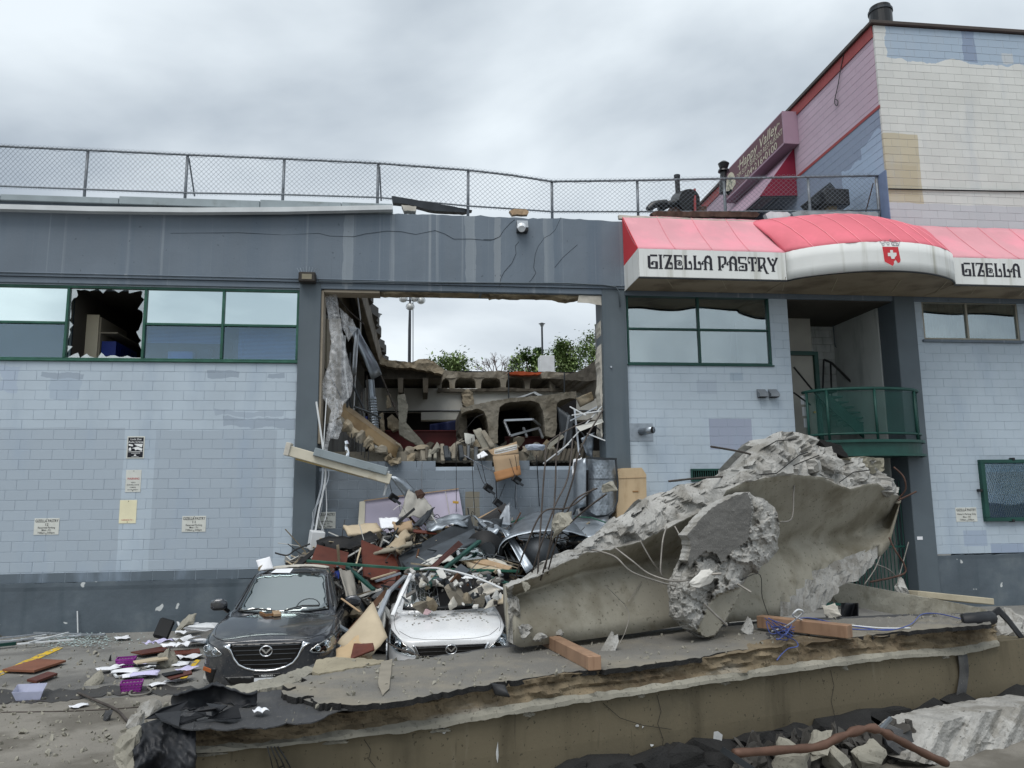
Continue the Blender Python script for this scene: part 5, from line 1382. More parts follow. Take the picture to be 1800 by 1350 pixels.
for i in range(NS):
    x = 894 + (1584 - 894) * i / (NS - 1)
    b0, b1, l, u = pw(B0, x), pw(B1, x), pw(LL, x), pw(UU, x)
    k_ = min(1.0, max(.25, (b0 - u) / 300))
    jt = 2.2 * fbm((x * .05, 0, 0), 1)
    l += jt; u += 2.0 * fbm((x * .06, 3, 0), 1.3)
    u = min(u, l - 3)
    s_ = min(pw(STM, x), b1 - 6)
    s_ = max(s_, l + 4)
    k2 = min(1.0, max(.06, (s_ - l) / 125))
    ctl = [SP(x, b0, .12), SP(x, b1, .10), SP(x, b1 + (s_ - b1) * .5, .02), SP(x, s_ + (b1 - s_) * .12, -.09), SP(x, s_ - (s_ - l) * .10, -.15), SP(x, s_ + (l - s_) * .35, -.06 * (1 - k2) + .02 * k2), SP(x, s_ + (l - s_) * .7, .26 * k2), SP(x, l, .46 * k2 + .04)]
    body = smoothpath(ctl[1:], 4)
    ring = [ctl[0] + BK * .34 + Vector((0, 0, .02)), ctl[0]] + body
    nb_ = len(ring)
    for j in range(1, 15):
        t = j / 14
        p = SP(x, l + (u - l) * t, .46 * k2 + .04 + .06 * math.sin(t * math.pi) - .20 * t)
        am = .055 + .05 * k_
        p += sN * (am * 1.1 * facet(p, 3.0) + .5 * am * facet(p, 7.5, 3) + .006 * fbm(p, 16)) + Vector((0, 0, .014 * facet(p, 5, 5)))
        ring.append(p)
    top = ring[-1]
    ring.append(top + BK * .22 + Vector((0, 0, -.03)))
    ring.append(top + BK * (.55 + .45 * k_) + Vector((0, 0, -.25 * k_)))
    ring.append(ctl[0].lerp(top, .45) + BK * (.7 + .45 * k_))
    cols = len(ring)
    V += ring
F, fm = [], []
for i in range(NS - 1):
    x = 894 + 690 * i / (NS - 1)
    for k in range(cols):
        F.append((i * cols + k, i * cols + (k + 1) % cols, (i + 1) * cols + (k + 1) % cols, (i + 1) * cols + k))
        if k < nb_ - 1:
            br = False
            if x > 1370:
                yy = pw(B1, x) + (pw(LL, x) - pw(B1, x)) * max(0, k - 1) / (nb_ - 2)
                br = yy > pw([(1370, 1061), (1427, 1019), (1494, 982), (1563, 952), (1584, 940)], x)
            if x < 903: br = True
            fm.append(1 if br else 0)
        else: fm.append(1)
F += [tuple(range(cols)), tuple((NS - 1) * cols + k for k in range(cols))]; fm += [0, 1]
# roughen the broken lower right zone
brv = set()
for f, q in zip(F, fm):
    if q and len(f) == 4: brv.update(f)
for i in brv:
    k = i % cols
    if k < nb_ - 1 and k > 0: V[i] = V[i] + sN * (.035 * facet(V[i], 7) + .02 * fbm(V[i], 14)) + Vector((0, 0, .015 * fbm(V[i], 9)))
o = mk('concrete_body', (V, F), [m_formed, m_broken], ft, fm=fm)
sm = [q == 0 for q in fm]
o.data.polygons.foreach_set('use_smooth', sm)
for i, (x, y, w, h) in enumerate(((912, 1112, .26, .22), (938, 1116, .24, .14), (966, 1110, .26, .08), (905, 1070, .12, .22))):
    mk('spalled_corner', chunkv(SP(x, y, .02), (w, .24, h), 640 + i, 16, .12, 3, 0), m_broken, ft)
# loose crust and cracks on the crown
for i, (x, y, w, h) in enumerate(((1390, 790, .55, .30), (1345, 805, .40, .34), (1450, 812, .5, .28), (1500, 835, .42, .26), (1320, 832, .4, .22), (1250, 862, .5, .2), (1180, 886, .5, .16), (1420, 830, .4, .14), (1555, 862, .22, .2), (1100, 930, .4, .13))):
    mk('broken_crust', chunkv(SP(x, y, .22 if x > 1270 else .06), (w, .28, h), 40 + i, 14, .08, 3, (0, R_(-22 if x < 1380 else 18), .1)), m_broken, ft)
for i, pts in enumerate(([(1290, 850), (1330, 835), (1365, 832), (1405, 800), (1420, 795)], [(1340, 790), (1365, 775), (1400, 772)], [(1380, 825), (1410, 812), (1440, 800)], [(1475, 848), (1500, 830), (1530, 826)])):
    mk('crack', tubev([SP(x, y, .46 + .01 * k) for k, (x, y) in enumerate(resample(pts, 7, False))], .006, 4), m_asphedge, ft)
vf, _c = reliefv([(1434, 769), (1442, 772), (1478, 783), (1494, 806), (1478, 800), (1450, 785)], 6, lambda x, y: SP(x, y, .0), lambda x, y: -sN * .3, 1.0, 3)
mk('asphalt_crust', vf, m_asphedge, ft)
vf, _c = reliefv([(1490, 804), (1520, 803), (1553, 806), (1556, 826), (1535, 832), (1505, 822)], 6, lambda x, y: SP(x, y, .12 + .03 * fbm((x * .1, y * .1, 0), 1)), lambda x, y: -sN * .3, 1.2, 5)
mk('broken_crust', vf, M('tan_crust', C(132, 128, 114), .95, 0, .2, 5, .8, 30), ft)
def rods(lst, r=.011, mat=m_rebar, parent=ft, name='rebar', K=6):
    for pts in lst:
        mk(name, tubev(smoothpath([SP(*p) for p in pts], K), r, 6), mat, parent, True)
m_rod = M('bright_rebar', C(142, 138, 132), .6, .5, .2, 9, .2, 80)
rods([[(1250, 785, .6), (1310, 796, .35), (1372, 815, .15)], [(1176, 846, .6), (1235, 840, .4), (1290, 838, .2), (1310, 846, .1)]], .012)
rods([[(1406, 826, .3), (1396, 855, .38), (1394, 900, .45), (1388, 915, .5), (1372, 917, .6)],
      [(1040, 966, .3), (1080, 978, .5), (1110, 1005, .6), (1160, 1023, .7), (1188, 1030, .75)], [(1080, 962, .3), (1110, 985, .45), (1140, 1008, .55), (1180, 1021, .7), (1210, 1020, .75)],
      [(1125, 950, .3), (1145, 985, .35), (1162, 1008, .3), (1168, 1022, .3)], [(1172, 926, .3), (1165, 950, .36), (1161, 1000, .4), (1164, 1012, .4)], [(1186, 925, .3), (1200, 950, .4), (1212, 968, .5)],
      [(1228, 900, .3), (1234, 915, .4)]], .009, m_rod)
rods([[(1098, 1063, .1), (1106, 1080, .16), (1100, 1108, .2), (1087, 1135, .25)], [(1065, 1030, .05), (1098, 1062, .1)], [(1128, 1022, .0), (1104, 1058, .1)]], .004, m_rod, name='tie_wire')
rods([[(1571, 821, .2), (1588, 838, .3), (1592, 860, .3), (1580, 876, .2)], [(1578, 880, .15), (1611, 864, .3)], [(1563, 945, .15), (1574, 968, .25), (1590, 994, .3), (1586, 1010, .3), (1530, 1023, .2)]], .012, m_rust)
rods([[(1597, 953, -.3), (1576, 1030, -.2)], [(1548, 975, .1), (1538, 1000, .15), (1519, 1028, .1)], [(1540, 992, .1), (1560, 1000, .1), (1574, 1012, .0)]], .008, m_rod)
mk('hanging_tendon', tubev(smoothpath([SP(1270, 1040, .6), SP(1332, 1008, .5), SP(1340, 1050, .4), SP(1352, 1085, .3)], 6), .004, 5), m_blackp, ft)

# strands of reinforcing bar sprouting from its left edge
sprout = [[(950, 1020, .1), (975, 940, .3), (1005, 850, .5), (1020, 790, .5), (1060, 720, .4)], [(962, 1008, .1), (985, 930, .4), (1010, 880, .6), (1050, 858, .7)], [(945, 1012, .1), (952, 900, .0), (958, 820, -.1), (968, 775, -.2), (1040, 735, -.3)],
          [(905, 1018, .2), (925, 960, .4), (955, 900, .5), (1000, 892, .5), (1045, 858, .6)], [(935, 1006, .2), (950, 960, .35), (975, 890, .4), (998, 840, .3), (1007, 770, .1)], [(958, 1000, .1), (970, 935, .2), (976, 860, .1), (978, 800, .0), (985, 760, -.2)], [(990, 930, .4), (1030, 895, .8), (1066, 868, 1.0)]]
rods(sprout, .0085)
for i, (x, y, s_) in enumerate(((1072, 858, .2), (988, 922, .3), (925, 1030, .12))):
    mk('clinging_concrete', chunkv(SP(x, y, .6 if i < 2 else .15), (s_ * .6, s_ * .5, s_), 60 + i, 14, .1), m_lip, ft)

# ================================================================ broken chunk hanging in front of it
cA = G(1238, 1121, ZD + .07)
def CP(x, y, off=0.0): return PL(x, y, cA + sN * off, sN)
hang = thing('hanging_concrete_chunk', 'jagged concrete chunk with an asphalt face leaning against the curved fragment', 'rubble', cA)
ol = [(1316, 864), (1326, 872), (1339, 875), (1352, 884), (1364, 895), (1369, 915), (1371, 935), (1367, 950), (1369, 964), (1358, 978), (1351, 988), (1338, 996), (1332, 1008), (1322, 1003), (1312, 1016), (1304, 1034), (1296, 1052), (1286, 1072), (1277, 1089), (1264, 1106), (1255, 1120), (1235, 1121), (1222, 1112), (1208, 1100), (1191, 1086), (1190, 1068), (1192, 1052), (1187, 1034), (1194, 1016), (1199, 1002), (1206, 988), (1213, 975), (1214, 955), (1208, 940), (1222, 924), (1232, 910), (1248, 896), (1265, 884), (1290, 872)]
asf = [(1200, 938), (1226, 901), (1260, 875), (1314, 858), (1323, 893), (1316, 952), (1292, 966), (1270, 990), (1256, 974), (1240, 970), (1210, 1000), (1204, 958)]
frm = [(1246, 1062), (1262, 1044), (1290, 1036), (1303, 1030), (1309, 1018), (1296, 1052), (1277, 1089), (1255, 1120), (1236, 1121), (1224, 1110)]
def chp(x, y):
    d = edge_dist(ol, x, y)
    b = .13 * (1 - math.exp(-d / 4))
    if inside(asf, x, y): b = .165 + .008 * fbm((x * .03, y * .03, 0), 1) - .0005 * (y - 900)
    elif inside(frm, x, y): b = .07 - .0012 * (x - 1260)
    else: b += .06 * facet((x * .03, y * .03, 5), 1.0) + .03 * facet((x * .08, y * .08, 2), 1.0) + .012 * fbm((x * .2, y * .2, 5), 1.0)
    return CP(x, y, b)
vf, ctr = reliefv(ol, 3.6, chp, lambda x, y: -sN * (.12 + .1 * (1 - math.exp(-edge_dist(ol, x, y) / 20))), 1.1, 6)
m_asface = M('gritty_asphalt_face', C(112, 111, 108), .92, 0, .12, 3, .6, 120, speck=(C(150, 148, 142), 90, .58, .66, .6), col2=C(92, 91, 89), c2=(3, .5, .7, .6))
mk('chunk_body', vf, [m_broken, m_asface, m_formed], hang, fm=[0 if c is None else (1 if inside(asf, *c) else 2 if inside(frm, *c) else 0) for c in ctr])
mk('white_stone', chunkv(CP(1232, 1018, .22), (.28, .12, .16), 8, 14, .1, 2, (0, R_(-25), 0)), M('white_stone', C(206, 204, 198), .9, 0, .1, 5, .5, 30), hang)
for a in ([(1238, 1062, .25), (1262, 1085, .3), (1278, 1099, .3)], [(1240, 1010, .25), (1268, 1008, .35)], [(1296, 1026, .2), (1320, 1041, .3)]):
    mk('rebar', tubev([CP(*q) for q in a], .012, 6), m_rod, hang)

# ================================================================ other fallen concrete, timbers and wires on the deck
bm_o = [(1458, 1022), (1492, 1026), (1540, 1034), (1601, 1046), (1670, 1058), (1736, 1071), (1739, 1078), (1690, 1089), (1640, 1087), (1595, 1083), (1530, 1072), (1472, 1059), (1465, 1048)]
vf, ctr = reliefv(bm_o, 7, lambda x, y: SP(x, y, -.45 + .01 * fbm((x * .05, y * .05, 0), 1)), lambda x, y: -sN * .35 + Vector((0, 0, .03)), .8, 12)
solo('fallen_beam_end', vf, m_formed, 'tapering olive concrete beam end lying behind the curved fragment', 'beam')
solo('pale_slab_piece', boxv(SP(1665, 1050, -.9), (1.4, .4, .10), (R_(-4), R_(7), R_(6)), .01), M('pale_slab', C(168, 160, 140), .9, 0, .12, 3, .4), 'thin pale slab piece behind the tapering beam end', 'slab')
def timber(lab, a, b, w):
    return solo('timber_block', barv(a, b, w, w, None, .006), m_otimber, lab, 'timber', 'timber blocks on the deck')
timber('square timber block pointing at the camera under the curved fragment', G(1046, 1166, ZD + .11), G(960, 1122, ZD + .11), .115)
timber('square timber block lying among blue wires on the deck', G(1494, 1110, ZD + .14), G(1335, 1092, ZD + .14), .125)
m_bwire = M('blue_wire', C(72, 88, 150), .5)
wr_ = thing('blue_wire_tangle', 'tangle of blue and grey wires beside the timber block', 'wire', G(1380, 1105, ZD))
rnd = random.Random(4)
for k in range(7):
    pts = [G(1352 + rnd.uniform(-14, 14), 1086 + rnd.uniform(0, 8), ZD + rnd.uniform(.2, .35))]
    for j in range(4): pts.append(G(1375 + rnd.uniform(-22, 22), 1110 + rnd.uniform(-14, 14), ZD + rnd.uniform(.06, .3)))
    mk('wire', tubev(smoothpath(pts, 6), .005, 4), m_bwire, wr_, True)
for pts in ([(1380, 1118), (1398, 1126), (1402, 1136), (1386, 1140), (1374, 1150), (1366, 1160)], [(1376, 1092), (1420, 1086), (1470, 1096), (1510, 1102), (1560, 1108), (1600, 1098), (1620, 1080), (1650, 1079), (1690, 1088)], [(1400, 1090), (1450, 1093), (1500, 1106), (1570, 1106)]):
    mk('wire', tubev(smoothpath([G(x, y, ZD + .09) for x, y in pts], 6), .006, 4), m_bwire, wr_, True)
mk('white_cable', tubev(smoothpath([G(1356, 1110, ZD + .08), G(1380, 1102, ZD + .15), G(1400, 1088, ZD + .25), G(1412, 1076, ZD + .33), G(1402, 1072, ZD + .36), G(1394, 1082, ZD + .3), G(1410, 1090, ZD + .2)], 6), .009, 5), m_white, wr_, True)
mk('white_cable', tubev(smoothpath([G(1495, 1099, ZD + .1), G(1550, 1104, ZD + .08), G(1600, 1104, ZD + .08)], 6), .008, 5), m_white, wr_, True)
for i, (x, y, s_, lb) in enumerate(((1072, 1138, (.3, .14, .07), 'small pale concrete flake on the deck behind the pointing timber'), (1315, 1108, (.28, .2, .13), 'small grey concrete lump on the deck under the curved fragment'),
                                    (1462, 1077, (.2, .2, .16), 'dusty white lump beside the black membrane under the beam end'), (1590, 1035, (.45, .3, .2), 'white broken plaster lump below the barred gate'))):
    solo('concrete_lump', chunkv(G(x, y, ZD + .08) if i < 3 else SP(x, y, -1.2), s_, 70 + i, 14, .1), m_broken if i != 2 else m_dirtypaper, lb, 'rubble')
def fold(u, v): return SP(1478 + 30 * u, 1060 + 32 * v, -.25 + .1 * math.sin(u * 6 + v * 2))
solo('membrane_fold', shellv(gridv(fold, 12, 10), .01), m_dkmemb, 'black membrane fold poking out beside the curved fragment', 'membrane', smooth=True)
# right-hand end of the deck: rubble and a torn membrane strip
solo('deck_end_rubble', chunkv(DP(1778, 1108, -.35), (.55, .5, .62), 81, 20, .12, 3), m_broken, 'grey broken concrete lump at the right end of the fallen deck', 'rubble')
def strip(u, v):
    x = 1738 + 62 * u; y = pw([(1738, 1078), (1756, 1066), (1772, 1082), (1800, 1118), (1830, 1150)], x) + 14 * v
    return DP(x, y, .02 + .05 * math.sin(u * 5))
solo('torn_membrane_strip', shellv(gridv(strip, 24, 6), .01), m_dkmemb, 'torn black membrane strip bent over the right end of the deck', 'membrane', smooth=True)
solo('membrane_roll', tubev(smoothpath([G(1692, 1092, ZD + .1), G(1715, 1089, ZD + .12), G(1742, 1086, ZD + .12)], 4), .075, 10), m_dkmemb, 'short rolled black membrane at the right end of the deck', 'membrane', smooth=True)
# rubble carrying the deck on the right
offR = (G(1700, 1345, 0) - dA).dot(dN)
def RP(x, y, off=0.0): return DP(x, y, offR + off)
big = [(1592, 1335), (1606, 1306), (1618, 1290), (1640, 1274), (1700, 1259), (1760, 1247), (1850, 1232), (1870, 1352), (1790, 1352), (1700, 1348), (1640, 1344)]
def bigp(x, y):
    g = .035 * math.sin((x + (y - 1290) * .45) * .10) ** 3
    return RP(x, y, -.25 + .0016 * (y - 1250) + g + .016 * facet((x * .02, y * .02, 0), 1.2) + .008 * fbm((x * .09, y * .09, 3), 1))
vf, ctr = reliefv(big, 5, bigp, lambda x, y: -dN * .45 + Vector((0, 0, -.03)), 1.5, 14)
solo('grooved_concrete_block', vf, m_broken, 'large grooved grey concrete block under the right end of the deck', 'rubble')
for i, (x, y, w, h, lb) in enumerate(((1530, 1330, .24, .22, 'grey angular concrete piece under the deck beside the copper pipe'), (1575, 1300, .28, .28, 'dark grey concrete piece under the deck next to the grooved block'), (1470, 1338, .34, .16, 'flat grey concrete piece under the deck web'), (1600, 1342, .26, .12, 'small grey concrete piece in front of the grooved block'), (1390, 1341, .4, .1, 'thin slate-grey slab piece under the deck web'), (1435, 1312, .3, .12, 'dusty concrete piece wedged just under the deck web'))):
    solo('concrete_piece', chunkv(RP(x, y, -.2 - .1 * (i % 2)), (w, .3, h), 90 + i, 14, .08), m_lip if i != 1 else m_memb, lb, 'rubble')
cop = M('copper_pipe', C(98, 74, 62), .6, .3, .2, 4, .1, 30)
pp_ = smoothpath([RP(1290, 1324, -.05), RP(1380, 1318, -.02), RP(1440, 1312, .02), RP(1480, 1294, .04), RP(1530, 1280, .05), RP(1570, 1296, .05), RP(1620, 1322, .06), RP(1664, 1342, .06)], 5)
solo('crushed_pipe', tubev(pp_, [.034 + .012 * math.sin(k * 1.9) * (1 if 14 < k < 26 else .3) for k in range(len(pp_))], 8), cop, 'crushed copper-brown pipe bent under the edge of the deck', 'pipe', smooth=True)
solo('grey_angle_bar', barv(RP(1270, 1318, -.02), RP(1325, 1354, .05), .045, .045), m_dgalv, 'grey steel bar slanting out from under the deck web', 'bar')
solo('steel_stub', barv(RP(1546, 1284, .03), RP(1566, 1262, .03), .025, .025), m_galv, 'short bright steel stub poking out above the copper pipe', 'bar')
rnd = random.Random(12)
vfs = []
for k in range(420):
    x = rnd.uniform(1300, 1600); yl = pw(ES, x) + 14
    y = rnd.uniform(yl, 1356)
    b = RP(x, y, -.3 - abs(rnd.gauss(0, .4)))
    if b.z < 0: b.z = .03
    vfs.append(chunkv(b, (rnd.choice((.05, .08, .12, .2, .34)), rnd.uniform(.06, .24), rnd.choice((.04, .06, .1, .16))), k, 12, .1, 1))
o = mk('rubble', join(*vfs), M('shade_dark_rubble', C(66, 64, 61), .95, 0, .3, 2, .5, 20)); tag(o, 'grey concrete rubble packed under the fallen deck', 'rubble', None, 'stuff')  # rubble colour darkened to stand in for the shade under the deck
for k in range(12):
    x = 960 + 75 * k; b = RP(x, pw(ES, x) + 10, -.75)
    mk('underside_shadow_lump', chunkv((b.x, b.y + .2, .16), (.9, .7, .36), 700 + k, 14, .08, 1, 0), m_asphedge, dk)  # added near-black lumps that stand in for shade below the web
for i, (x, lb) in enumerate(((700, 'hidden concrete lump carrying the near part of the deck'), (1500, 'hidden concrete lump carrying the far part of the deck'))):
    b = DP(x, pw(ES, x) - 4, -.75)
    solo('bearing_lump', chunkv((b.x, b.y, b.z / 2), (.9, .5, max(.3, b.z + .05)), 120 + i, 18, .06, 2, 0), m_lip, lb, 'rubble')
# ================================================================ the two parked cars
def paint(name, col, rough=.28, flake=.0, dust=.32):
    return M(name, col, rough, flake, .06, 1.2, 0, spec=.5, coat=.8, col2=C(150, 146, 138), c2=(2.2, .46, .8, dust), speck=(C(150, 146, 138), 45, .60, .72, .35))
m_tyre = M('tyre_rubber', C(26, 26, 27), .85, 0, .15, 6, .2)
m_carglass = glassm('windscreen_glass', (.42, .48, .48), .42, .03, .55)
m_lens = glassm('headlight_lens', (.8, .85, .88), .22, .02, .95)
m_gloss = M('gloss_black', C(12, 12, 13), .15, 0, .05, 3, 0, spec=.5)
m_seamc = M('panel_gap', C(10, 10, 11), .8)
m_refl = M('lamp_silver', C(200, 204, 208), .2, .9, .05, 5, 0)
def subdiv(V, F, lv):
    me = bpy.data.meshes.new('cage'); me.from_pydata(V, [], F)
    o = bpy.data.objects.new('cage', me); COL.objects.link(o)
    md = o.modifiers.new('s', 'SUBSURF'); md.levels = lv; md.render_levels = lv
    dg = bpy.context.evaluated_depsgraph_get()
    m2 = bpy.data.meshes.new_from_object(o.evaluated_get(dg))
    r = [v.co.copy() for v in m2.vertices], [tuple(p.vertices) for p in m2.polygons]
    bpy.data.objects.remove(o); bpy.data.meshes.remove(me); bpy.data.meshes.remove(m2)
    return r
def loft(stations):
    """stations: (y, [half profile (x, z) from top centre to bottom centre]) -> closed cage"""
    V, F = [], []
    n = len(stations[0][1]); m_ = 2 * n - 2
    for y, pr in stations:
        ring = [(x, y, z) for x, z in pr] + [(-x, y, z) for x, z in reversed(pr[1:-1])]
        V += ring
    for i in range(len(stations) - 1):
        for k in range(m_):
            F.append((i * m_ + k, i * m_ + (k + 1) % m_, (i + 1) * m_ + (k + 1) % m_, (i + 1) * m_ + k))
    F += [tuple(range(m_ - 1, -1, -1)), tuple((len(stations) - 1) * m_ + k for k in range(m_))]
    return [Vector(v) for v in V], F
def car(name, label, pmat, L, W2, Hr, ez, crushed=False):
    """W2 half width, Hr roof height, ez emblem height; local: nose at y=0 facing -y"""
    root = thing(name, label, 'car', (0, 0, 0))
    st = []
    def prof(w, zt, cr, zs, zm, zl, zb, fl=.0):
        return [(0, zt), (.36 * w, zt - .3 * cr + fl), (.64 * w, zt - cr + fl * 2.2), (.84 * w, zt - cr * 1.25 + fl * 2.0), (.965 * w, zs + .05), (1.0 * w, zm), (.99 * w, zl), (.92 * w, zb), (.5 * w, zb - .02), (0, zb - .02)]
    h0 = ez + .13
    bl = 1.0 if Hr > 1.5 else .95
    st.append((.0, prof(.55 * W2, ez + .115, .01, ez + .02, ez - .08, ez - .26, ez - .36)))
    st.append((.015, prof(.66 * W2, h0 + .005, .012, ez + .03, ez - .08, ez - .28, ez - .42)))
    st.append((.07, prof(.82 * W2, h0 + .04, .02, ez + .04, ez - .08, ez - .30, ez - .45)))
    st.append((.17, prof(.915 * W2, h0 + .075, .035, ez + .06, ez - .06, ez - .30, ez - .46)))
    st.append((.34, prof(.965 * W2, h0 + .11, .04, ez + .10, ez - .03, ez - .30, ez - .46, .004)))
    st.append((.62, prof(.99 * W2, h0 + .15, .045, ez + .15, ez + .02, ez - .30, ez - .46, .008)))
    st.append((1.0, prof(W2, h0 + .20, .045, ez + .20, ez + .05, ez - .30, ez - .46, .010)))
    st.append((1.34, prof(W2, bl, .05, ez + .24, ez + .08, ez - .30, ez - .46, .008)))
    for y, k in ((1.9, 1.0), (2.6, 1.0), (3.4, .99), (L - .35, .96), (L - .1, .88), (L, .6)):
        st.append((y, prof(W2 * k, bl + .02, .05, ez + .27, ez + .1, ez - .28, ez - .44)))
    bV, bF = subdiv(*loft(st), 3)
    mk('body', (bV, bF), pmat, root, True)
    bvh = BVHTree.FromPolygons(bV, bF)
    # greenhouse
    gs = []
    def gp(wb, wt, zt, zb): return [(0, zt), (.5 * wt, zt - .006), (.88 * wt, zt - .03), (wt, zt - .075), (wt + (wb - wt) * .5, (zt + zb) / 2 - .02), (wb, zb), (.5 * wb, zb - .05), (0, zb - .05)]
    wb, wt = W2 * .93, W2 * .66
    ry = 2.02 if not crushed else 1.86
    gs.append((1.22, gp(wb * .93, wb * .86, bl + .005, bl - .1)))
    gs.append((1.40, gp(wb * .97, wb * .84, bl + .085, bl - .02)))
    gs.append(((1.40 + ry) / 2 + .04, gp(wb, (wb * .8 + wt) / 2, (bl + Hr) / 2 + .055, bl)))
    gs.append((ry - .04, gp(wb, wt, Hr - .055, bl)))
    gs.append((ry + .1, gp(wb, wt, Hr - .01, bl)))
    gs.append((ry + .75, gp(wb, wt * .99, Hr + .005 if not crushed else Hr - .1, bl)))
    gs.append((ry + 1.5, gp(wb * .98, wt * .95, Hr - .03 if not crushed else Hr - .25, bl)))
    gs.append((L - .35, gp(wb * .93, wt * .85, Hr - .2 if not crushed else Hr - .35, bl)))
    gs.append((L - .15, gp(wb * .9, wt * .8, bl + .1, bl - .05)))
    gV, gF = subdiv(*loft(gs), 2)
    if crushed:
        gV = [v + Vector((0, 0, -.06 * max(0, fbm(v, 1.5)) if v.z > bl + .15 else 0)) for v in gV]
    mk('cabin', (gV, gF), pmat, root, True)
    gvh = BVHTree.FromPolygons(gV, gF)
    def front(bv, x, z, off):
        h = bv.ray_cast(Vector((x, -3, z)), Vector((0, 1, 0)))
        if h[0] is None: h = bv.find_nearest(Vector((x, .2, z)))
        nn = h[1] if h[1].y < 0 else -h[1]
        return h[0] + nn * off
    def patch(nm, outline, mat, off, bv=bvh, step=.025, thick=.004, parent=root, smooth=True):
        vf, _ = reliefv(outline, step, lambda x, z: front(bv, x, z, off), lambda x, z: Vector((0, thick, 0)))
        return mk(nm, vf, mat, parent, smooth)
    def line(nm, pts, r, mat, off=.0, bv=bvh, step=.02, parent=root, n=6):
        return mk(nm, tubev([front(bv, x, z, off) for x, z in resample(pts, step, False)], r, n), mat, parent, True)
    def mir(pl): return [(-x, z) for x, z in reversed(pl)]
    # grille with bars and emblem
    if not crushed:
        gw = .44
        go = [(-gw, .095), (gw, .095), (gw - .01, .03), (gw - .07, -.10), (gw - .14, -.17), (.16, -.215), (0, -.23), (-.16, -.215), (-gw + .14, -.17), (-gw + .07, -.10), (-gw + .01, .03)]
    else:
        gw = .50
        go = [(-gw, .06), (gw, .06), (gw - .04, -.02), (gw - .10, -.14), (.2, -.24), (-.2, -.24), (-gw + .10, -.14), (-gw + .04, -.02)]
    go = [(x, z + ez) for x, z in go]
    gr = patch('grille', go, m_gloss, .004)
    zz = ez + .065 if not crushed else ez + .03
    k = 0
    while zz > ez - .2:
        hw = gw - .03 - max(0, (ez - zz)) ** 1.0 * .95
        line('grille_bar', [(-hw, zz - (.0 if k < 3 else .012)), (0, zz - .02 * (k > 2)), (hw, zz - (.0 if k < 3 else .012))], .007, m_dgalv if not crushed else m_blackp, .010, parent=gr, n=5)
        zz -= .052; k += 1
    if not crushed:
        ch = [(-gw - .07, .07 + ez), (-gw + .0, .03 + ez), (-gw + .05, -.08 + ez), (-gw + .11, -.155 + ez), (-gw + .2, -.20 + ez), (-.12, -.232 + ez), (0, -.24 + ez), (.12, -.232 + ez), (gw - .2, -.20 + ez), (gw - .11, -.155 + ez), (gw - .05, -.08 + ez), (gw, .03 + ez), (gw + .07, .07 + ez)]
        line('chrome_wing', ch, .014, m_chrome, .006)
        for s in (-1, 1):
            w_ = [(gw - .0, .10 + ez), (gw + .09, .075 + ez), (gw + .03, .03 + ez), (gw - .02, -.04 + ez)]
            patch('chrome_tip', w_ if s > 0 else mir(w_), m_chrome, .008)
    else:
        for s in (-1, 1):
            line('chrome_wing', [(s * (gw + .03), ez + .07), (s * (gw - .02), ez - .02), (s * (gw - .09), ez - .13)], .016, m_chrome, .006)
    c0 = front(bvh, 0, ez, .02)
    em = mk('emblem', tubev([c0 + Vector((.075 * math.cos(t * .2618), 0, .062 * math.sin(t * .2618))) for t in range(24)], .009, 6, True), m_chrome, root, True)
    wing = [(-.068, .03), (-.045, .034), (-.02, .012), (0, -.012), (.02, .012), (.045, .034), (.068, .03), (.045, .006), (.018, -.02), (0, -.036), (-.018, -.02), (-.045, .006)]
    mk('emblem_wing', prismv([c0 + Vector((x, -.006, z)) for x, z in wing], (0, .012, 0)), m_chrome, em)
    mk('emblem_back', cylv(c0 + Vector((0, .012, 0)), .074, .01, 24, 'Y'), m_gloss, em)
    # headlights
    for s in (-1, 1):
        if not crushed:
            ho = [(.52, -.02), (.62, .055), (.74, .10), (.835, .135), (.85, .06), (.84, -.005), (.78, -.055), (.66, -.06), (.56, -.045)]
            rings = [(.735, .03, .052), (.63, .0, .036)]
        else:
            ho = [(.47, -.055), (.56, .03), (.68, .115), (.80, .18), (.835, .19), (.845, .11), (.83, .04), (.74, -.02), (.62, -.055), (.53, -.07)]
            rings = [(.735, .055, .062), (.60, -.01, .04)]
        ho = [(x, z + ez) for x, z in ho]
        if s < 0: ho = mir(ho)
        hl = patch('headlight', ho, m_gloss, .003, step=.02)
        for x, z, r in rings:
            c = front(bvh, s * x, ez + z, .010)
            nn = (c - front(bvh, s * x, ez + z, .0)).normalized()
            mk('reflector', tubev([c - nn * .006, c + nn * .002], [r, r * .93], 18), m_refl, hl, True)
            mk('projector', tubev([c + nn * .003, c + nn * .006], [r * .62, r * .5], 16), m_lens, hl, True)
            mk('lamp_ring', tubev([c + nn * .006 + Vector((r * .78 * math.cos(t * .4), 0, r * .78 * math.sin(t * .4))) for t in range(16)], .005, 5, True), m_chrome, hl, True)
        patch('lens', ho, m_lens, .02, step=.02, parent=hl)
        if not crushed:
            am = [(.79, .02 + ez), (.835, .05 + ez), (.84, .0 + ez), (.81, -.02 + ez)]
            patch('side_marker', am if s > 0 else mir(am), M('amber_marker', C(140, 60, 46), .3), .012, step=.02, parent=hl)
    # lower openings, fog lamps
    for s in (-1, 1):
        fo = [(.60, -.20), (.80, -.155), (.82, -.19), (.70, -.36), (.66, -.40)]
        fo = [(x, z + ez) for x, z in fo]
        fg = patch('fog_pocket', fo if s > 0 else mir(fo), m_blackp, .004)
        c = front(bvh, s * .72, ez - .215, .012)
        mk('fog_lamp', boxv(c, (.13, .012, .05), (0, s * -.2, s * .5), .004), M('amber_lens', C(150, 84, 44), .3), fg)
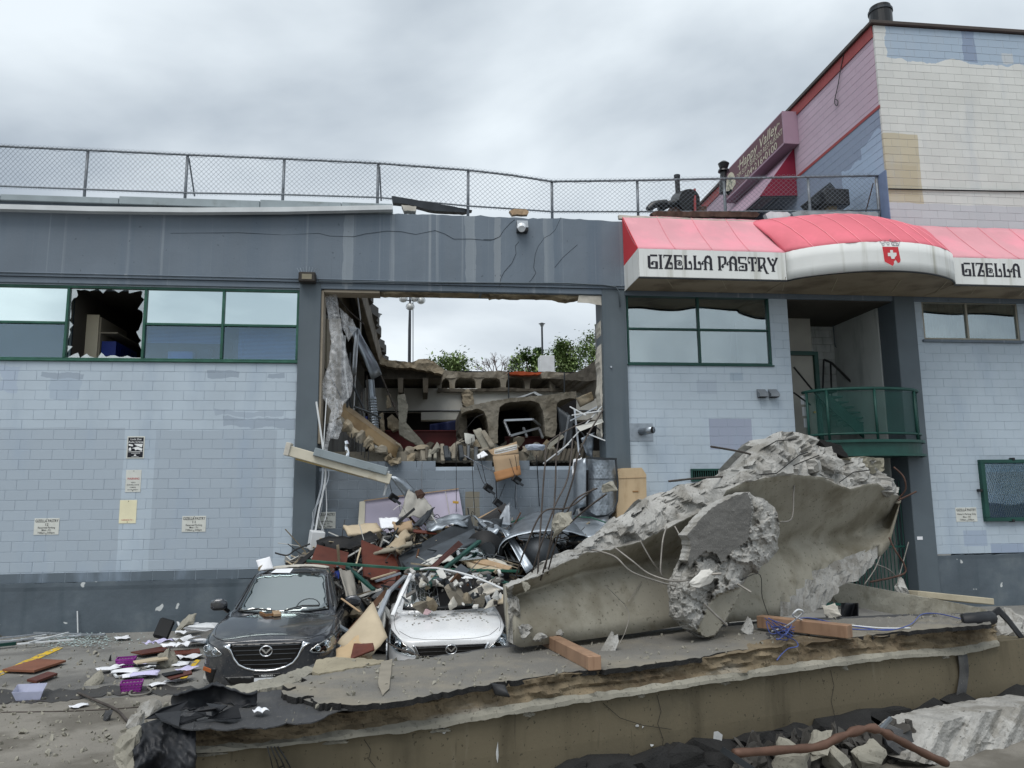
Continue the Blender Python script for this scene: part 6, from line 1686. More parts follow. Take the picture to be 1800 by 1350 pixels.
    patch('lower_intake', [(-.5, ez - .30), (.5, ez - .30), (.42, ez - .39), (-.42, ez - .39)], m_blackp, .004)
    # bonnet shut line and creases
    line('bonnet_seam', [(-W2 * .80, ez + .20), (-W2 * .62, ez + .155), (-.35, ez + .135), (0, ez + .13), (.35, ez + .135), (W2 * .62, ez + .155), (W2 * .80, ez + .20)] if crushed else [(-W2 * .84, ez + .165), (-W2 * .62, ez + .13), (-.35, ez + .118), (0, ez + .115), (.35, ez + .118), (W2 * .62, ez + .13), (W2 * .84, ez + .165)], .0035, m_seamc, .0005, n=5)
    def down(x, y, off=.0):
        h = bvh.ray_cast(Vector((x, y, 3)), Vector((0, 0, -1)))
        return (h[0] if h[0] else Vector((x, y, bl))) + Vector((0, 0, off))
    for s in (-1, 1):
        mk('bonnet_edge_gap', tubev([down(s * W2 * k1, y, .0005) for y, k1 in ((.28, .80), (.5, .855), (.8, .885), (1.1, .88), (1.28, .86))], .0035, 5), m_seamc, root)
    # glass
    top = Hr - .075
    wso = [(-wb * .80, bl + .015), (-wb * .4, bl - .005), (0, bl - .012), (wb * .4, bl - .005), (wb * .80, bl + .015), (wb * .78, bl + .08), (wt * .93, top - .02), (wt * .80, top + .015), (0, top + .028), (-wt * .80, top + .015), (-wt * .93, top - .02), (-wb * .78, bl + .08)]
    fr = patch('windscreen', wso, m_void if crushed else m_gloss, .004, gvh, .05)  # black patch stands in for the dark cabin behind the glass
    if not crushed:
        sc = [front(gvh, .34 + .16 * math.cos(a * .35 + .2), bl + .05 + .10 * math.sin(a * .35 + .2), .008) for a in range(9)]
        mk('steering_wheel', tubev(sc, .012, 6), m_dgalv, fr, True)
        patch('dashboard', [(-wb * .76, bl + .02), (wb * .76, bl + .02), (wb * .72, bl + .07), (-wb * .72, bl + .07)], m_blackp, .006, gvh, .05, parent=fr)
        inn = [(x * .955, (z - bl - .2) * .93 + bl + .195) for x, z in wso]
        patch('glass', inn, m_carglass, .014, gvh, .05, parent=fr)
        for a, b in (((-.62, bl + .01), (-.10, bl + .012)), ((.02, bl + .012), (.50, bl + .055))):
            line('wiper', [a, ((a[0] + b[0]) / 2, (a[1] + b[1]) / 2 + .028), b], .010, m_blackp, .03, gvh, parent=fr)
    else:
        lt = [(-wb * .78, bl + .02), (-wb * .30, bl + .02), (-wb * .12, bl + .06), (-wt * .25, bl + .16), (-wt * .35, top - .01), (-wt * .9, top - .03)]
        patch('cracked_glass', lt, m_shard, .012, gvh, .05, parent=fr)
        rb = random.Random(3); cr = []
        for _ in range(26):
            x, z = rb.uniform(-wb * .7, -wb * .2), rb.uniform(bl + .04, top - .03); a = rb.uniform(0, 3.1)
            if inside(lt, x, z): cr.append(tubev([front(gvh, x, z, .016), front(gvh, x + .09 * math.cos(a), z + .09 * math.sin(a), .016), front(gvh, x + .16 * math.cos(a + .4), z + .14 * math.sin(a + .4), .016)], .0025, 3))
        mk('glass_cracks', join(*cr), m_white, fr)
        patch('torn_glass', [(wb * .1, bl + .02), (wb * .74, bl + .03), (wb * .66, bl + .12), (wb * .4, bl + .09), (wb * .2, bl + .05)], m_shard, .012, gvh, .04, parent=fr)
        patch('dash_top', [(-wb * .8, bl + .0), (wb * .8, bl + .0), (wb * .78, bl + .035), (-wb * .78, bl + .04)], m_blackp, .016, gvh, .05, parent=fr)
    for s in (-1, 1):      # side glass
        def side(x, z, off=.006):
            h = gvh.ray_cast(Vector((s * 3, x, z)), Vector((-s, 0, 0)))
            return (h[0] if h[0] else Vector((s * wb, x, z))) + Vector((s * off, 0, 0))
        zt_ = Hr - .14
        for ol in ([(1.62, bl + .06), (2.75, bl + .07), (2.75, zt_), (2.12, zt_)], [(2.82, bl + .07), (3.45, bl + .1), (3.4, zt_ - .02), (2.82, zt_)]):
            if crushed: ol = [(a, min(b, zt_ - .1)) for a, b in ol]
            vf, _ = reliefv(ol, .08, side, lambda x, z: Vector((-s * .004, 0, 0)))
            mk('side_window', vf, m_gloss, root, True)
        line('pillar_trim', [(s * wb * .86, bl + .05), (s * (wb * .8 + wt) / 2 * 1.0, (bl + top) / 2 + .04), (s * wt * .97, top - .01)], .012, m_blackp if not crushed else m_white, .004, gvh)
        # mirrors
        mc = Vector((s * (W2 + .10), 1.62, bl + .10))
        mr = mk('mirror', chunkv(mc, (.24, .14, .16), 5, 60, .0, 2, 0), pmat if not crushed else m_gloss, root, True)
        mk('mirror_arm', barv(mc + Vector((-s * .08, .0, -.06)), Vector((s * (W2 - .03), 1.66, bl - .01)), .05, .05), m_blackp, mr)
        mk('mirror_base', chunkv(mc + Vector((0, .0, -.055)), (.22, .13, .05), 6, 40, 0, 1, 0), m_gloss, mr, True)
        # wheels pushed up into their arches
        for y in (.86, L - .85):
            wz = .42
            wh = mk('wheel', tubev([Vector((s * (W2 - .22), y, wz)), Vector((s * (W2 - .2), y, wz)), Vector((s * (W2 - .03), y, wz)), Vector((s * (W2 - .01), y, wz))], [.28, .32, .32, .28], 28), m_tyre, root, True)
            mk('rim', cylv((s * (W2 - .004), y, wz), .22, .03, 20, 'X'), m_alu, wh)
            mk('arch', tubev([Vector((s * (W2 - .04), y + .40 * math.cos(a * .2094), wz + .40 * math.sin(a * .2094) - .02)) for a in range(16)], .025, 6), m_blackp, root, True)
    root['_bl'] = bl
    return root, bvh, gvh, front, down, bl
def settle(root, loc, rz):
    root.location = loc; root.rotation_euler = rz
    if '_bl' in root: del root['_bl']
m_grey_paint = paint('graphite_paint', C(54, 58, 65), .24, .4)
m_white_paint = paint('white_paint', C(232, 234, 236), .35, 0, .1)

# grey crossover
g1, bv1, gv1, fr1, dn1, bl1 = car('grey_crossover', 'dark grey crossover car with scraps on its bonnet and roof', m_grey_paint, 4.27, .86, 1.50, .66)
pz_ = .30
c = fr1(bv1, .02, .26, .012)
pl_ = mk('licence_plate', boxv(c + Vector((0, -.006, .02)), (.31, .008, .155), None, .002), M('plate_white', C(214, 218, 222), .4, 0, .04, 4, 0), g1)
mk('plate_frame', boxv(c + Vector((0, -.004, .105)), (.33, .016, .05), None, .004), m_blackp, pl_)
mk('frame_lettering', textv('\u2022 FREEWAY \u2022', .034, c + Vector((0, -.0135, .094)), (1, 0, 0), (0, 0, 1), 0, .01), m_swh, pl_, fix=False)
mk('plate_lettering', textv('0 75L', .11, c + Vector((.05, -.0115, -.02)), (1, 0, 0), (0, 0, 1), 0, .006), M('plate_blue', C(40, 60, 130), .5), pl_, fix=False)
settle(g1, (W(468, 1150, -5.6).x, -5.6, -.10), (0, 0, R_(1.0)))
# white hatchback, crushed under the debris
g2, bv2, gv2, fr2, dn2, bl2 = car('white_hatchback', 'white hatchback with a smashed windscreen crushed under debris', m_white_paint, 4.4, .90, 1.47, .60, True)
settle(g2, (W(793, 1138, -4.75).x, -4.75, -.25), (R_(1.0), 0, R_(1.5)))
# ================================================================ inside the collapsed bay
def at(p): return W(p[0], p[1], p[2])
def bar(name, label, cat, a, b, w, h, mat, ch=.004, parent=None, up=None):
    vf = barv(at(a), at(b), w, h, up, ch)
    return mk(name, vf, mat, parent) if parent is not None else solo(name, vf, mat, label, cat)
def panel(name, label, cat, q, t, mat, bend=.0, n=10, seed=0, parent=None, group=None, smooth=True):
    Q = [at(p) for p in q]
    nr = (Q[1] - Q[0]).cross(Q[3] - Q[0]).normalized()
    def fn(u, v):
        p = Q[0].lerp(Q[1], u).lerp(Q[3].lerp(Q[2], u), v)
        return p + nr * bend * (fbm((u * 2 + seed, v * 2, seed * .7), 1.0) + .6 * math.sin((u + v * .6 + seed) * 3.1))
    vf = shellv(gridv(fn, n, n), t) if bend else shellv(gridv(fn, 2, 2), t)
    sm = smooth and bend > 0
    return mk(name, vf, mat, parent, sm) if parent is not None else solo(name, vf, mat, label, cat, group, sm)
def rod(name, label, cat, pts, r, mat, parent=None, k=5, n=6):
    P = [at(p) for p in pts]
    vf = tubev(smoothpath(P, k) if len(P) > 2 else P, r, n)
    return mk(name, vf, mat, parent, True) if parent is not None else solo(name, vf, mat, label, cat, smooth=True)
def slabpx(name, label, cat, outline, Y, depth, mat, step=6, rough=1.0, bumpy=.02, seed=0, parent=None):
    Yf = Y if callable(Y) else (lambda x, y: Y)
    vf, _ = reliefv(outline, step, lambda x, y: W(x, y, Yf(x, y) - bumpy * fbm((x * .06, y * .06, seed), 1)), lambda x, y: Vector((0, depth, 0)), rough, seed)
    return mk(name, vf, mat, parent) if parent is not None else solo(name, vf, mat, label, cat)

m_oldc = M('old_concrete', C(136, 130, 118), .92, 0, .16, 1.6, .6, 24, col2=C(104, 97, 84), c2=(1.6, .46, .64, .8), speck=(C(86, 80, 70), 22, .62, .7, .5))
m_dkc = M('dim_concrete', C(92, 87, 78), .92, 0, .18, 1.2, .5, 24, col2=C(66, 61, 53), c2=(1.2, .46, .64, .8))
m_tan = M('tan_rubble', C(146, 136, 118), .95, 0, .2, 3, .7, 24, col2=C(106, 94, 74), c2=(3, .46, .62, .8))
m_offw = M('dirty_white_panel', C(198, 198, 192), .8, 0, .08, .8, .15, 20, streak=[(C(140, 138, 130), 3, .56, .76, .5, .3)])

# far roof: row of tee ends with black voids
fr_ = thing('far_roof_deck', 'row of grey concrete tee ends with dark voids under the far roof', 'roof', W(880, 690, 11))
tY = 11.0
slabpx('deck_slab', None, None, [(778, 650), (800, 653), (835, 655), (880, 651), (905, 656), (930, 658), (960, 653), (1000, 656), (1012, 660), (1012, 664), (960, 665), (890, 664), (830, 664), (778, 664)], tY, 9.0, m_oldc, 6, .8, .05, 2, fr_)
for x in (772, 795, 841, 885, 927, 972, 1008):
    o_ = [(x - 12, 664.3), (x + 12, 664.3), (x + 7, 667), (x + 5, 672), (x + 4, 684), (x - 4, 684), (x - 5, 672), (x - 7, 667)]
    mk('tee_stem', prismv([W(a, b, tY + .02) for a, b in o_], (0, 7, 0)), m_oldc, fr_)
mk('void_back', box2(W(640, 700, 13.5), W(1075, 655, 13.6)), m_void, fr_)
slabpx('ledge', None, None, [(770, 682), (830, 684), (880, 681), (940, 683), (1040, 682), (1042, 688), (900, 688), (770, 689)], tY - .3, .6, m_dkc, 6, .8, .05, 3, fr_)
slabpx('orange_scrap', None, None, [(893, 655), (905, 652), (930, 654), (952, 655), (950, 658), (900, 659)], tY - .3, .5, M('orange_scrap', C(170, 78, 44), .8), 5, .8, .02, 5, fr_)
lr = thing('sagging_roof_slab', 'tan broken roof slab sagging beside the light mast', 'slab', W(725, 690, 9))
slabpx('slab', None, None, [(668, 622), (680, 632), (700, 634), (722, 637), (736, 632), (752, 630), (764, 636), (780, 650), (778, 658), (750, 652), (720, 646), (690, 646), (668, 640)], 9.0, 3.0, m_tan, 5, 1.0, .06, 6, lr)
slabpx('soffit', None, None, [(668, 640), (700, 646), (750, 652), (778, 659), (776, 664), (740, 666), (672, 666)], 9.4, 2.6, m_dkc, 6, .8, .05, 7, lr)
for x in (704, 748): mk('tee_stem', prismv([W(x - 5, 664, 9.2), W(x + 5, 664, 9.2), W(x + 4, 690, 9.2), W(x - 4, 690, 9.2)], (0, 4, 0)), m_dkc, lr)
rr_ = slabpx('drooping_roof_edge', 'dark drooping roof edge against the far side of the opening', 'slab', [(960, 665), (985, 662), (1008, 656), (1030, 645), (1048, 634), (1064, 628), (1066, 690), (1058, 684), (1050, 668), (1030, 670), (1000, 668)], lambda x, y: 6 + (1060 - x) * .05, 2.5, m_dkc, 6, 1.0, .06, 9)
# white beam below the voids
wb_ = thing('white_beam', 'broad dirty white beam across the back of the collapsed bay', 'beam', W(860, 725, 11))
mk('beam', box2(W(640, 722, 10.9), W(1060, 689, 11.6), .01), m_offw, wb_)
mk('lower_panel', box2(W(740, 738, 10.95), W(1060, 726, 11.5), .01), m_offw, wb_)
mk('edge_pipe', tubev([W(640, 724, 10.7), W(820, 722, 10.6), W(1050, 722, 10.6)], .03, 6), m_dgalv, wb_)
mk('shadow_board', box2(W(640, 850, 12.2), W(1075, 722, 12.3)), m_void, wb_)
for x, y0, y1 in ((894, 655, 702), (992, 655, 690)): mk('hanging_rod', tubev([W(x, y0, 9), W(x, y1, 9)], .025, 5), m_dgalv, wb_)
slabpx('clinging_concrete', None, None, [(812, 690), (822, 684), (832, 690), (834, 710), (826, 718), (814, 712)], 10.4, .4, m_tan, 4, 1.0, .06, 8, wb_)
solo('blue_tarpaulin', shellv(gridv(lambda u, v: W(756 + 60 * u, 736 + 22 * v + 10 * (1 - u) * (1 - v), 9.6 + .3 * math.sin(u * 9)), 16, 6), .01), M('dim_blue', C(14, 24, 62), .7), 'dim blue tarpaulin hanging in the dark behind the red beam', 'tarpaulin', smooth=True)
solo('blue_curtain', shellv(gridv(lambda u, v: W(643 + 14 * u, 732 + 22 * v, 3.2 + .1 * math.sin(u * 12)), 14, 4), .01), m_blue, 'narrow blue cloth beside the corrugated duct', 'cloth', smooth=True)
# red steel beams
for lb, x0, x1, y0, y1, Y in (('long red steel beam lying across the broken floor', 662, 848, 758, 786, 3.4), ('short dark red steel beam under the middle concrete tee', 888, 968, 769, 786, 2.4)):
    r = thing('red_steel_beam', lb, 'beam', W((x0 + x1) / 2, y1, Y))
    a, b = W(x0, y0, Y), W(x1, y1, Y)
    mk('web', box2((a.x, Y + .08, b.z), (b.x, Y + .10, a.z)), m_redbeam, r)
    mk('top_flange', box2((a.x, Y, a.z), (b.x, Y + .2, a.z + .025)), m_redbeam, r)
    mk('bottom_flange', box2((a.x, Y, b.z - .025), (b.x, Y + .2, b.z)), m_redbeam, r)
# the tee piece in the middle of the gap
mt_ = thing('middle_tee_piece', 'broken grey concrete double tee tilted in the middle of the gap', 'slab', W(910, 780, 1.4))
tp_ = [(810, 717), (830, 712), (853, 707), (875, 703), (896, 700), (930, 697), (963, 694), (990, 690), (1013, 688), (1014, 700), (1000, 700), (986, 703), (979, 710), (978, 730), (979, 748), (976, 766), (968, 769), (959, 766), (957, 745), (954, 722), (948, 709), (936, 704), (904, 706), (888, 708), (878, 716), (876, 735), (875, 756), (875, 779), (867, 781), (861, 775), (858, 750), (855, 732), (850, 722), (840, 718), (822, 722), (811, 727)]
vf, ctr = reliefv(tp_, 4, lambda x, y: W(x, y, 1.3 - .03 * fbm((x * .08, y * .08, 0), 1)), lambda x, y: Vector((.15, 3.2, .15)), .5, 4)
mk('tee_body', vf, m_oldc, mt_)
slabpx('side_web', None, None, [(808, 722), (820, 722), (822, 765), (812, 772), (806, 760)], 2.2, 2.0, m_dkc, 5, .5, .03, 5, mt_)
mk('dark_back_sheet', prismv([W(810, 722, 4.4), W(1013, 700, 4.4), W(1013, 775, 4.4), W(810, 790, 4.4)], (0, .2, 0)), m_void, mt_)  # near-black sheet added as the darkness behind the tee, no real soffit
slabpx('white_folded_board', 'white folded panel lying on top of the middle tee', 'panel', [(905, 700), (940, 688), (956, 696), (948, 697), (938, 691), (915, 700)], 1.6, .4, m_white, 4, .2, 0, 3)
wfr = thing('bent_window_frame', 'bent aluminium window frame wedged under the middle tee', 'window frame', W(920, 770, 1.6))
for a, b in (((886, 739, 1.5), (936, 737, 1.5)), ((936, 737, 1.5), (950, 748, 1.7)), ((886, 740, 1.5), (897, 766, 1.3)), ((897, 766, 1.3), (948, 752, 1.6)), ((948, 754, 1.6), (954, 770, 1.4)), ((920, 752, 1.6), (926, 768, 1.4))):
    mk('frame_member', barv(at(a), at(b), .05, .05, None, .004), m_alu, wfr)
# broken floor edge on top of the lower wall
fe_ = thing('broken_floor_edge', 'ragged broken floor edge of concrete lumps above the lower block wall', 'rubble', W(830, 815, .6))
rnd = random.Random(31)
for k in range(34):
    x = 702 + k * 8.6 + rnd.uniform(-4, 4)
    y = 800 + rnd.uniform(-14, 10) - (10 if 770 < x < 830 else 0)
    w = rnd.uniform(.14, .34)
    mk('concrete_piece', chunkv(W(x, y, rnd.uniform(.45, 1.0)), (w, .4, w * rnd.uniform(.6, 1.2)), 200 + k, 12, .1, 1), rnd.choice((m_oldc, m_oldc, m_lip, m_tan, m_dkc)), fe_)
for k in range(13):
    x = 740 + k * 8.6 + rnd.uniform(-3, 3); mk('deck_rib', barv(W(x, 784 + rnd.uniform(-5, 9), .5 + rnd.uniform(0, .2)), W(x + rnd.uniform(-4, 6), 813 - rnd.uniform(0, 6), .42), rnd.uniform(.04, .13), .12, None, .015), rnd.choice((m_lip, m_dkc, m_dgalv, m_oldc)), fe_)
for k in range(10):
    x = 955 + k * 8; mk('deck_rib', barv(W(x, 790, .6), W(x - 6, 812, .5), .08, .1, None, .01), m_dkc, fe_)
mk('floor_remnant', box2(W(560, 814, .62), W(1060, 803, 3.0)), m_oldc, fe_)
for i in range(26):
    x = rnd.uniform(660, 1040); mk('concrete_piece', chunkv(W(x, rnd.uniform(770, 800), rnd.uniform(1, 2.6)), (rnd.uniform(.12, .4), .3, rnd.uniform(.1, .3)), 300 + i, 12, .1, 0), rnd.choice((m_oldc, m_dkc, m_tan, m_offw)), fe_)
# hanging wall scrap
slabpx('broken_wall_piece', 'tall broken grey concrete strip standing left of the red beam', 'rubble', [(699, 694), (712, 692), (717, 715), (714, 742), (726, 757), (738, 770), (748, 784), (738, 785), (722, 776), (702, 764)], 2.2, .35, m_lip, 5, .8, .03, 11)
slabpx('tilted_block', 'pale broken block lump beside the corrugated duct', 'rubble', [(680, 735), (690, 728), (702, 740), (704, 752), (690, 758), (682, 750)], 2.4, .4, m_tan, 5, .8, .04, 12)
slabpx('tilted_block', 'slim tan broken block standing behind the corrugated duct', 'rubble', [(667, 728), (673, 724), (676, 757), (668, 757)], 2.2, .4, m_tan, 5, .6, .03, 13)
slabpx('hanging_board_scrap', 'tan splintered board scrap hanging in front of the white beam', 'board', [(679, 695), (687, 693), (688, 716), (680, 718)], 2.6, .05, m_tan, 4, .8, .02, 14)
# gold-brown channel sloping down, with concrete still attached
gb = thing('sloping_channel_beam', 'gold-brown steel channel sloping down from the plastic sheet with broken concrete attached', 'beam', W(650, 800, .4))
m_gold = M('gold_brown_steel', C(122, 104, 76), .6, .2, .15, 2, .1, col2=C(80, 62, 38), c2=(2, .48, .64, .7))
panel('channel_web', None, None, [(596, 712, .5), (700, 788, .5), (696, 806, .4), (592, 732, .4)], .02, m_gold, .01, 8, 1, gb)
panel('channel_flange', None, None, [(600, 704, .9), (706, 782, .9), (700, 788, .5), (596, 712, .5)], .02, m_gold, .01, 8, 2, gb)
for k in range(9):
    x = 600 + k * 11.5; mk('concrete_piece', chunkv(W(x, 742 + k * 8.6, .3), (.28, .3, .2), 340 + k, 12, .08, 1), m_tan if k % 3 else m_oldc, gb)
for k in range(6):
    mk('hanging_strap', tubev([W(618 + k * 6, 762 + k * 6, .25), W(617 + k * 6, 785 + k * 5, .22)], .01, 5), m_blackp, gb)
# plastic sheeting
m_film = bpy.data.materials.new('plastic_film'); m_film.use_nodes = True
t_ = m_film.node_tree; t_.nodes.clear()
o1 = t_.nodes.new('ShaderNodeOutputMaterial'); a1 = t_.nodes.new('ShaderNodeBsdfTransparent'); a2 = t_.nodes.new('ShaderNodeBsdfPrincipled'); a3 = t_.nodes.new('ShaderNodeMixShader')
a2.inputs['Base Color'].default_value = (.85, .87, .9, 1); a2.inputs['Roughness'].default_value = .3
n1 = t_.nodes.new('ShaderNodeTexNoise'); n1.inputs['Scale'].default_value = 2.5; n1.inputs['Detail'].default_value = 4
r1 = t_.nodes.new('ShaderNodeMapRange'); r1.inputs[1].default_value = .3; r1.inputs[2].default_value = .7; r1.inputs[3].default_value = .06; r1.inputs[4].default_value = .42
t_.links.new(n1.outputs[0], r1.inputs[0]); t_.links.new(r1.outputs[0], a3.inputs[0]); t_.links.new(a1.outputs[0], a3.inputs[1]); t_.links.new(a2.outputs[0], a3.inputs[2]); t_.links.new(a3.outputs[0], o1.inputs[0])
pf = thing('plastic_sheeting', 'torn translucent plastic sheeting hanging down the left side of the opening', 'plastic sheet', W(590, 800, .2))
def film(outline, Y, nm, seed):
    vf, _ = reliefv(outline, 4, lambda x, y: W(x, y, Y + (.035 + .035 * fbm((0, y * .01, seed), 1)) * math.sin(x * .62 - y * .10 + 4.0 * fbm((x * .01, y * .008, seed), 1)) + .03 * math.sin(x * 1.25 + y * .05 + 3 * fbm((x * .02, y * .006, seed + 9), 1)) + .10 * fbm((x * .02, y * .007, seed), 1.2)), lambda x, y: Vector((0, .003, 0)), .6, seed)
    mk(nm, vf, m_film, pf, True)
film([(571, 520), (592, 517), (597, 550), (603, 590), (612, 630), (621, 668), (617, 696), (603, 712), (592, 738), (578, 780), (571, 828), (566, 826), (570, 785), (577, 745), (582, 722), (568, 700), (563, 680), (578, 640), (582, 600), (577, 560)], .15, 'sheet', 1)
film([(596, 540), (620, 562), (627, 578), (612, 600), (602, 575)], .3, 'sheet', 2)
film([(578, 744), (598, 736), (603, 748), (594, 772), (581, 770)], .1, 'sheet', 3)
film([(588, 700), (605, 705), (600, 730), (586, 740)], .05, 'sheet', 4)
# sheet metal, studs and ducts at the left
panel('loose_duct_sheet', 'grey sheet metal panel hanging from the broken roof', 'panel', [(612, 572, 1.0), (632, 578, 1.2), (674, 658, 1.6), (652, 668, 1.4)], .02, m_galv, .05, 8, 3)
panel('folded_metal_strip', 'narrow folded metal strip hanging beside the grey panel', 'panel', [(624, 580, .9), (630, 578, .9), (626, 660, 1.0), (618, 660, 1.0)], .02, m_alu, .02, 6, 4)
fd = thing('flexible_duct', 'corrugated silver flexible duct hanging above the red beam', 'duct', W(659, 760, 2.0))
pts = [W(650 + 8 * (k / 40), 668 + 92 * k / 40, 2.0) for k in range(41)]
mk('duct_sleeve', tubev(pts, [.11 + .012 * (k % 2) if k > 13 else .10 for k in range(41)], 14), m_galv, fd)
rnd = random.Random(17)
studs = [((628, 518), (634, 600)), ((606, 590), (612, 700)), ((640, 600), (700, 732)), ((616, 620), (608, 742)), ((600, 640), (640, 720)), ((636, 690), (640, 745)), ((622, 715), (670, 735)), ((645, 660), (648, 740)), ((590, 520), (640, 570)), ((566, 640), (600, 700)), ((627, 600), (622, 720)), ((612, 690), (626, 770))]
for i, (a, b) in enumerate(studs):
    Y = .6 + rnd.random() * 1.4
    tag(mk('hanging_stud', tubev([W(a[0], a[1], Y), W((a[0] + b[0]) / 2 + rnd.uniform(-4, 4), (a[1] + b[1]) / 2, Y), W(b[0], b[1], Y + rnd.uniform(-.2, .3))], rnd.uniform(.012, .024), 5), rnd.choice((m_alu, m_dgalv, m_white, m_rebar))), 'thin bent metal stud or wire hanging behind the plastic sheeting', 'stud', 'hanging metal studs')
panel('inner_door', 'dark inner partition edge behind the plastic sheeting', 'partition', [(575, 560, 1.2), (600, 560, 2.4), (600, 735, 2.4), (575, 745, 1.2)], .05, m_room, 0)
# fallen light fixture across the column
lf_ = thing('fallen_gutter', 'cream metal gutter with a blue-grey lid slanting down across the column', 'gutter', W(600, 840, -.3))
mk('trough', barv(W(506, 792, -.45), W(686, 843, -.25), .26, .20, None, .01), m_cream, lf_)
mk('lid', barv(W(552, 794, -.52), W(680, 829, -.33), .22, .16, None, .01), m_coping, lf_)
mk('end_cap', boxv(W(507, 790, -.47), (.10, .28, .26), (0, R_(12), 0), .01), m_dirtypaper, lf_)
mk('lower_lip', barv(W(520, 806, -.42), W(640, 838, -.3), .10, .05, None, .006), M('yellowed_metal', C(190, 168, 116), .6, 0, .15, 4, .05), lf_)
panel('bent_gutter_sheet', 'grey bent sheet hanging from the low end of the cream gutter', 'sheet metal', [(684, 836, -.2), (712, 842, -.1), (765, 905, .1), (742, 915, .0)], .012, m_galv, .06, 8, 7)
# hanging strips by the column
hs = thing('hanging_metal_strips', 'bundle of thin white metal strips hanging in front of the lower wall', 'metal strip', W(558, 960, -.2))
for i, pts in enumerate(([(556, 706), (568, 790), (572, 840), (560, 900), (552, 950)], [(568, 800), (566, 850), (556, 890), (548, 930), (545, 960)], [(572, 840), (574, 900), (566, 930), (568, 960)], [(570, 800), (578, 835), (562, 880), (550, 900), (552, 925)], [(566, 870), (560, 905), (570, 935)], [(568, 850), (564, 900), (540, 962)], [(574, 700), (569, 780), (568, 820)])):
    P = smoothpath([W(x, y, -.3 + .05 * (i % 3)) for x, y in pts], 5)
    mk('strip', join(*[barv(a, b, .035 if i < 2 else .018, .008) for a, b in zip(P[:-1], P[1:])]), m_white if i % 2 == 0 else m_alu, hs)
solo('white_bracket_box', boxv(W(556, 950, -.4), (.26, .3, .36), (.1, .1, .3), .01), m_white, 'small white metal box at the foot of the hanging strips', 'box')
solo('foil_hose', tubev([W(608 + 7 * k / 10 + 1.2 * math.sin(k * 2), 775 + 52 * k / 10, -.1) for k in range(11)], [.035 + .012 * (k % 2) for k in range(11)], 8), m_chrome, 'crinkled silver foil hose hanging over the cream gutter', 'hose')
rod('hanging_conduit', 'pale conduit stub hanging below the cream gutter', 'conduit', [(683, 828, -.2), (680, 848, -.2), (675, 872, -.2)], .025, m_white)
# cardboard box and things hanging over the lower wall
cb = thing('cardboard_box', 'burst cardboard box hanging over the lower block wall', 'box', W(893, 848, .1))
panel('front_face', None, None, [(866, 802, .15), (912, 798, .15), (914, 832, .05), (873, 848, .0)], .012, m_card, .01, 6, 3, cb)
panel('flap', None, None, [(858, 792, .3), (908, 776, .3), (912, 797, .16), (868, 801, .16)], .012, m_card, .015, 6, 4, cb)
panel('lower_flap', None, None, [(868, 830, .03), (914, 818, .04), (916, 834, -.05), (872, 846, -.04)], .012, M('dark_cardboard', C(150, 110, 74), .85, 0, .1, 3, .05), .01, 5, 5, cb)
for k in range(5): panel('paper_bundle', None, None, [(868, 796 - 2 * k, .26 + .02 * k), (908, 786 - 2 * k, .26 + .02 * k), (909, 791 - 2 * k, .2), (870, 801 - 2 * k, .2)], .01, m_paper if k % 2 else m_dirtypaper, .008, 4, k, cb)
solo('plastic_bag', chunkv(W(941, 786, .3), (.42, .25, .14), 402, 30, .04, 3, 0), M('bag_plastic', C(188, 198, 214), .3, 0, .08, 6, .1, alpha=.8), 'pale blue plastic bag on the broken floor edge', 'bag', smooth=True)
for i, (x, y, lb, y0) in enumerate(((858, 858, 'black wall bracket dangling on a cable below the broken floor', 800), (908, 843, 'black box dangling on a cable beside the cardboard box', 800), (692, 875, 'black lamp dangling in front of the lilac board', 815), (875, 884, 'black bracket lying at the top of the debris pile', 850))):
    r = thing('dangling_fixture', lb, 'fixture', W(x, y, -.1))
    mk('housing', boxv(W(x, y, -.1), (.18, .1, .14), (.2, .6, .3), .012), m_blackp, r)
    mk('bracket', boxv(W(x + 5, y + 6, -.14), (.2, .03, .05), (0, .6, 0), .004), m_dgalv, r)
    mk('cord', tubev(smoothpath([W(x - 2, y - 4, -.08), W(x - 8, (y + y0) / 2, -.02), W(x - 14, y0, .2)], 5), .006, 4), m_blackp, r)
cab = thing('dangling_cables', 'thin cables dangling over the lower block wall', 'cable', W(800, 900, .2))
for i, pts in enumerate(([(742, 812), (741, 850), (744, 862)], [(801, 775), (802, 830), (802, 900)], [(829, 770), (831, 840), (835, 905)], [(870, 800), (872, 850), (875, 905)], [(908, 845), (908, 880), (915, 905)], [(905, 800), (909, 830), (905, 870), (907, 895)], [(943, 800), (946, 850), (948, 890)], [(838, 815), (846, 840), (852, 852)], [(700, 880), (705, 910), (700, 930)], [(734, 880), (727, 900), (722, 920)], [(888, 850), (880, 870), (872, 890)], [(835, 785), (806, 775), (804, 768)], [(815, 800), (880, 835), (905, 836)], [(815, 760), (835, 735), (850, 728)])):
    mk('cable', tubev(smoothpath([W(x, y, .2 - .1 * (i % 3)) for x, y in pts], 6), .006 if i % 3 else .009, 4), m_blackp if i % 4 else m_alu, cab)
mk('yellow_tag', boxv(W(801, 883, .05), (.12, .03, .05), (0, .1, 0), .004), M('yellow_tag', C(190, 150, 60), .6), cab)
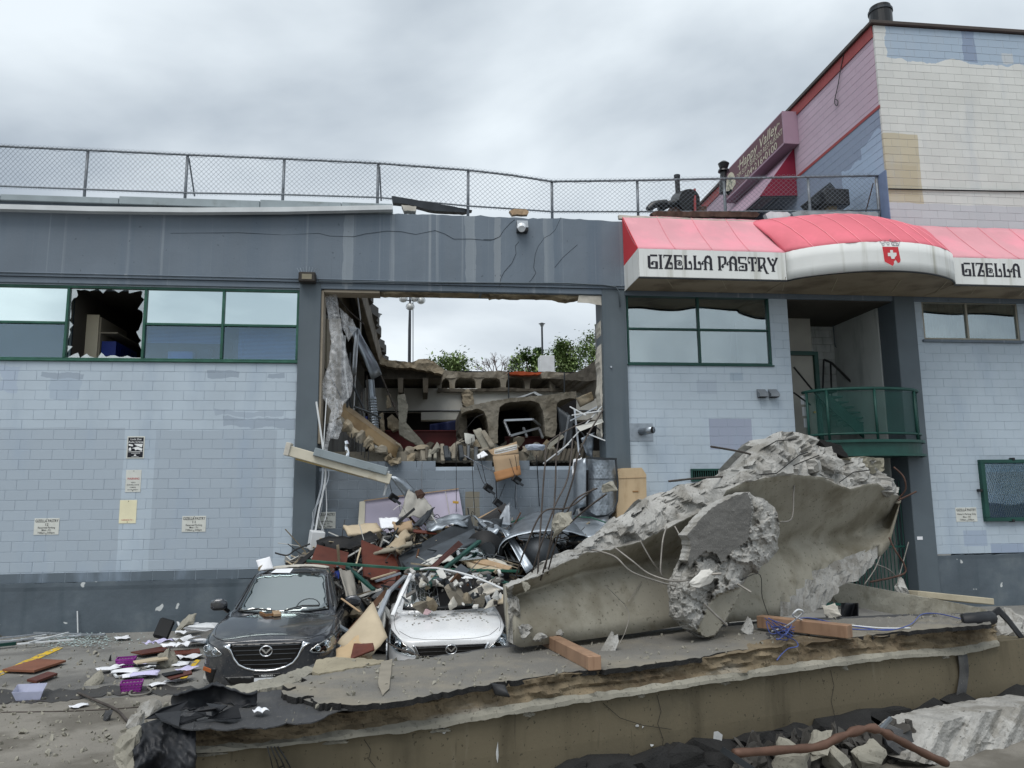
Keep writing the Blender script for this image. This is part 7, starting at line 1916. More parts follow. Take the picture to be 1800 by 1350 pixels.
# tangle at the right jamb
for i, (lb, q, t, mt, bd) in enumerate((('white ribbed ceiling panel sticking out at the right jamb', [(1012, 750, .2), (1058, 736, .0), (1061, 742, .0), (1020, 758, .1)], .03, m_offw, 0),
        ('grey crumpled sheet metal below the ribbed panel', [(1020, 770, .2), (1045, 760, .2), (1042, 805, .3), (1030, 800, .3)], .012, m_galv, .05), ('dark metal cabinet wedged at the right of the tee', [(980, 715, 1.0), (1006, 735, .8), (1004, 790, .8), (985, 770, 1.0)], .1, m_dgalv, .04),
        ('tan broken board above the tangle at the right jamb', [(1012, 700, .8), (1040, 690, .6), (1044, 704, .6), (1020, 716, .8)], .04, m_tan, .03), ('white torn cloth hanging at the right jamb', [(1008, 808, -.2), (1022, 804, -.2), (1018, 828, -.3), (1006, 836, -.3)], .01, m_paper, .05),
        ('pale plank stub lying at the right of the tee', [(962, 782, .4), (988, 764, .3), (992, 768, .3), (966, 788, .4)], .05, m_lip, 0), ('grey shattered board fan under the first tee stem', [(832, 755, .7), (845, 752, .7), (866, 788, .5), (850, 792, .5)], .03, m_lip, .03), ('second grey board in the fan under the tee stem', [(845, 758, .6), (852, 756, .6), (872, 784, .4), (862, 788, .4)], .03, m_oldc, .02), ('white splintered board hanging below the fan of boards', [(838, 800, .3), (850, 792, .3), (858, 800, .2), (840, 806, .2)], .02, m_paper, .01))):
    panel('jamb_scrap', lb, 'scrap', q, t, mt, bd, 7, i)
st2 = [((1005, 730), (1060, 722)), ((1002, 740), (1050, 715)), ((980, 800), (1058, 714)), ((1045, 748), (1079, 778)), ((1032, 762), (1078, 780)), ((1010, 720), (1018, 800)), ((1018, 800), (1010, 860)), ((1030, 840), (1008, 905)), ((1012, 860), (1020, 910)), ((990, 790), (1000, 730)), ((1002, 715), (1030, 730)), ((996, 725), (1030, 770)), ((955, 815), (1000, 780))]
for i, (a, b) in enumerate(st2):
    Y = .1 + rnd.random() * .6
    tag(mk('bent_stud', barv(W(a[0], a[1], Y), W(b[0], b[1], Y - .2), .04, .025, None, .002), (m_white, m_alu, m_white, m_dgalv)[i % 4]), 'bent pale metal stud sticking out at the right jamb', 'stud', 'bent studs at the right jamb')
# blower housing and plywood crate leaning at the right column
bl_ = thing('blower_housing', 'galvanised sheet metal blower housing standing against the right column', 'duct', W(1058, 905, -.4))
bo_ = [(1034, 806), (1082, 808), (1085, 850), (1084, 880), (1078, 897), (1066, 905), (1048, 906), (1038, 900), (1032, 880)]
vf, _ = reliefv(bo_, 6, lambda x, y: W(x, y, -.62 + .0016 * (x - 1058) ** 2 * .2), lambda x, y: Vector((0, .6, 0)), .2, 3)
mk('scroll', vf, m_galv, bl_)
mk('side_flange', tubev([W(x, y, -.64) for x, y in ((1082, 806), (1086, 850), (1085, 880), (1079, 898), (1070, 906))], .022, 5), m_dgalv, bl_)
mk('top_flange', barv(W(1032, 805, -.64), W(1084, 807, -.64), .04, .04), m_dgalv, bl_)
mk('seam', barv(W(1036, 842, -.66), W(1085, 842, -.66), .01, .02), m_dgalv, bl_)
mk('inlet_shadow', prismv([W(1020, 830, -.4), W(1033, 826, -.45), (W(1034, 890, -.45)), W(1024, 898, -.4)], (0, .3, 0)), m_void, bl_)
mk('curled_edge', shellv(gridv(lambda u, v: W(1008 + 22 * u * u, 815 + 85 * v - 10 * u, -.3 - .3 * u), 8, 8), .01), m_galv, bl_, True)
pc = thing('plywood_crate', 'pale plywood crate with a chamfered top beside the blower housing', 'crate', W(1110, 908, -.3))
co_ = [(1086, 834), (1094, 823), (1128, 822), (1136, 834), (1137, 905), (1085, 910)]
mk('box', prismv([W(x, y, -.5) for x, y in co_], (0, .45, 0)), M('plywood', C(188, 166, 134), .75, 0, .08, 2, .08, 30, streak=[(C(154, 126, 94), 8, .5, .74, .5, 2)]), pc)
mk('lid_line', barv(W(1086, 841, -.505), W(1136, 839, -.505), .01, .01), m_timber, pc)
mk('handle_slot', boxv(W(1117, 864, -.505), (.12, .01, .03), None, .002), M('slot', C(140, 106, 70), .8), pc)
# lilac board and cloth against the lower wall
lb_ = thing('lilac_board', 'large lilac board leaning against the lower block wall behind the pile', 'board', W(720, 940, .1))
panel('board', None, None, [(640, 880, .30), (806, 859, .30), (818, 930, .05), (636, 945, .05)], .025, m_lilac, 0, 2, 0, lb_)
panel('cream_edge', None, None, [(632, 882, .27), (642, 880, .27), (640, 945, .02), (628, 947, .02)], .03, m_cream, 0, 2, 0, lb_)
mk('top_edge', barv(W(640, 880, .27), W(806, 859, .27), .03, .02), m_timber, lb_)
mk('crack_line', barv(W(783, 864, .26), W(790, 905, .12), .01, .006), m_dirtypaper, lb_)
panel('grey_cloth', 'crumpled grey plastic cloth draped over the top of the pile', 'cloth', [(716, 866, -.1), (748, 876, -.2), (766, 900, -.8), (700, 918, -.9)], .012, M('dusty_cloth', C(150, 148, 142), .8, 0, .12, 3, .2), .14, 14, 5)
solo('wooden_lamp_box', chunkv(W(738, 870, -.2), (.22, .2, .2), 410, 14, .05), m_rust, 'small broken brown box hanging in front of the lilac board', 'box')
# ================================================================ debris heap on and behind the cars
rnd = random.Random(77)
m_heap = [M('heap_dark', C(52, 50, 48), .9, 0, .3, 4, .3), M('heap_grey', C(104, 102, 98), .92, 0, .25, 4, .4), M('heap_brown', C(86, 62, 46), .85, 0, .25, 4, .2), M('heap_white', C(196, 196, 192), .85, 0, .12, 5, .2), m_ply, m_tan, m_dgalv, M('heap_slate', C(66, 72, 78), .7, .1, .2, 4, .2)]
SIL = [(500, 985), (530, 978), (560, 962), (600, 948), (640, 938), (680, 922), (710, 918), (760, 925), (830, 915), (880, 925), (930, 945), (1000, 940), (1060, 935)]
vfs, fmm = [], []
for k in range(1700):
    x = rnd.uniform(515, 1050)
    top = pw(SIL, x) + 14
    if x < 590: y = rnd.uniform(top, 990); Y = rnd.uniform(-1.1, -.2)
    elif x < 680: y = rnd.uniform(top, 1085); Y = -.5 - (y - top) / 165 * 3.6 + rnd.uniform(-.3, .3)
    else: y = rnd.uniform(top, 1018); Y = -.4 - (y - top) / 100 * 2.0 + rnd.uniform(-.3, .3)
    w = rnd.choice((.05, .08, .12, .18, .3, .5)); t = rnd.choice((.01, .015, .02, .05))
    c = W(x, y, Y + .35)
    if rnd.random() < .55: vf = boxv(c, (w, w * rnd.uniform(.3, 1), t), (rnd.uniform(-1.2, 1.2), rnd.uniform(-1.2, 1.2), rnd.uniform(0, 6.3)))
    else: vf = chunkv(c, (w * .7, w * .7, w * .5), k, 9, .08, 0)
    i = rnd.choices(range(8), (4.5, 4.5, 2, 2.6, .8, 1.0, 3.2, 4))[0]
    vfs.append(vf); fmm += [i] * len(vf[1])
for k in range(260):      # sticks, splinters, wires and strips sticking out of the heap
    x = rnd.uniform(530, 1020); top = pw(SIL, x)
    y = rnd.uniform(top - 6, 1015 if x > 680 else 1060); Y = -.6 - max(0, y - top) / 130 * 2.6 + rnd.uniform(-.3, .2)
    a = W(x, y, Y); L = rnd.uniform(.15, .7); d = Vector((rnd.gauss(0, 1), rnd.gauss(0, .6), rnd.gauss(.15, .5))).normalized()
    if k % 3 == 0:
        vf = tubev(smoothpath([a, a + d * L * .5 + Vector((0, 0, rnd.uniform(-.1, .2))), a + d * L], 4), .007, 4); i = rnd.choice((0, 0, 3, 7))
    else:
        vf = barv(a, a + d * L, rnd.uniform(.015, .05), rnd.uniform(.01, .03)); i = rnd.choice((1, 2, 3, 3, 4, 4, 5, 6, 7))
    vfs.append(vf); fmm += [i] * len(vf[1])
o = mk('debris', join(*vfs), m_heap, fm=fmm, fix=False)
tag(o, 'heap of small mixed building debris behind and between the cars', 'debris', None, 'stuff')
# solid core under the heap so that nothing hangs in the air
def core(u, v):
    x = 540 + 500 * u
    p = W(x, pw(SIL, x) + 26, -.9)
    yy = .3 - 3.4 * v
    z = max(.02, (p.z * (1 - .25 * v) - .42) * min(1, 1.0 - max(0, v - .72) * 3.4) + .12 * fbm((x * .01, yy, 0), 1.5))
    return (p.x + v * .2, yy, z)
o = mk('debris_core', gridv(core, 60, 22), m_heap[0]); tag(o, 'dark compacted debris under the heap behind the cars', 'debris', None, 'stuff')

P7 = [  # label, category, name, quad, thickness, material, bend
 ('red-brown veneered panel lying behind the grey car roof', 'panel', 'veneered_board', [(557, 957, -1.4), (613, 971, -1.3), (607, 1000, -1.7), (545, 990, -1.8)], .03, m_brownwood, 0),
 ('large red-brown veneered door standing in the middle of the heap', 'panel', 'veneered_board', [(636, 949, -1.7), (702, 975, -1.5), (704, 1034, -2.0), (640, 1012, -2.2)], .04, m_brownwood, 0),
 ('red-brown board fallen behind the large veneered door', 'panel', 'veneered_board', [(640, 1005, -1.9), (700, 998, -1.8), (690, 1040, -2.2), (655, 1030, -2.4)], .03, m_brownwood, 0),
 ('long dark duct slab sloping up across the heap', 'duct', 'dark_duct', [(700, 978, -1.6), (826, 906, -.9), (834, 930, -1.0), (706, 998, -1.9)], .14, m_dgalv, .0),
 ('dark duct underside below the long sloping duct', 'duct', 'dark_duct', [(706, 985, -1.8), (834, 930, -1.1), (838, 950, -1.6), (720, 1005, -2.2)], .06, m_heap[7], .03),
 ('crumpled galvanised sheet on the crest of the heap', 'sheet metal', 'metal_sheet', [(748, 908, -.6), (826, 905, -.7), (822, 922, -1.1), (750, 935, -1.0)], .012, m_galv, .10),
 ('folded galvanised duct flap bending down beside the dark drum', 'sheet metal', 'metal_sheet', [(828, 904, -.9), (848, 912, -1.0), (884, 932, -1.3), (868, 940, -1.5)], .012, m_galv, .07),
 ('long galvanised strip slanting down to the curved fragment', 'sheet metal', 'metal_sheet', [(880, 928, -1.4), (896, 932, -1.4), (938, 998, -1.9), (926, 1006, -2.0)], .012, m_galv, .02),
 ('black board with a pale timber edge leaning at the crest', 'board', 'black_board', [(840, 914, -.7), (888, 884, -.5), (894, 896, -.6), (856, 930, -1.0)], .03, m_black, 0),
 ('bright folded metal corner beside the black board', 'sheet metal', 'metal_sheet', [(886, 896, -.7), (896, 883, -.6), (897, 922, -1.0), (874, 920, -1.1)], .01, m_alu, .03),
 ('grey curled sheet under the bright metal corner', 'sheet metal', 'metal_sheet', [(838, 918, -1.0), (885, 912, -.9), (880, 928, -1.3), (845, 932, -1.3)], .012, m_dgalv, .06),
 ('beige fabric cushion bent over the heap', 'cushion', 'seat_cushion', [(678, 958, -1.5), (712, 932, -1.2), (722, 940, -1.3), (696, 966, -1.7)], .12, M('beige_fabric', C(162, 148, 126), .9, 0, .1, 4, .2), .05),
 ('pale grey upholstered strip below the beige cushion', 'cushion', 'seat_strip', [(650, 964, -1.6), (724, 952, -1.4), (726, 959, -1.6), (656, 970, -1.8)], .05, M('grey_fabric', C(140, 134, 120), .9), .03),
 ('black fabric sheet spread over the left of the heap', 'fabric', 'black_sheet', [(556, 952, -.7), (646, 930, -.6), (668, 950, -1.1), (560, 972, -1.3)], .02, m_black, .10),
 ('tan insulation board on the crest behind the black sheet', 'board', 'insulation_board', [(604, 926, -.5), (662, 918, -.4), (672, 928, -.7), (612, 938, -.8)], .06, m_ply, .04),
 ('white paper stack at the top of the heap', 'paper', 'paper_stack', [(666, 912, -.6), (700, 910, -.6), (708, 926, -.9), (670, 928, -1.0)], .03, m_paper, .03),
 ('thin brown board under the paper stack', 'board', 'brown_board', [(704, 928, -.9), (764, 934, -.9), (768, 938, -1.0), (708, 934, -1.0)], .02, m_brownwood, 0),
 ('tan crushed box beside the paper stack', 'box', 'crushed_box', [(690, 916, -.8), (724, 918, -.8), (726, 932, -1.1), (694, 932, -1.1)], .08, m_card, .04),
 ('brown steel strip propped diagonally over the green bar', 'strip', 'brown_strip', [(748, 1003, -2.7), (806, 950, -2.3), (814, 957, -2.3), (758, 1004, -2.8)], .02, M('dark_brown_steel', C(74, 46, 42), .6), 0),
 ('pale timber offcut lying on the green bar', 'timber', 'timber_offcut', [(812, 982, -1.9), (836, 978, -1.8), (900, 996, -2.1), (894, 1002, -2.2)], .05, m_timber, 0),
 ('split timber offcut beside the pale one', 'timber', 'timber_offcut', [(816, 988, -2.0), (850, 992, -2.0), (884, 1000, -2.3), (830, 1000, -2.4)], .05, m_ply, .02),
 ('pale veneer sheet near the galvanised strip', 'board', 'veneer_sheet', [(856, 982, -1.8), (884, 982, -1.7), (900, 996, -2.0), (870, 996, -2.1)], .02, m_dirtypaper, .02),
 ('white plasterboard panel leaning on the white car windscreen', 'plasterboard', 'plaster_sheet', [(814, 1046, -3.4), (872, 1014, -3.2), (880, 1034, -3.6), (820, 1056, -3.7)], .03, M('plasterboard', C(214, 208, 196), .85, 0, .06, 2, .05), .01),
 ('beige board standing between the two cars', 'board', 'beige_board', [(592, 1128, -5.2), (656, 1060, -4.6), (681, 1118, -5.3), (648, 1162, -5.6)], .015, m_ply, .03),
 ('second beige board under the standing one', 'board', 'beige_board', [(590, 1140, -5.3), (640, 1105, -5.0), (655, 1158, -5.6), (588, 1166, -5.8)], .015, M('beige_board', C(176, 154, 122), .8), .03),
 ('red-brown broken board on the ground between the cars', 'board', 'broken_board', [(622, 1131, -5.6), (656, 1129, -5.5), (658, 1142, -5.7), (616, 1157, -5.9)], .02, m_brownwood, .01),
 ('dark plank propped between the cars', 'plank', 'dark_plank', [(610, 1108, -4.6), (676, 1036, -3.4), (682, 1041, -3.4), (622, 1116, -4.7)], .03, m_heap[2], 0),
 ('grey bent door skin beside the grey car mirror', 'sheet metal', 'bent_skin', [(594, 1004, -3.0), (622, 1004, -2.8), (634, 1064, -3.6), (610, 1056, -3.8)], .015, M('dusty_grey_panel', C(142, 138, 130), .7), .06),
 ('blue plastic tub between the grey car and the veneered door', 'tub', 'blue_tub', [(568, 1010, -2.8), (588, 1006, -2.7), (592, 1028, -2.9), (576, 1032, -3.0)], .14, m_blue, .02),
 ('blue plastic flap beside the blue tub', 'tub', 'blue_flap', [(588, 1004, -2.7), (598, 1002, -2.6), (596, 1018, -2.8), (590, 1020, -2.8)], .02, m_blue, .01),
 ('silver bent pillar trim left of the white car', 'trim', 'pillar_trim_piece', [(662, 1094, -4.0), (668, 1062, -3.8), (676, 1058, -3.8), (674, 1112, -4.2)], .03, M('dusty_trim', C(158, 158, 154), .6), .03),
 ('white torn panel above the white car windscreen', 'panel', 'torn_board', [(735, 1016, -3.2), (790, 1022, -3.0), (792, 1032, -3.2), (738, 1028, -3.4)], .02, m_dirtypaper, .03),
 ('grey crumpled roof skin of the white car', 'sheet metal', 'crushed_roof_skin', [(716, 1006, -3.0), (860, 1004, -2.4), (862, 1020, -2.8), (724, 1020, -3.3)], .015, M('crushed_white', C(168, 170, 170), .5, 0, .1, 3, .05), .06),
 ('green glass-edged panel lying over the middle of the heap', 'panel', 'glass_sheet', [(800, 965, -1.8), (850, 960, -1.6), (856, 980, -1.9), (806, 985, -2.1)], .012, m_shard, .02),
 ('white curved car panel under the brown steel strip', 'panel', 'curved_sheet', [(735, 990, -2.0), (790, 968, -1.7), (800, 980, -2.0), (748, 1000, -2.4)], .015, m_offw, .05),
 ('thin black strip lying across the paper stack', 'strip', 'black_strip', [(682, 930, -.9), (728, 892, -.7), (730, 896, -.7), (686, 934, -1.0)], .02, m_blackp, 0),
 ('grey grimy plate leaning at the foot of the lilac board', 'plate', 'grimy_plate', [(752, 896, -.4), (765, 892, -.3), (742, 925, -.8), (724, 925, -.9)], .03, m_dgalv, .03),
 ('long flat dark trim lying left of the veneered panel', 'trim', 'dark_trim', [(506, 1000, -1.5), (566, 952, -.9), (572, 957, -.9), (514, 1003, -1.6)], .03, m_black, .02)]
for i, (lb, ct_, nm, q, t, mt, bd) in enumerate(P7):
    panel(nm, lb, ct_, [(a, b, c - (.28 if c > -2.4 else 0)) for a, b, c in q], t, mt, bd, 9, i * 1.7)
B7 = [
 ('long green steel window bar lying across both car roofs', 'bar', 'green_bar', [(540, 986, -2.6), (640, 994, -2.8), (705, 999, -2.9), (910, 1004, -2.7)], .07, m_green),
 ('green steel angle sloping up from the windscreen of the white car', 'bar', 'green_angle', [(752, 1032, -3.4), (776, 1004, -3.0), (842, 952, -2.0)], .08, m_dgreen),
 ('green steel angle slanting between the cars', 'bar', 'green_angle', [(610, 996, -2.6), (656, 1036, -3.2)], .07, m_dgreen),
 ('green steel bar sticking out behind the crest of the heap', 'bar', 'green_angle', [(892, 920, -.7), (930, 908, -.6), (952, 900, -.5)], .05, m_green),
 ('green pipe running behind the large metal dome', 'pipe', 'green_angle', [(1010, 908, -.6), (1040, 910, -.7), (1075, 922, -.9)], .04, m_green),
 ('dark green frame piece at the foot of the curved fragment', 'bar', 'green_angle', [(850, 1010, -2.6), (900, 1028, -3.2)], .06, m_dgreen),
 ('silver bent door frame left of the white car windscreen', 'bar', 'silver_bar', [(660, 1096, -4.2), (684, 1040, -3.6), (720, 1006, -3.0)], .07, m_alu),
 ('white A-pillar beside the silver door frame', 'pillar', 'white_pillar', [(690, 1082, -3.9), (706, 1045, -3.6), (722, 1010, -3.2)], .06, m_white_paint),
 ('grey metal strip near the large veneered door', 'bar', 'grey_strip', [(660, 1022, -2.6), (702, 1008, -2.4)], .06, m_galv),
 ('grey metal strip on the ground between the cars', 'bar', 'grey_strip', [(588, 1096, -4.6), (618, 1114, -5.0)], .06, m_galv),
 ('thin timber batten beside the grey car mirror', 'batten', 'timber_batten', [(600, 1052, -4.0), (632, 1075, -4.4)], .03, m_timber),
 ('narrow timber batten stuck upright in the heap', 'batten', 'timber_batten', [(626, 992, -2.2), (634, 964, -1.9)], .03, m_ply),
 ('short white rod at the crest of the heap', 'rod', 'white_rod', [(1014, 898, -.4), (1014, 880, -.4)], .03, m_white),
 ('pale timber edge of the black board', 'batten', 'timber_batten', [(842, 912, -.75), (884, 890, -.55)], .07, m_timber)]
for lb, ct_, nm, pts, w, mt in B7:
    P = [at(p) for p in pts]
    vf = join(*[barv(a, b + (b - a).normalized() * .02, w, w * .6, None, .004) for a, b in zip(P[:-1], P[1:])])
    solo(nm, vf, mt, lb, ct_)
rod('white_pipe', 'long white plastic pipe bowed over the white car', 'pipe', [(738, 1001, -3.5), (768, 999, -3.5), (830, 1013, -3.8), (895, 1040, -4.2)], .016, m_white, None, 8, 8)
rod('black_cable', 'black cable looping at the left edge of the heap', 'cable', [(484, 972, -1.0), (505, 976, -1.1), (520, 966, -1.0), (545, 956, -.9)], .016, m_blackp)
rod('thin_rebar', 'thin dark rod lying in front of the white car headlight', 'rod', [(672, 1124, -5.2), (700, 1140, -5.3), (738, 1153, -5.4)], .01, m_rebar)
rod('black_hose', 'black hose hanging in the broken windscreen of the white car', 'hose', [(778, 1012, -3.3), (776, 1026, -3.5), (784, 1024, -3.5), (786, 1008, -3.3)], .012, m_blackp)
# big curved sheet and the dark drum under it
gd = thing('curved_metal_dome', 'large curved galvanised sheet arching over a dark drum', 'sheet metal', W(960, 960, -1.2))
def domefn(u, v):
    a = math.pi * (1.02 - u * 1.0)
    c = W(955, 968, -.5 - 1.0 * v)
    return c + Vector((.82 * math.cos(a) * (1 + .1 * v), -.5 * v, .78 * max(0, math.sin(a)) ** .8 * (1 - .5 * v) + .03 * fbm((u * 4, v * 3, 0), 1)))
mk('arched_sheet', shellv(gridv(domefn, 30, 10), .012), m_galv, gd, True)
mk('flat_sheet', shellv(gridv(lambda u, v: W(1000 + 70 * u, 912 + 40 * v - 6 * u, -.5 - .5 * v + .08 * math.sin(u * 5)), 10, 6), .012), m_galv, gd, True)
mk('drum', tubev([W(948, 976, -.9), W(948, 979, -1.95)], .36, 24), m_dgalv, gd, True)
dm = thing('round_appliance', 'dark round appliance half buried beside the long duct', 'appliance', W(855, 975, -1.5))
mk('shell', tubev([W(862, 962, -1.0), W(850, 966, -1.8)], .34, 20), m_black, dm, True)
mk('port', tubev([W(858, 966, -1.85), W(857, 967, -1.95)], .14, 16), m_dgalv, dm)
# rubble resting on the white car
for i, (x, y, Y, s_, lb) in enumerate(((742, 1064, -3.95, (.34, .2, .2), 'pale broken concrete block on the bonnet edge of the white car'), (756, 1060, -3.9, (.24, .2, .24), 'second broken concrete block touching the first on the white bonnet'), (801, 1046, -3.7, (.24, .2, .44), 'upright broken brick standing in the white car windscreen'), (796, 1062, -3.85, (.34, .2, .12), 'flat pale concrete flake at the base of the broken windscreen'), (842, 1054, -3.7, (.24, .2, .2), 'grey cube of concrete under the white plasterboard'), (862, 1063, -3.8, (.3, .16, .10), 'slim pale lump at the far corner of the broken windscreen'), (752, 1078, -4.05, (.14, .12, .08), 'small pinkish stone on the white bonnet'), (822, 1052, -3.7, (.2, .2, .16), 'tan lump next to the upright brick'))):
    solo('concrete_block', chunkv(W(x, y, Y), s_, 500 + i, 11, .04, 1), m_tan if i in (1, 7) else m_dirtypaper if i in (3, 5) else (M('pink_stone', C(196, 168, 172), .8) if i == 6 else m_oldc), lb, 'rubble')
vfs, fmm = [], []
for k in range(95):       # small wreckage over the crushed roof and broken windscreen of the white car
    x = rnd.uniform(712, 885); y = rnd.uniform(1004, 1066) if rnd.random() < .3 else rnd.uniform(1002, 1030)
    c = W(x, y, -3.55 - (y - 1004) / 64 * .5 + rnd.uniform(-.1, .25)); w = rnd.choice((.04, .06, .08, .12, .18))
    vf = boxv(c, (w, w * rnd.uniform(.3, 1), rnd.choice((.01, .02, .03))), (rnd.uniform(-1, 1), rnd.uniform(-1, 1), rnd.uniform(0, 6))) if k % 2 else chunkv(c, (w, w * .8, w * .6), k, 9, .08, 0)
    vfs.append(vf); fmm += [rnd.choices(range(8), (1, 5, .5, 5, .5, 2, 1, 2))[0]] * len(vf[1])
o = mk('roof_wreckage', join(*vfs), m_heap, fm=fmm, fix=False); tag(o, 'small wreckage strewn over the crushed roof of the white car', 'debris', None, 'stuff')
# chips on the white bonnet
mt2 = Matrix.Translation(g2.location) @ g2.rotation_euler.to_matrix().to_4x4()
vfs = []
for k in range(70):
    p = dn2(rnd.uniform(-.62, .62), rnd.uniform(.55, 1.2), .006)
    vfs.append(([mt2 @ v for v in boxv(p, (rnd.uniform(.008, .04), rnd.uniform(.006, .02), .008), (0, 0, rnd.uniform(0, 3)))[0]], boxv(p, (1, 1, 1))[1]))
o = mk('bonnet_grit', join(*vfs), m_lip); tag(o, 'grit scattered over the white bonnet', 'grit', None, 'stuff')
# things on the grey car
mt1 = Matrix.Translation(g1.location) @ g1.rotation_euler.to_matrix().to_4x4()
def on1(x, y, off): return mt1 @ dn1(x, y, off)
solo('timber_scrap', barv(on1(-.06, 1.02, .03), on1(.0, .80, .025), .10, .035, None, .003), m_timber, 'short pale timber scrap on the grey car bonnet', 'timber')
solo('splintered_scrap', join(barv(on1(-.28, 1.10, .02), on1(-.17, .84, .02), .03, .03), barv(on1(-.17, .84, .021), on1(-.02, .86, .022), .05, .03)), M('splintered_wood', C(120, 88, 58), .8, 0, .25, 8, .2), 'splintered L-shaped wood scrap on the grey car bonnet', 'wood scrap')
def onroof(x, y, off):
    h = gv1.ray_cast(Vector((x, y, 3)), Vector((0, 0, -1))); return mt1 @ ((h[0] if h[0] else Vector((x, y, 1.5))) + Vector((0, 0, off)))
q = [W(450, 985, -3.4), W(475, 978, -3.4), W(480, 1000, -3.5), W(455, 1003, -3.5)]
solo('paper_sheet', shellv(gridv(lambda u, v: q[0].lerp(q[1], u).lerp(q[3].lerp(q[2], u), v) + Vector((0, .02 * math.sin(u * 5 + v * 3), 0)), 8, 8), .003), m_paper, 'white sheet of paper standing on the grey car roof', 'paper', smooth=True)
solo('paper_sheet', shellv(([onroof(-.30, 2.0, .02), onroof(-.02, 1.98, .015), onroof(.0, 2.2, .012), onroof(-.26, 2.2, .014)], [(0, 1, 2, 3)]), .003), m_paper, 'white sheet of paper lying flat on the grey car roof edge', 'paper')
vf, _ = reliefv([(-.42, 2.2), (-.1, 2.3), (.2, 2.45), (.46, 2.4), (.5, 2.7), (.1, 2.75), (-.3, 2.6)], .06, lambda x, y: onroof(x, y, .022), lambda x, y: Vector((0, 0, -.012)), .03, 4)
solo('plaster_spill', vf, m_dirtypaper, 'spill of white plaster crumbs over the grey car roof', 'plaster')
solo('plaster_lump', chunkv(onroof(-.44, 2.2, .05), (.2, .2, .1), 520, 14, .1), m_tan, 'tan plaster lump on the left edge of the grey car roof', 'plaster')

# ================================================================ litter on the lot, left of the grey car
def flat(name, label, cat, q, mat, t=.02, z=.012, bend=0.0, group=None):
    Q = [G(x, y, z) for x, y in q]
    vf = shellv(gridv(lambda u, v: Q[0].lerp(Q[1], u).lerp(Q[3].lerp(Q[2], u), v) + Vector((0, 0, abs(bend * math.sin(u * 4 + v * 3 + Q[0].x)))), 7 if bend else 2, 7 if bend else 2), -t)
    o = solo(name, vf, mat, label, cat, group, smooth=bool(bend)); return o
flat('wood_board', 'flat red-brown wood panel lying over the yellow line', 'panel', [(4, 1180), (66, 1161), (116, 1164), (60, 1182)], M('faded_veneer', C(126, 82, 62), .6, 0, .12, 2, .05), .03, .035)
flat('wood_frame_piece', 'small dark-centred wooden frame piece on the asphalt', 'wood', [(47, 1198), (84, 1184), (101, 1187), (64, 1201)], m_brownwood, .03, .035)
flat('frame_insert', 'black strip lying in the small wooden frame piece', 'strip', [(56, 1194), (84, 1186), (90, 1188), (62, 1196)], m_black, .006, .043)
fd_ = thing('clear_tub', 'clear plastic tub lying on the damp asphalt', 'tub', G(50, 1231, 0))
a, b, c_, d_ = G(28, 1232, .01), G(70, 1230, .01), G(74, 1217, .01), G(34, 1219, .01)
U_ = Vector((0, 0, .11))
mk('tub', shellv(([a, b, c_, d_, a * 1 + U_ + Vector((-.04, -.03, 0)), b + U_ + Vector((.04, -.03, 0)), c_ + U_ + Vector((.04, .03, 0)), d_ + U_ + Vector((-.04, .03, 0))], [(0, 1, 2, 3), (0, 1, 5, 4), (1, 2, 6, 5), (2, 3, 7, 6), (3, 0, 4, 7)]), .006), m_clearp, fd_)
for lb, x, y, rz in (('purple plastic basket standing among the papers near the wall side', 221, 1172, .2), ('purple plastic basket nearest the camera beside a grey strap', 231, 1216, .25)):
    p = G(x, y, 0)
    r = thing('purple_basket', lb, 'basket', p)
    L, Wd, H = .21, .17, .12
    fr2_ = Matrix.Rotation(rz, 3, 'Z')
    def bp(u, v, w): return p + fr2_ @ Vector(((u - .5) * L * (1 + .2 * w), (v - .5) * Wd * (1 + .2 * w), w * H))
    mk('bottom', shellv(([bp(0, 0, .02), bp(1, 0, .02), bp(1, 1, .02), bp(0, 1, .02)], [(0, 1, 2, 3)]), .006), m_purple, r)
    sl = []
    for s0, s1 in (((0, 0), (1, 0)), ((1, 0), (1, 1)), ((1, 1), (0, 1)), ((0, 1), (0, 0))):
        for k in range(7):
            t = k / 6; u, v = s0[0] + (s1[0] - s0[0]) * t, s0[1] + (s1[1] - s0[1]) * t
            sl.append(barv(bp(u, v, 0), bp(u, v, 1), .016, .006))
        for w in (.05, .38, .7): sl.append(barv(bp(*s0, w), bp(*s1, w), .008, .03))
        mk('rim', barv(bp(*s0, 1.0), bp(*s1, 1.0), .014, .025), m_purple, r)
    o = mk('lattice', join(*sl), m_purple, r); o['kind'] = 'stuff'
strap = smoothpath([G(238, 1212, .03), G(228, 1217, .03), G(232, 1222, .03), G(255, 1220, .03), G(266, 1214, .03), G(258, 1208, .03)], 5)
solo('grey_strap', tubev(strap, .014, 5), M('grey_strap', C(120, 118, 112), .8), 'grey looped strap beside the purple basket', 'strap')
rnd = random.Random(99)
papers = [(285, 1140), (300, 1148), (318, 1124), (322, 1146), (268, 1172), (245, 1168), (222, 1180), (190, 1176), (305, 1198), (275, 1204), (330, 1176), (336, 1110), (345, 1098), (328, 1135), (298, 1160), (255, 1185), (310, 1168), (336, 1156), (352, 1130), (205, 1172), (262, 1143), (240, 1188)]
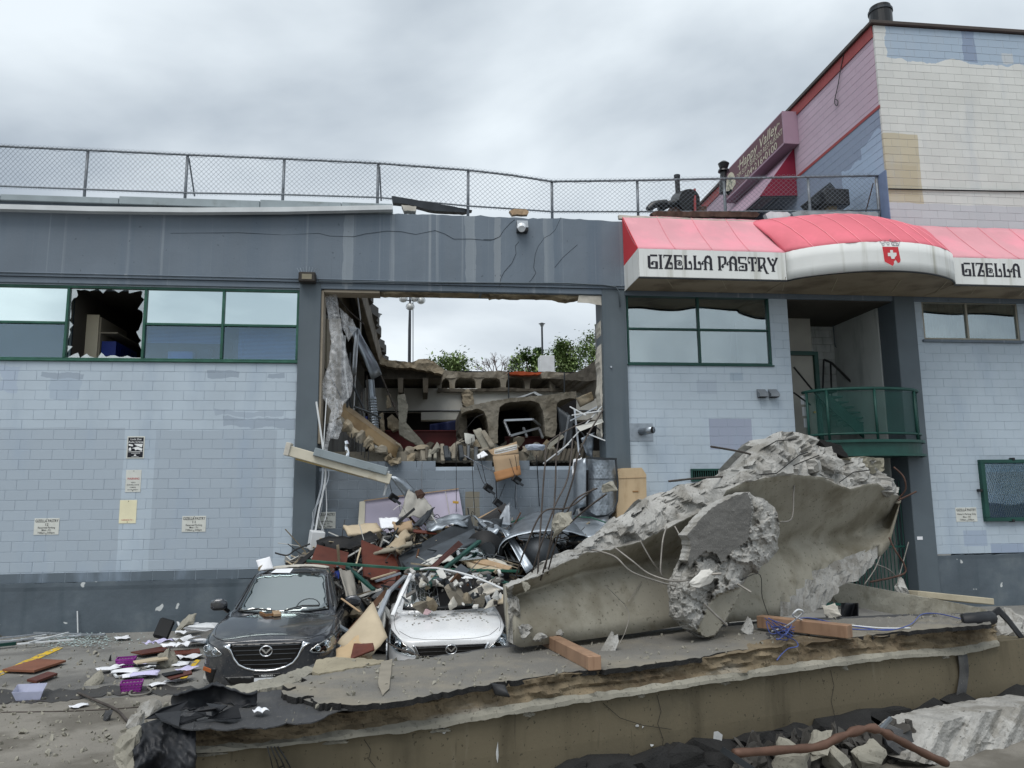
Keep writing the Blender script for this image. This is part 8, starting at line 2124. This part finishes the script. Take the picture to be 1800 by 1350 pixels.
for i, (x, y) in enumerate(papers):
    p = G(x, y, .012 + .012 * (i % 4)); a = rnd.uniform(0, 6.28); w, h = rnd.choice(((.22, .3), (.3, .36), (.16, .2)))
    u, v = Vector((math.cos(a), math.sin(a), 0)), Vector((-math.sin(a), math.cos(a), 0))
    zf = .05 if y < 1165 else .02
    vf = shellv(gridv(lambda s, t: p + u * (s - .5) * w + v * (t - .5) * h + Vector((0, 0, zf * abs(math.sin(s * 4 + t * 3 + i)) + (.1 if 250 < x < 350 and y < 1150 else 0) * rnd.uniform(.9, 1.0))), 7, 7), .003)
    tag(mk('paper_sheet', vf, m_paper if i % 5 else M('lavender_paper', C(196, 192, 222), .9), None, True), 'crumpled white sheet of paper in the litter left of the grey car', 'paper', 'loose papers left of the grey car')
flat('paper_sheet', 'single white sheet of paper lying on the bare ground near the camera', 'paper', [(120, 1243), (152, 1237), (156, 1241), (128, 1247)], m_paper, .004, .015, .02)
flat('paper_sheet', 'white paper lying near the wall beside the glass splinters', 'paper', [(200, 1122), (226, 1118), (229, 1123), (206, 1125)], m_paper, .004, .03, .02)
flat('paper_sheet', 'white paper scrap on the deck beside the curled membrane', 'paper', [(443, 1253), (458, 1246), (473, 1252), (455, 1256)], m_paper, .004, ZD + .05, .02)
for i, (q, lb, mt) in enumerate((([(230, 1148), (285, 1138), (300, 1144), (250, 1152)], 'red-brown board under the papers nearest the wall', m_brownwood), ([(288, 1147), (350, 1142), (352, 1148), (296, 1153)], 'red-brown board beside the grey car front wheel', m_brownwood), ([(290, 1190), (335, 1180), (338, 1186), (300, 1196)], 'red-brown strip beside the folded papers', m_brownwood), ([(284, 1186), (318, 1180), (322, 1184), (290, 1191)], 'black strip next to the red-brown strip', m_black), ([(234, 1164), (290, 1155), (296, 1160), (240, 1168)], 'tan hardboard among the papers', m_ply))):
    flat('litter_board', lb, 'board', q, mt, .02, .05 + .02 * i)
bb = G(287, 1128, .0)
solo('chair_cushion', boxv(bb + Vector((0, 0, .22)), (.26, .10, .36), (R_(-30), R_(18), R_(10)), .03), m_black, 'black padded chair back lying among the papers', 'chair back')
solo('white_foam_slab', chunkv(G(357, 1102, .35), (.6, .4, .12), 530, 24, .03, 2, 0), m_white, 'white foam slab on top of the litter beside the grey car', 'foam')
for i, (x, y, s_, lb) in enumerate(((290, 1172, (.36, .3, .2), 'grey concrete lump among the papers'), (325, 1118, (.5, .3, .16), 'grey stone slab lump below the white foam'), (165, 1204, (.32, .2, .06), 'flat grey concrete flake on the dry asphalt'), (188, 1266, (.24, .14, .08), 'dark grey stone on the bare ground near the camera'), (262, 1255, (.3, .25, .2), 'white broken concrete lump beside the curled membrane'), (238, 1283, (.28, .2, .16), 'pale concrete lump at the left end of the deck'), (372, 1205, (.3, .22, .16), 'grey concrete lump in front of the grey car bumper'), (193, 1162, (.16, .08, .05), 'small black lump on the asphalt'))):
    solo('concrete_lump', chunkv(G(x, y, .0) + Vector((0, 0, s_[2] * (.35 if i != 1 else 1.2))), s_, 540 + i, 14, .08), m_black if i == 7 else (m_broken if i in (4, 5, 6) else m_lip if i != 3 else m_memb), lb, 'rubble')
# light metal frames
def frame3(name, label, pts, r, mat):
    solo(name, join(*[barv(a, b, r, r * .7) for a, b in zip(pts[:-1], pts[1:])]), mat, label, 'metal frame')
frame3('white_angle_strip', 'white bent angle frame standing by the wall', [G(275, 1104, .02) + Vector((0, 0, .06)), G(290, 1108, 0) + Vector((0, .3, .42)), G(318, 1107, .05)], .035, m_white)
frame3('white_angle_strip', 'white bent strip lying among the purple baskets', [G(192, 1173, .03), G(205, 1190, .03), G(270, 1176, .05)], .03, m_white)
frame3('white_angle_strip', 'long grey strip lying behind the bent white strip', [G(212, 1170, .06), G(240, 1168, .08), G(280, 1168, .08)], .02, m_dgalv)
for i, (a, b) in enumerate((((-20, 1136), (90, 1114)), ((-10, 1128), (185, 1114)), ((20, 1126), (110, 1118)), ((60, 1112), (185, 1116)), ((30, 1132), (130, 1124)), ((0, 1122), (88, 1112)), ((50, 1130), (120, 1112)), ((-20, 1132), (60, 1122)))):
    tag(mk('frame_strip', barv(G(a[0], a[1], .03 + .012 * i), G(b[0], b[1], .04 + .012 * i), .04, .025, None, .002), (m_white, m_alu)[i % 2]), 'white aluminium window strip in the tangle by the wall base', 'metal strip', 'window strips by the wall base')
solo('green_frame_strip', barv(G(-20, 1136, .06), G(28, 1131, .06), .06, .05), m_dgreen, 'dark green frame strip end in the tangle by the wall', 'metal strip')
frame3('upright_white_strip', 'thin white strip standing upright against the plinth', [W(137, 1112, -.12), W(136, 1074, -.1)], .02, m_white)
rod_p = smoothpath([G(138, 1218, .03), G(170, 1232, .05), G(205, 1248, .03), G(225, 1268, .03), G(240, 1272, .05)], 5)
solo('rusty_rod', tubev(rod_p, .016, 6), m_rebar, 'bent rusty rod lying on the ground left of the deck', 'rod', smooth=True)
solo('thin_crack_rod', tubev(smoothpath([G(0, 1252, .01), G(120, 1250, .012), G(200, 1246, .012), G(278, 1240, .012)], 5), .008, 5), m_rebar, 'thin straight wire lying across the bare ground', 'wire')
# glass splinters: uncountable
vfs = []
for k in range(1100):
    x, y = rnd.gauss(130, 45), rnd.gauss(1124, 7)
    if y < 1112 or x < -30: continue
    p = G(x, y, .012); s_ = rnd.uniform(.008, .028); a = rnd.uniform(0, 6.28)
    vfs.append(([p + Vector((math.cos(a + t) * s_, math.sin(a + t) * s_, rnd.uniform(0, .012))) for t in (0, 2.1, 4.2)], [(0, 1, 2)]))
o = mk('glass_splinters', join(*vfs), M('glass_crumbs', C(186, 206, 204), .15, 0, .1, 8, 0, spec=.6), fix=False); tag(o, 'field of broken glass splinters at the foot of the wall', 'glass', None, 'stuff')
vfs = []
for k in range(700):
    x = rnd.uniform(-30, 360); y = rnd.uniform(1112, 1345)
    p = G(x, y, .01); s_ = abs(rnd.gauss(0, .02)) + .006
    vfs.append(chunkv(p, (s_ * 2, s_ * 1.6, s_), k, 7, 0, 0))
o = mk('gravel_grit', join(*vfs), m_lip, fix=False); tag(o, 'scattered grit and small stones on the lot', 'grit', None, 'stuff')
# crumbs lying on the fallen deck
vfs = []
for k in range(420):
    x = rnd.uniform(500, 1720); f = rnd.random()
    y = pw(FE, x) + (pw(ET, x) - pw(FE, x)) * f - 3
    s_ = abs(rnd.gauss(0, .012)) + .004
    vfs.append(chunkv(G(x, y, ZD + .056), (s_ * 2, s_ * 1.6, s_), k + 9, 7, 0, 0))
o = mk('deck_crumbs', join(*vfs), m_lip, fix=False); tag(o, 'concrete crumbs scattered over the fallen deck', 'grit', None, 'stuff')
solo('deck_flap', shellv(gridv(lambda u, v: DP(862 + 26 * u + 8 * v, 1200 + 22 * v + 4 * u, .05 + .08 * math.sin(v * 2) * u), 8, 8), .01), m_dkmemb, 'black membrane flap hanging over the deck edge below the white car', 'membrane', smooth=True)
# the smashed office seen through the broken window
sx = W(168, 600, 1.2)
sh_ = thing('office_cabinet', 'cream office shelving end panel behind the smashed window', 'cabinet', (sx.x, 1.2, 4.2))
pa, pb = W(133, 590, .9), W(172, 590, .9)
mk('side_panel', box2((pa.x, .9, 4.2), (pb.x, .94, W(150, 553, .9).z)), M('cream_laminate', C(206, 196, 172), .6, 0, .04, 1, .02), sh_)
mk('shelf_back', box2((pb.x + .0, .95, 4.2), (pb.x + .03, 2.4, W(150, 556, .9).z)), m_room, sh_)
for k, z in enumerate((4.25, 4.95, 5.5, 6.02)): mk('shelf', box2((pb.x + .031, .95, z), (pb.x + .38, 2.4, z + .03)), m_room, sh_)
for k in range(9):
    mk('binder', box2((pb.x + .05, 1.0 + k * .14, 5.535), (pb.x + .34, 1.12 + k * .14, 5.86)), m_blue, sh_)
    mk('binder', box2((pb.x + .05, 1.0 + k * .14, 4.985), (pb.x + .34, 1.12 + k * .14, 5.3)), M('plum_binder', C(84, 40, 60), .6) if k < 4 else m_blue, sh_)
wl_ = W(122, 590, .5)
mk('door_jamb', box2((wl_.x, .5, 4.2), (W(134, 590, .5).x, .6, 6.8)), M('pale_jamb', C(176, 166, 146), .7), sh_)
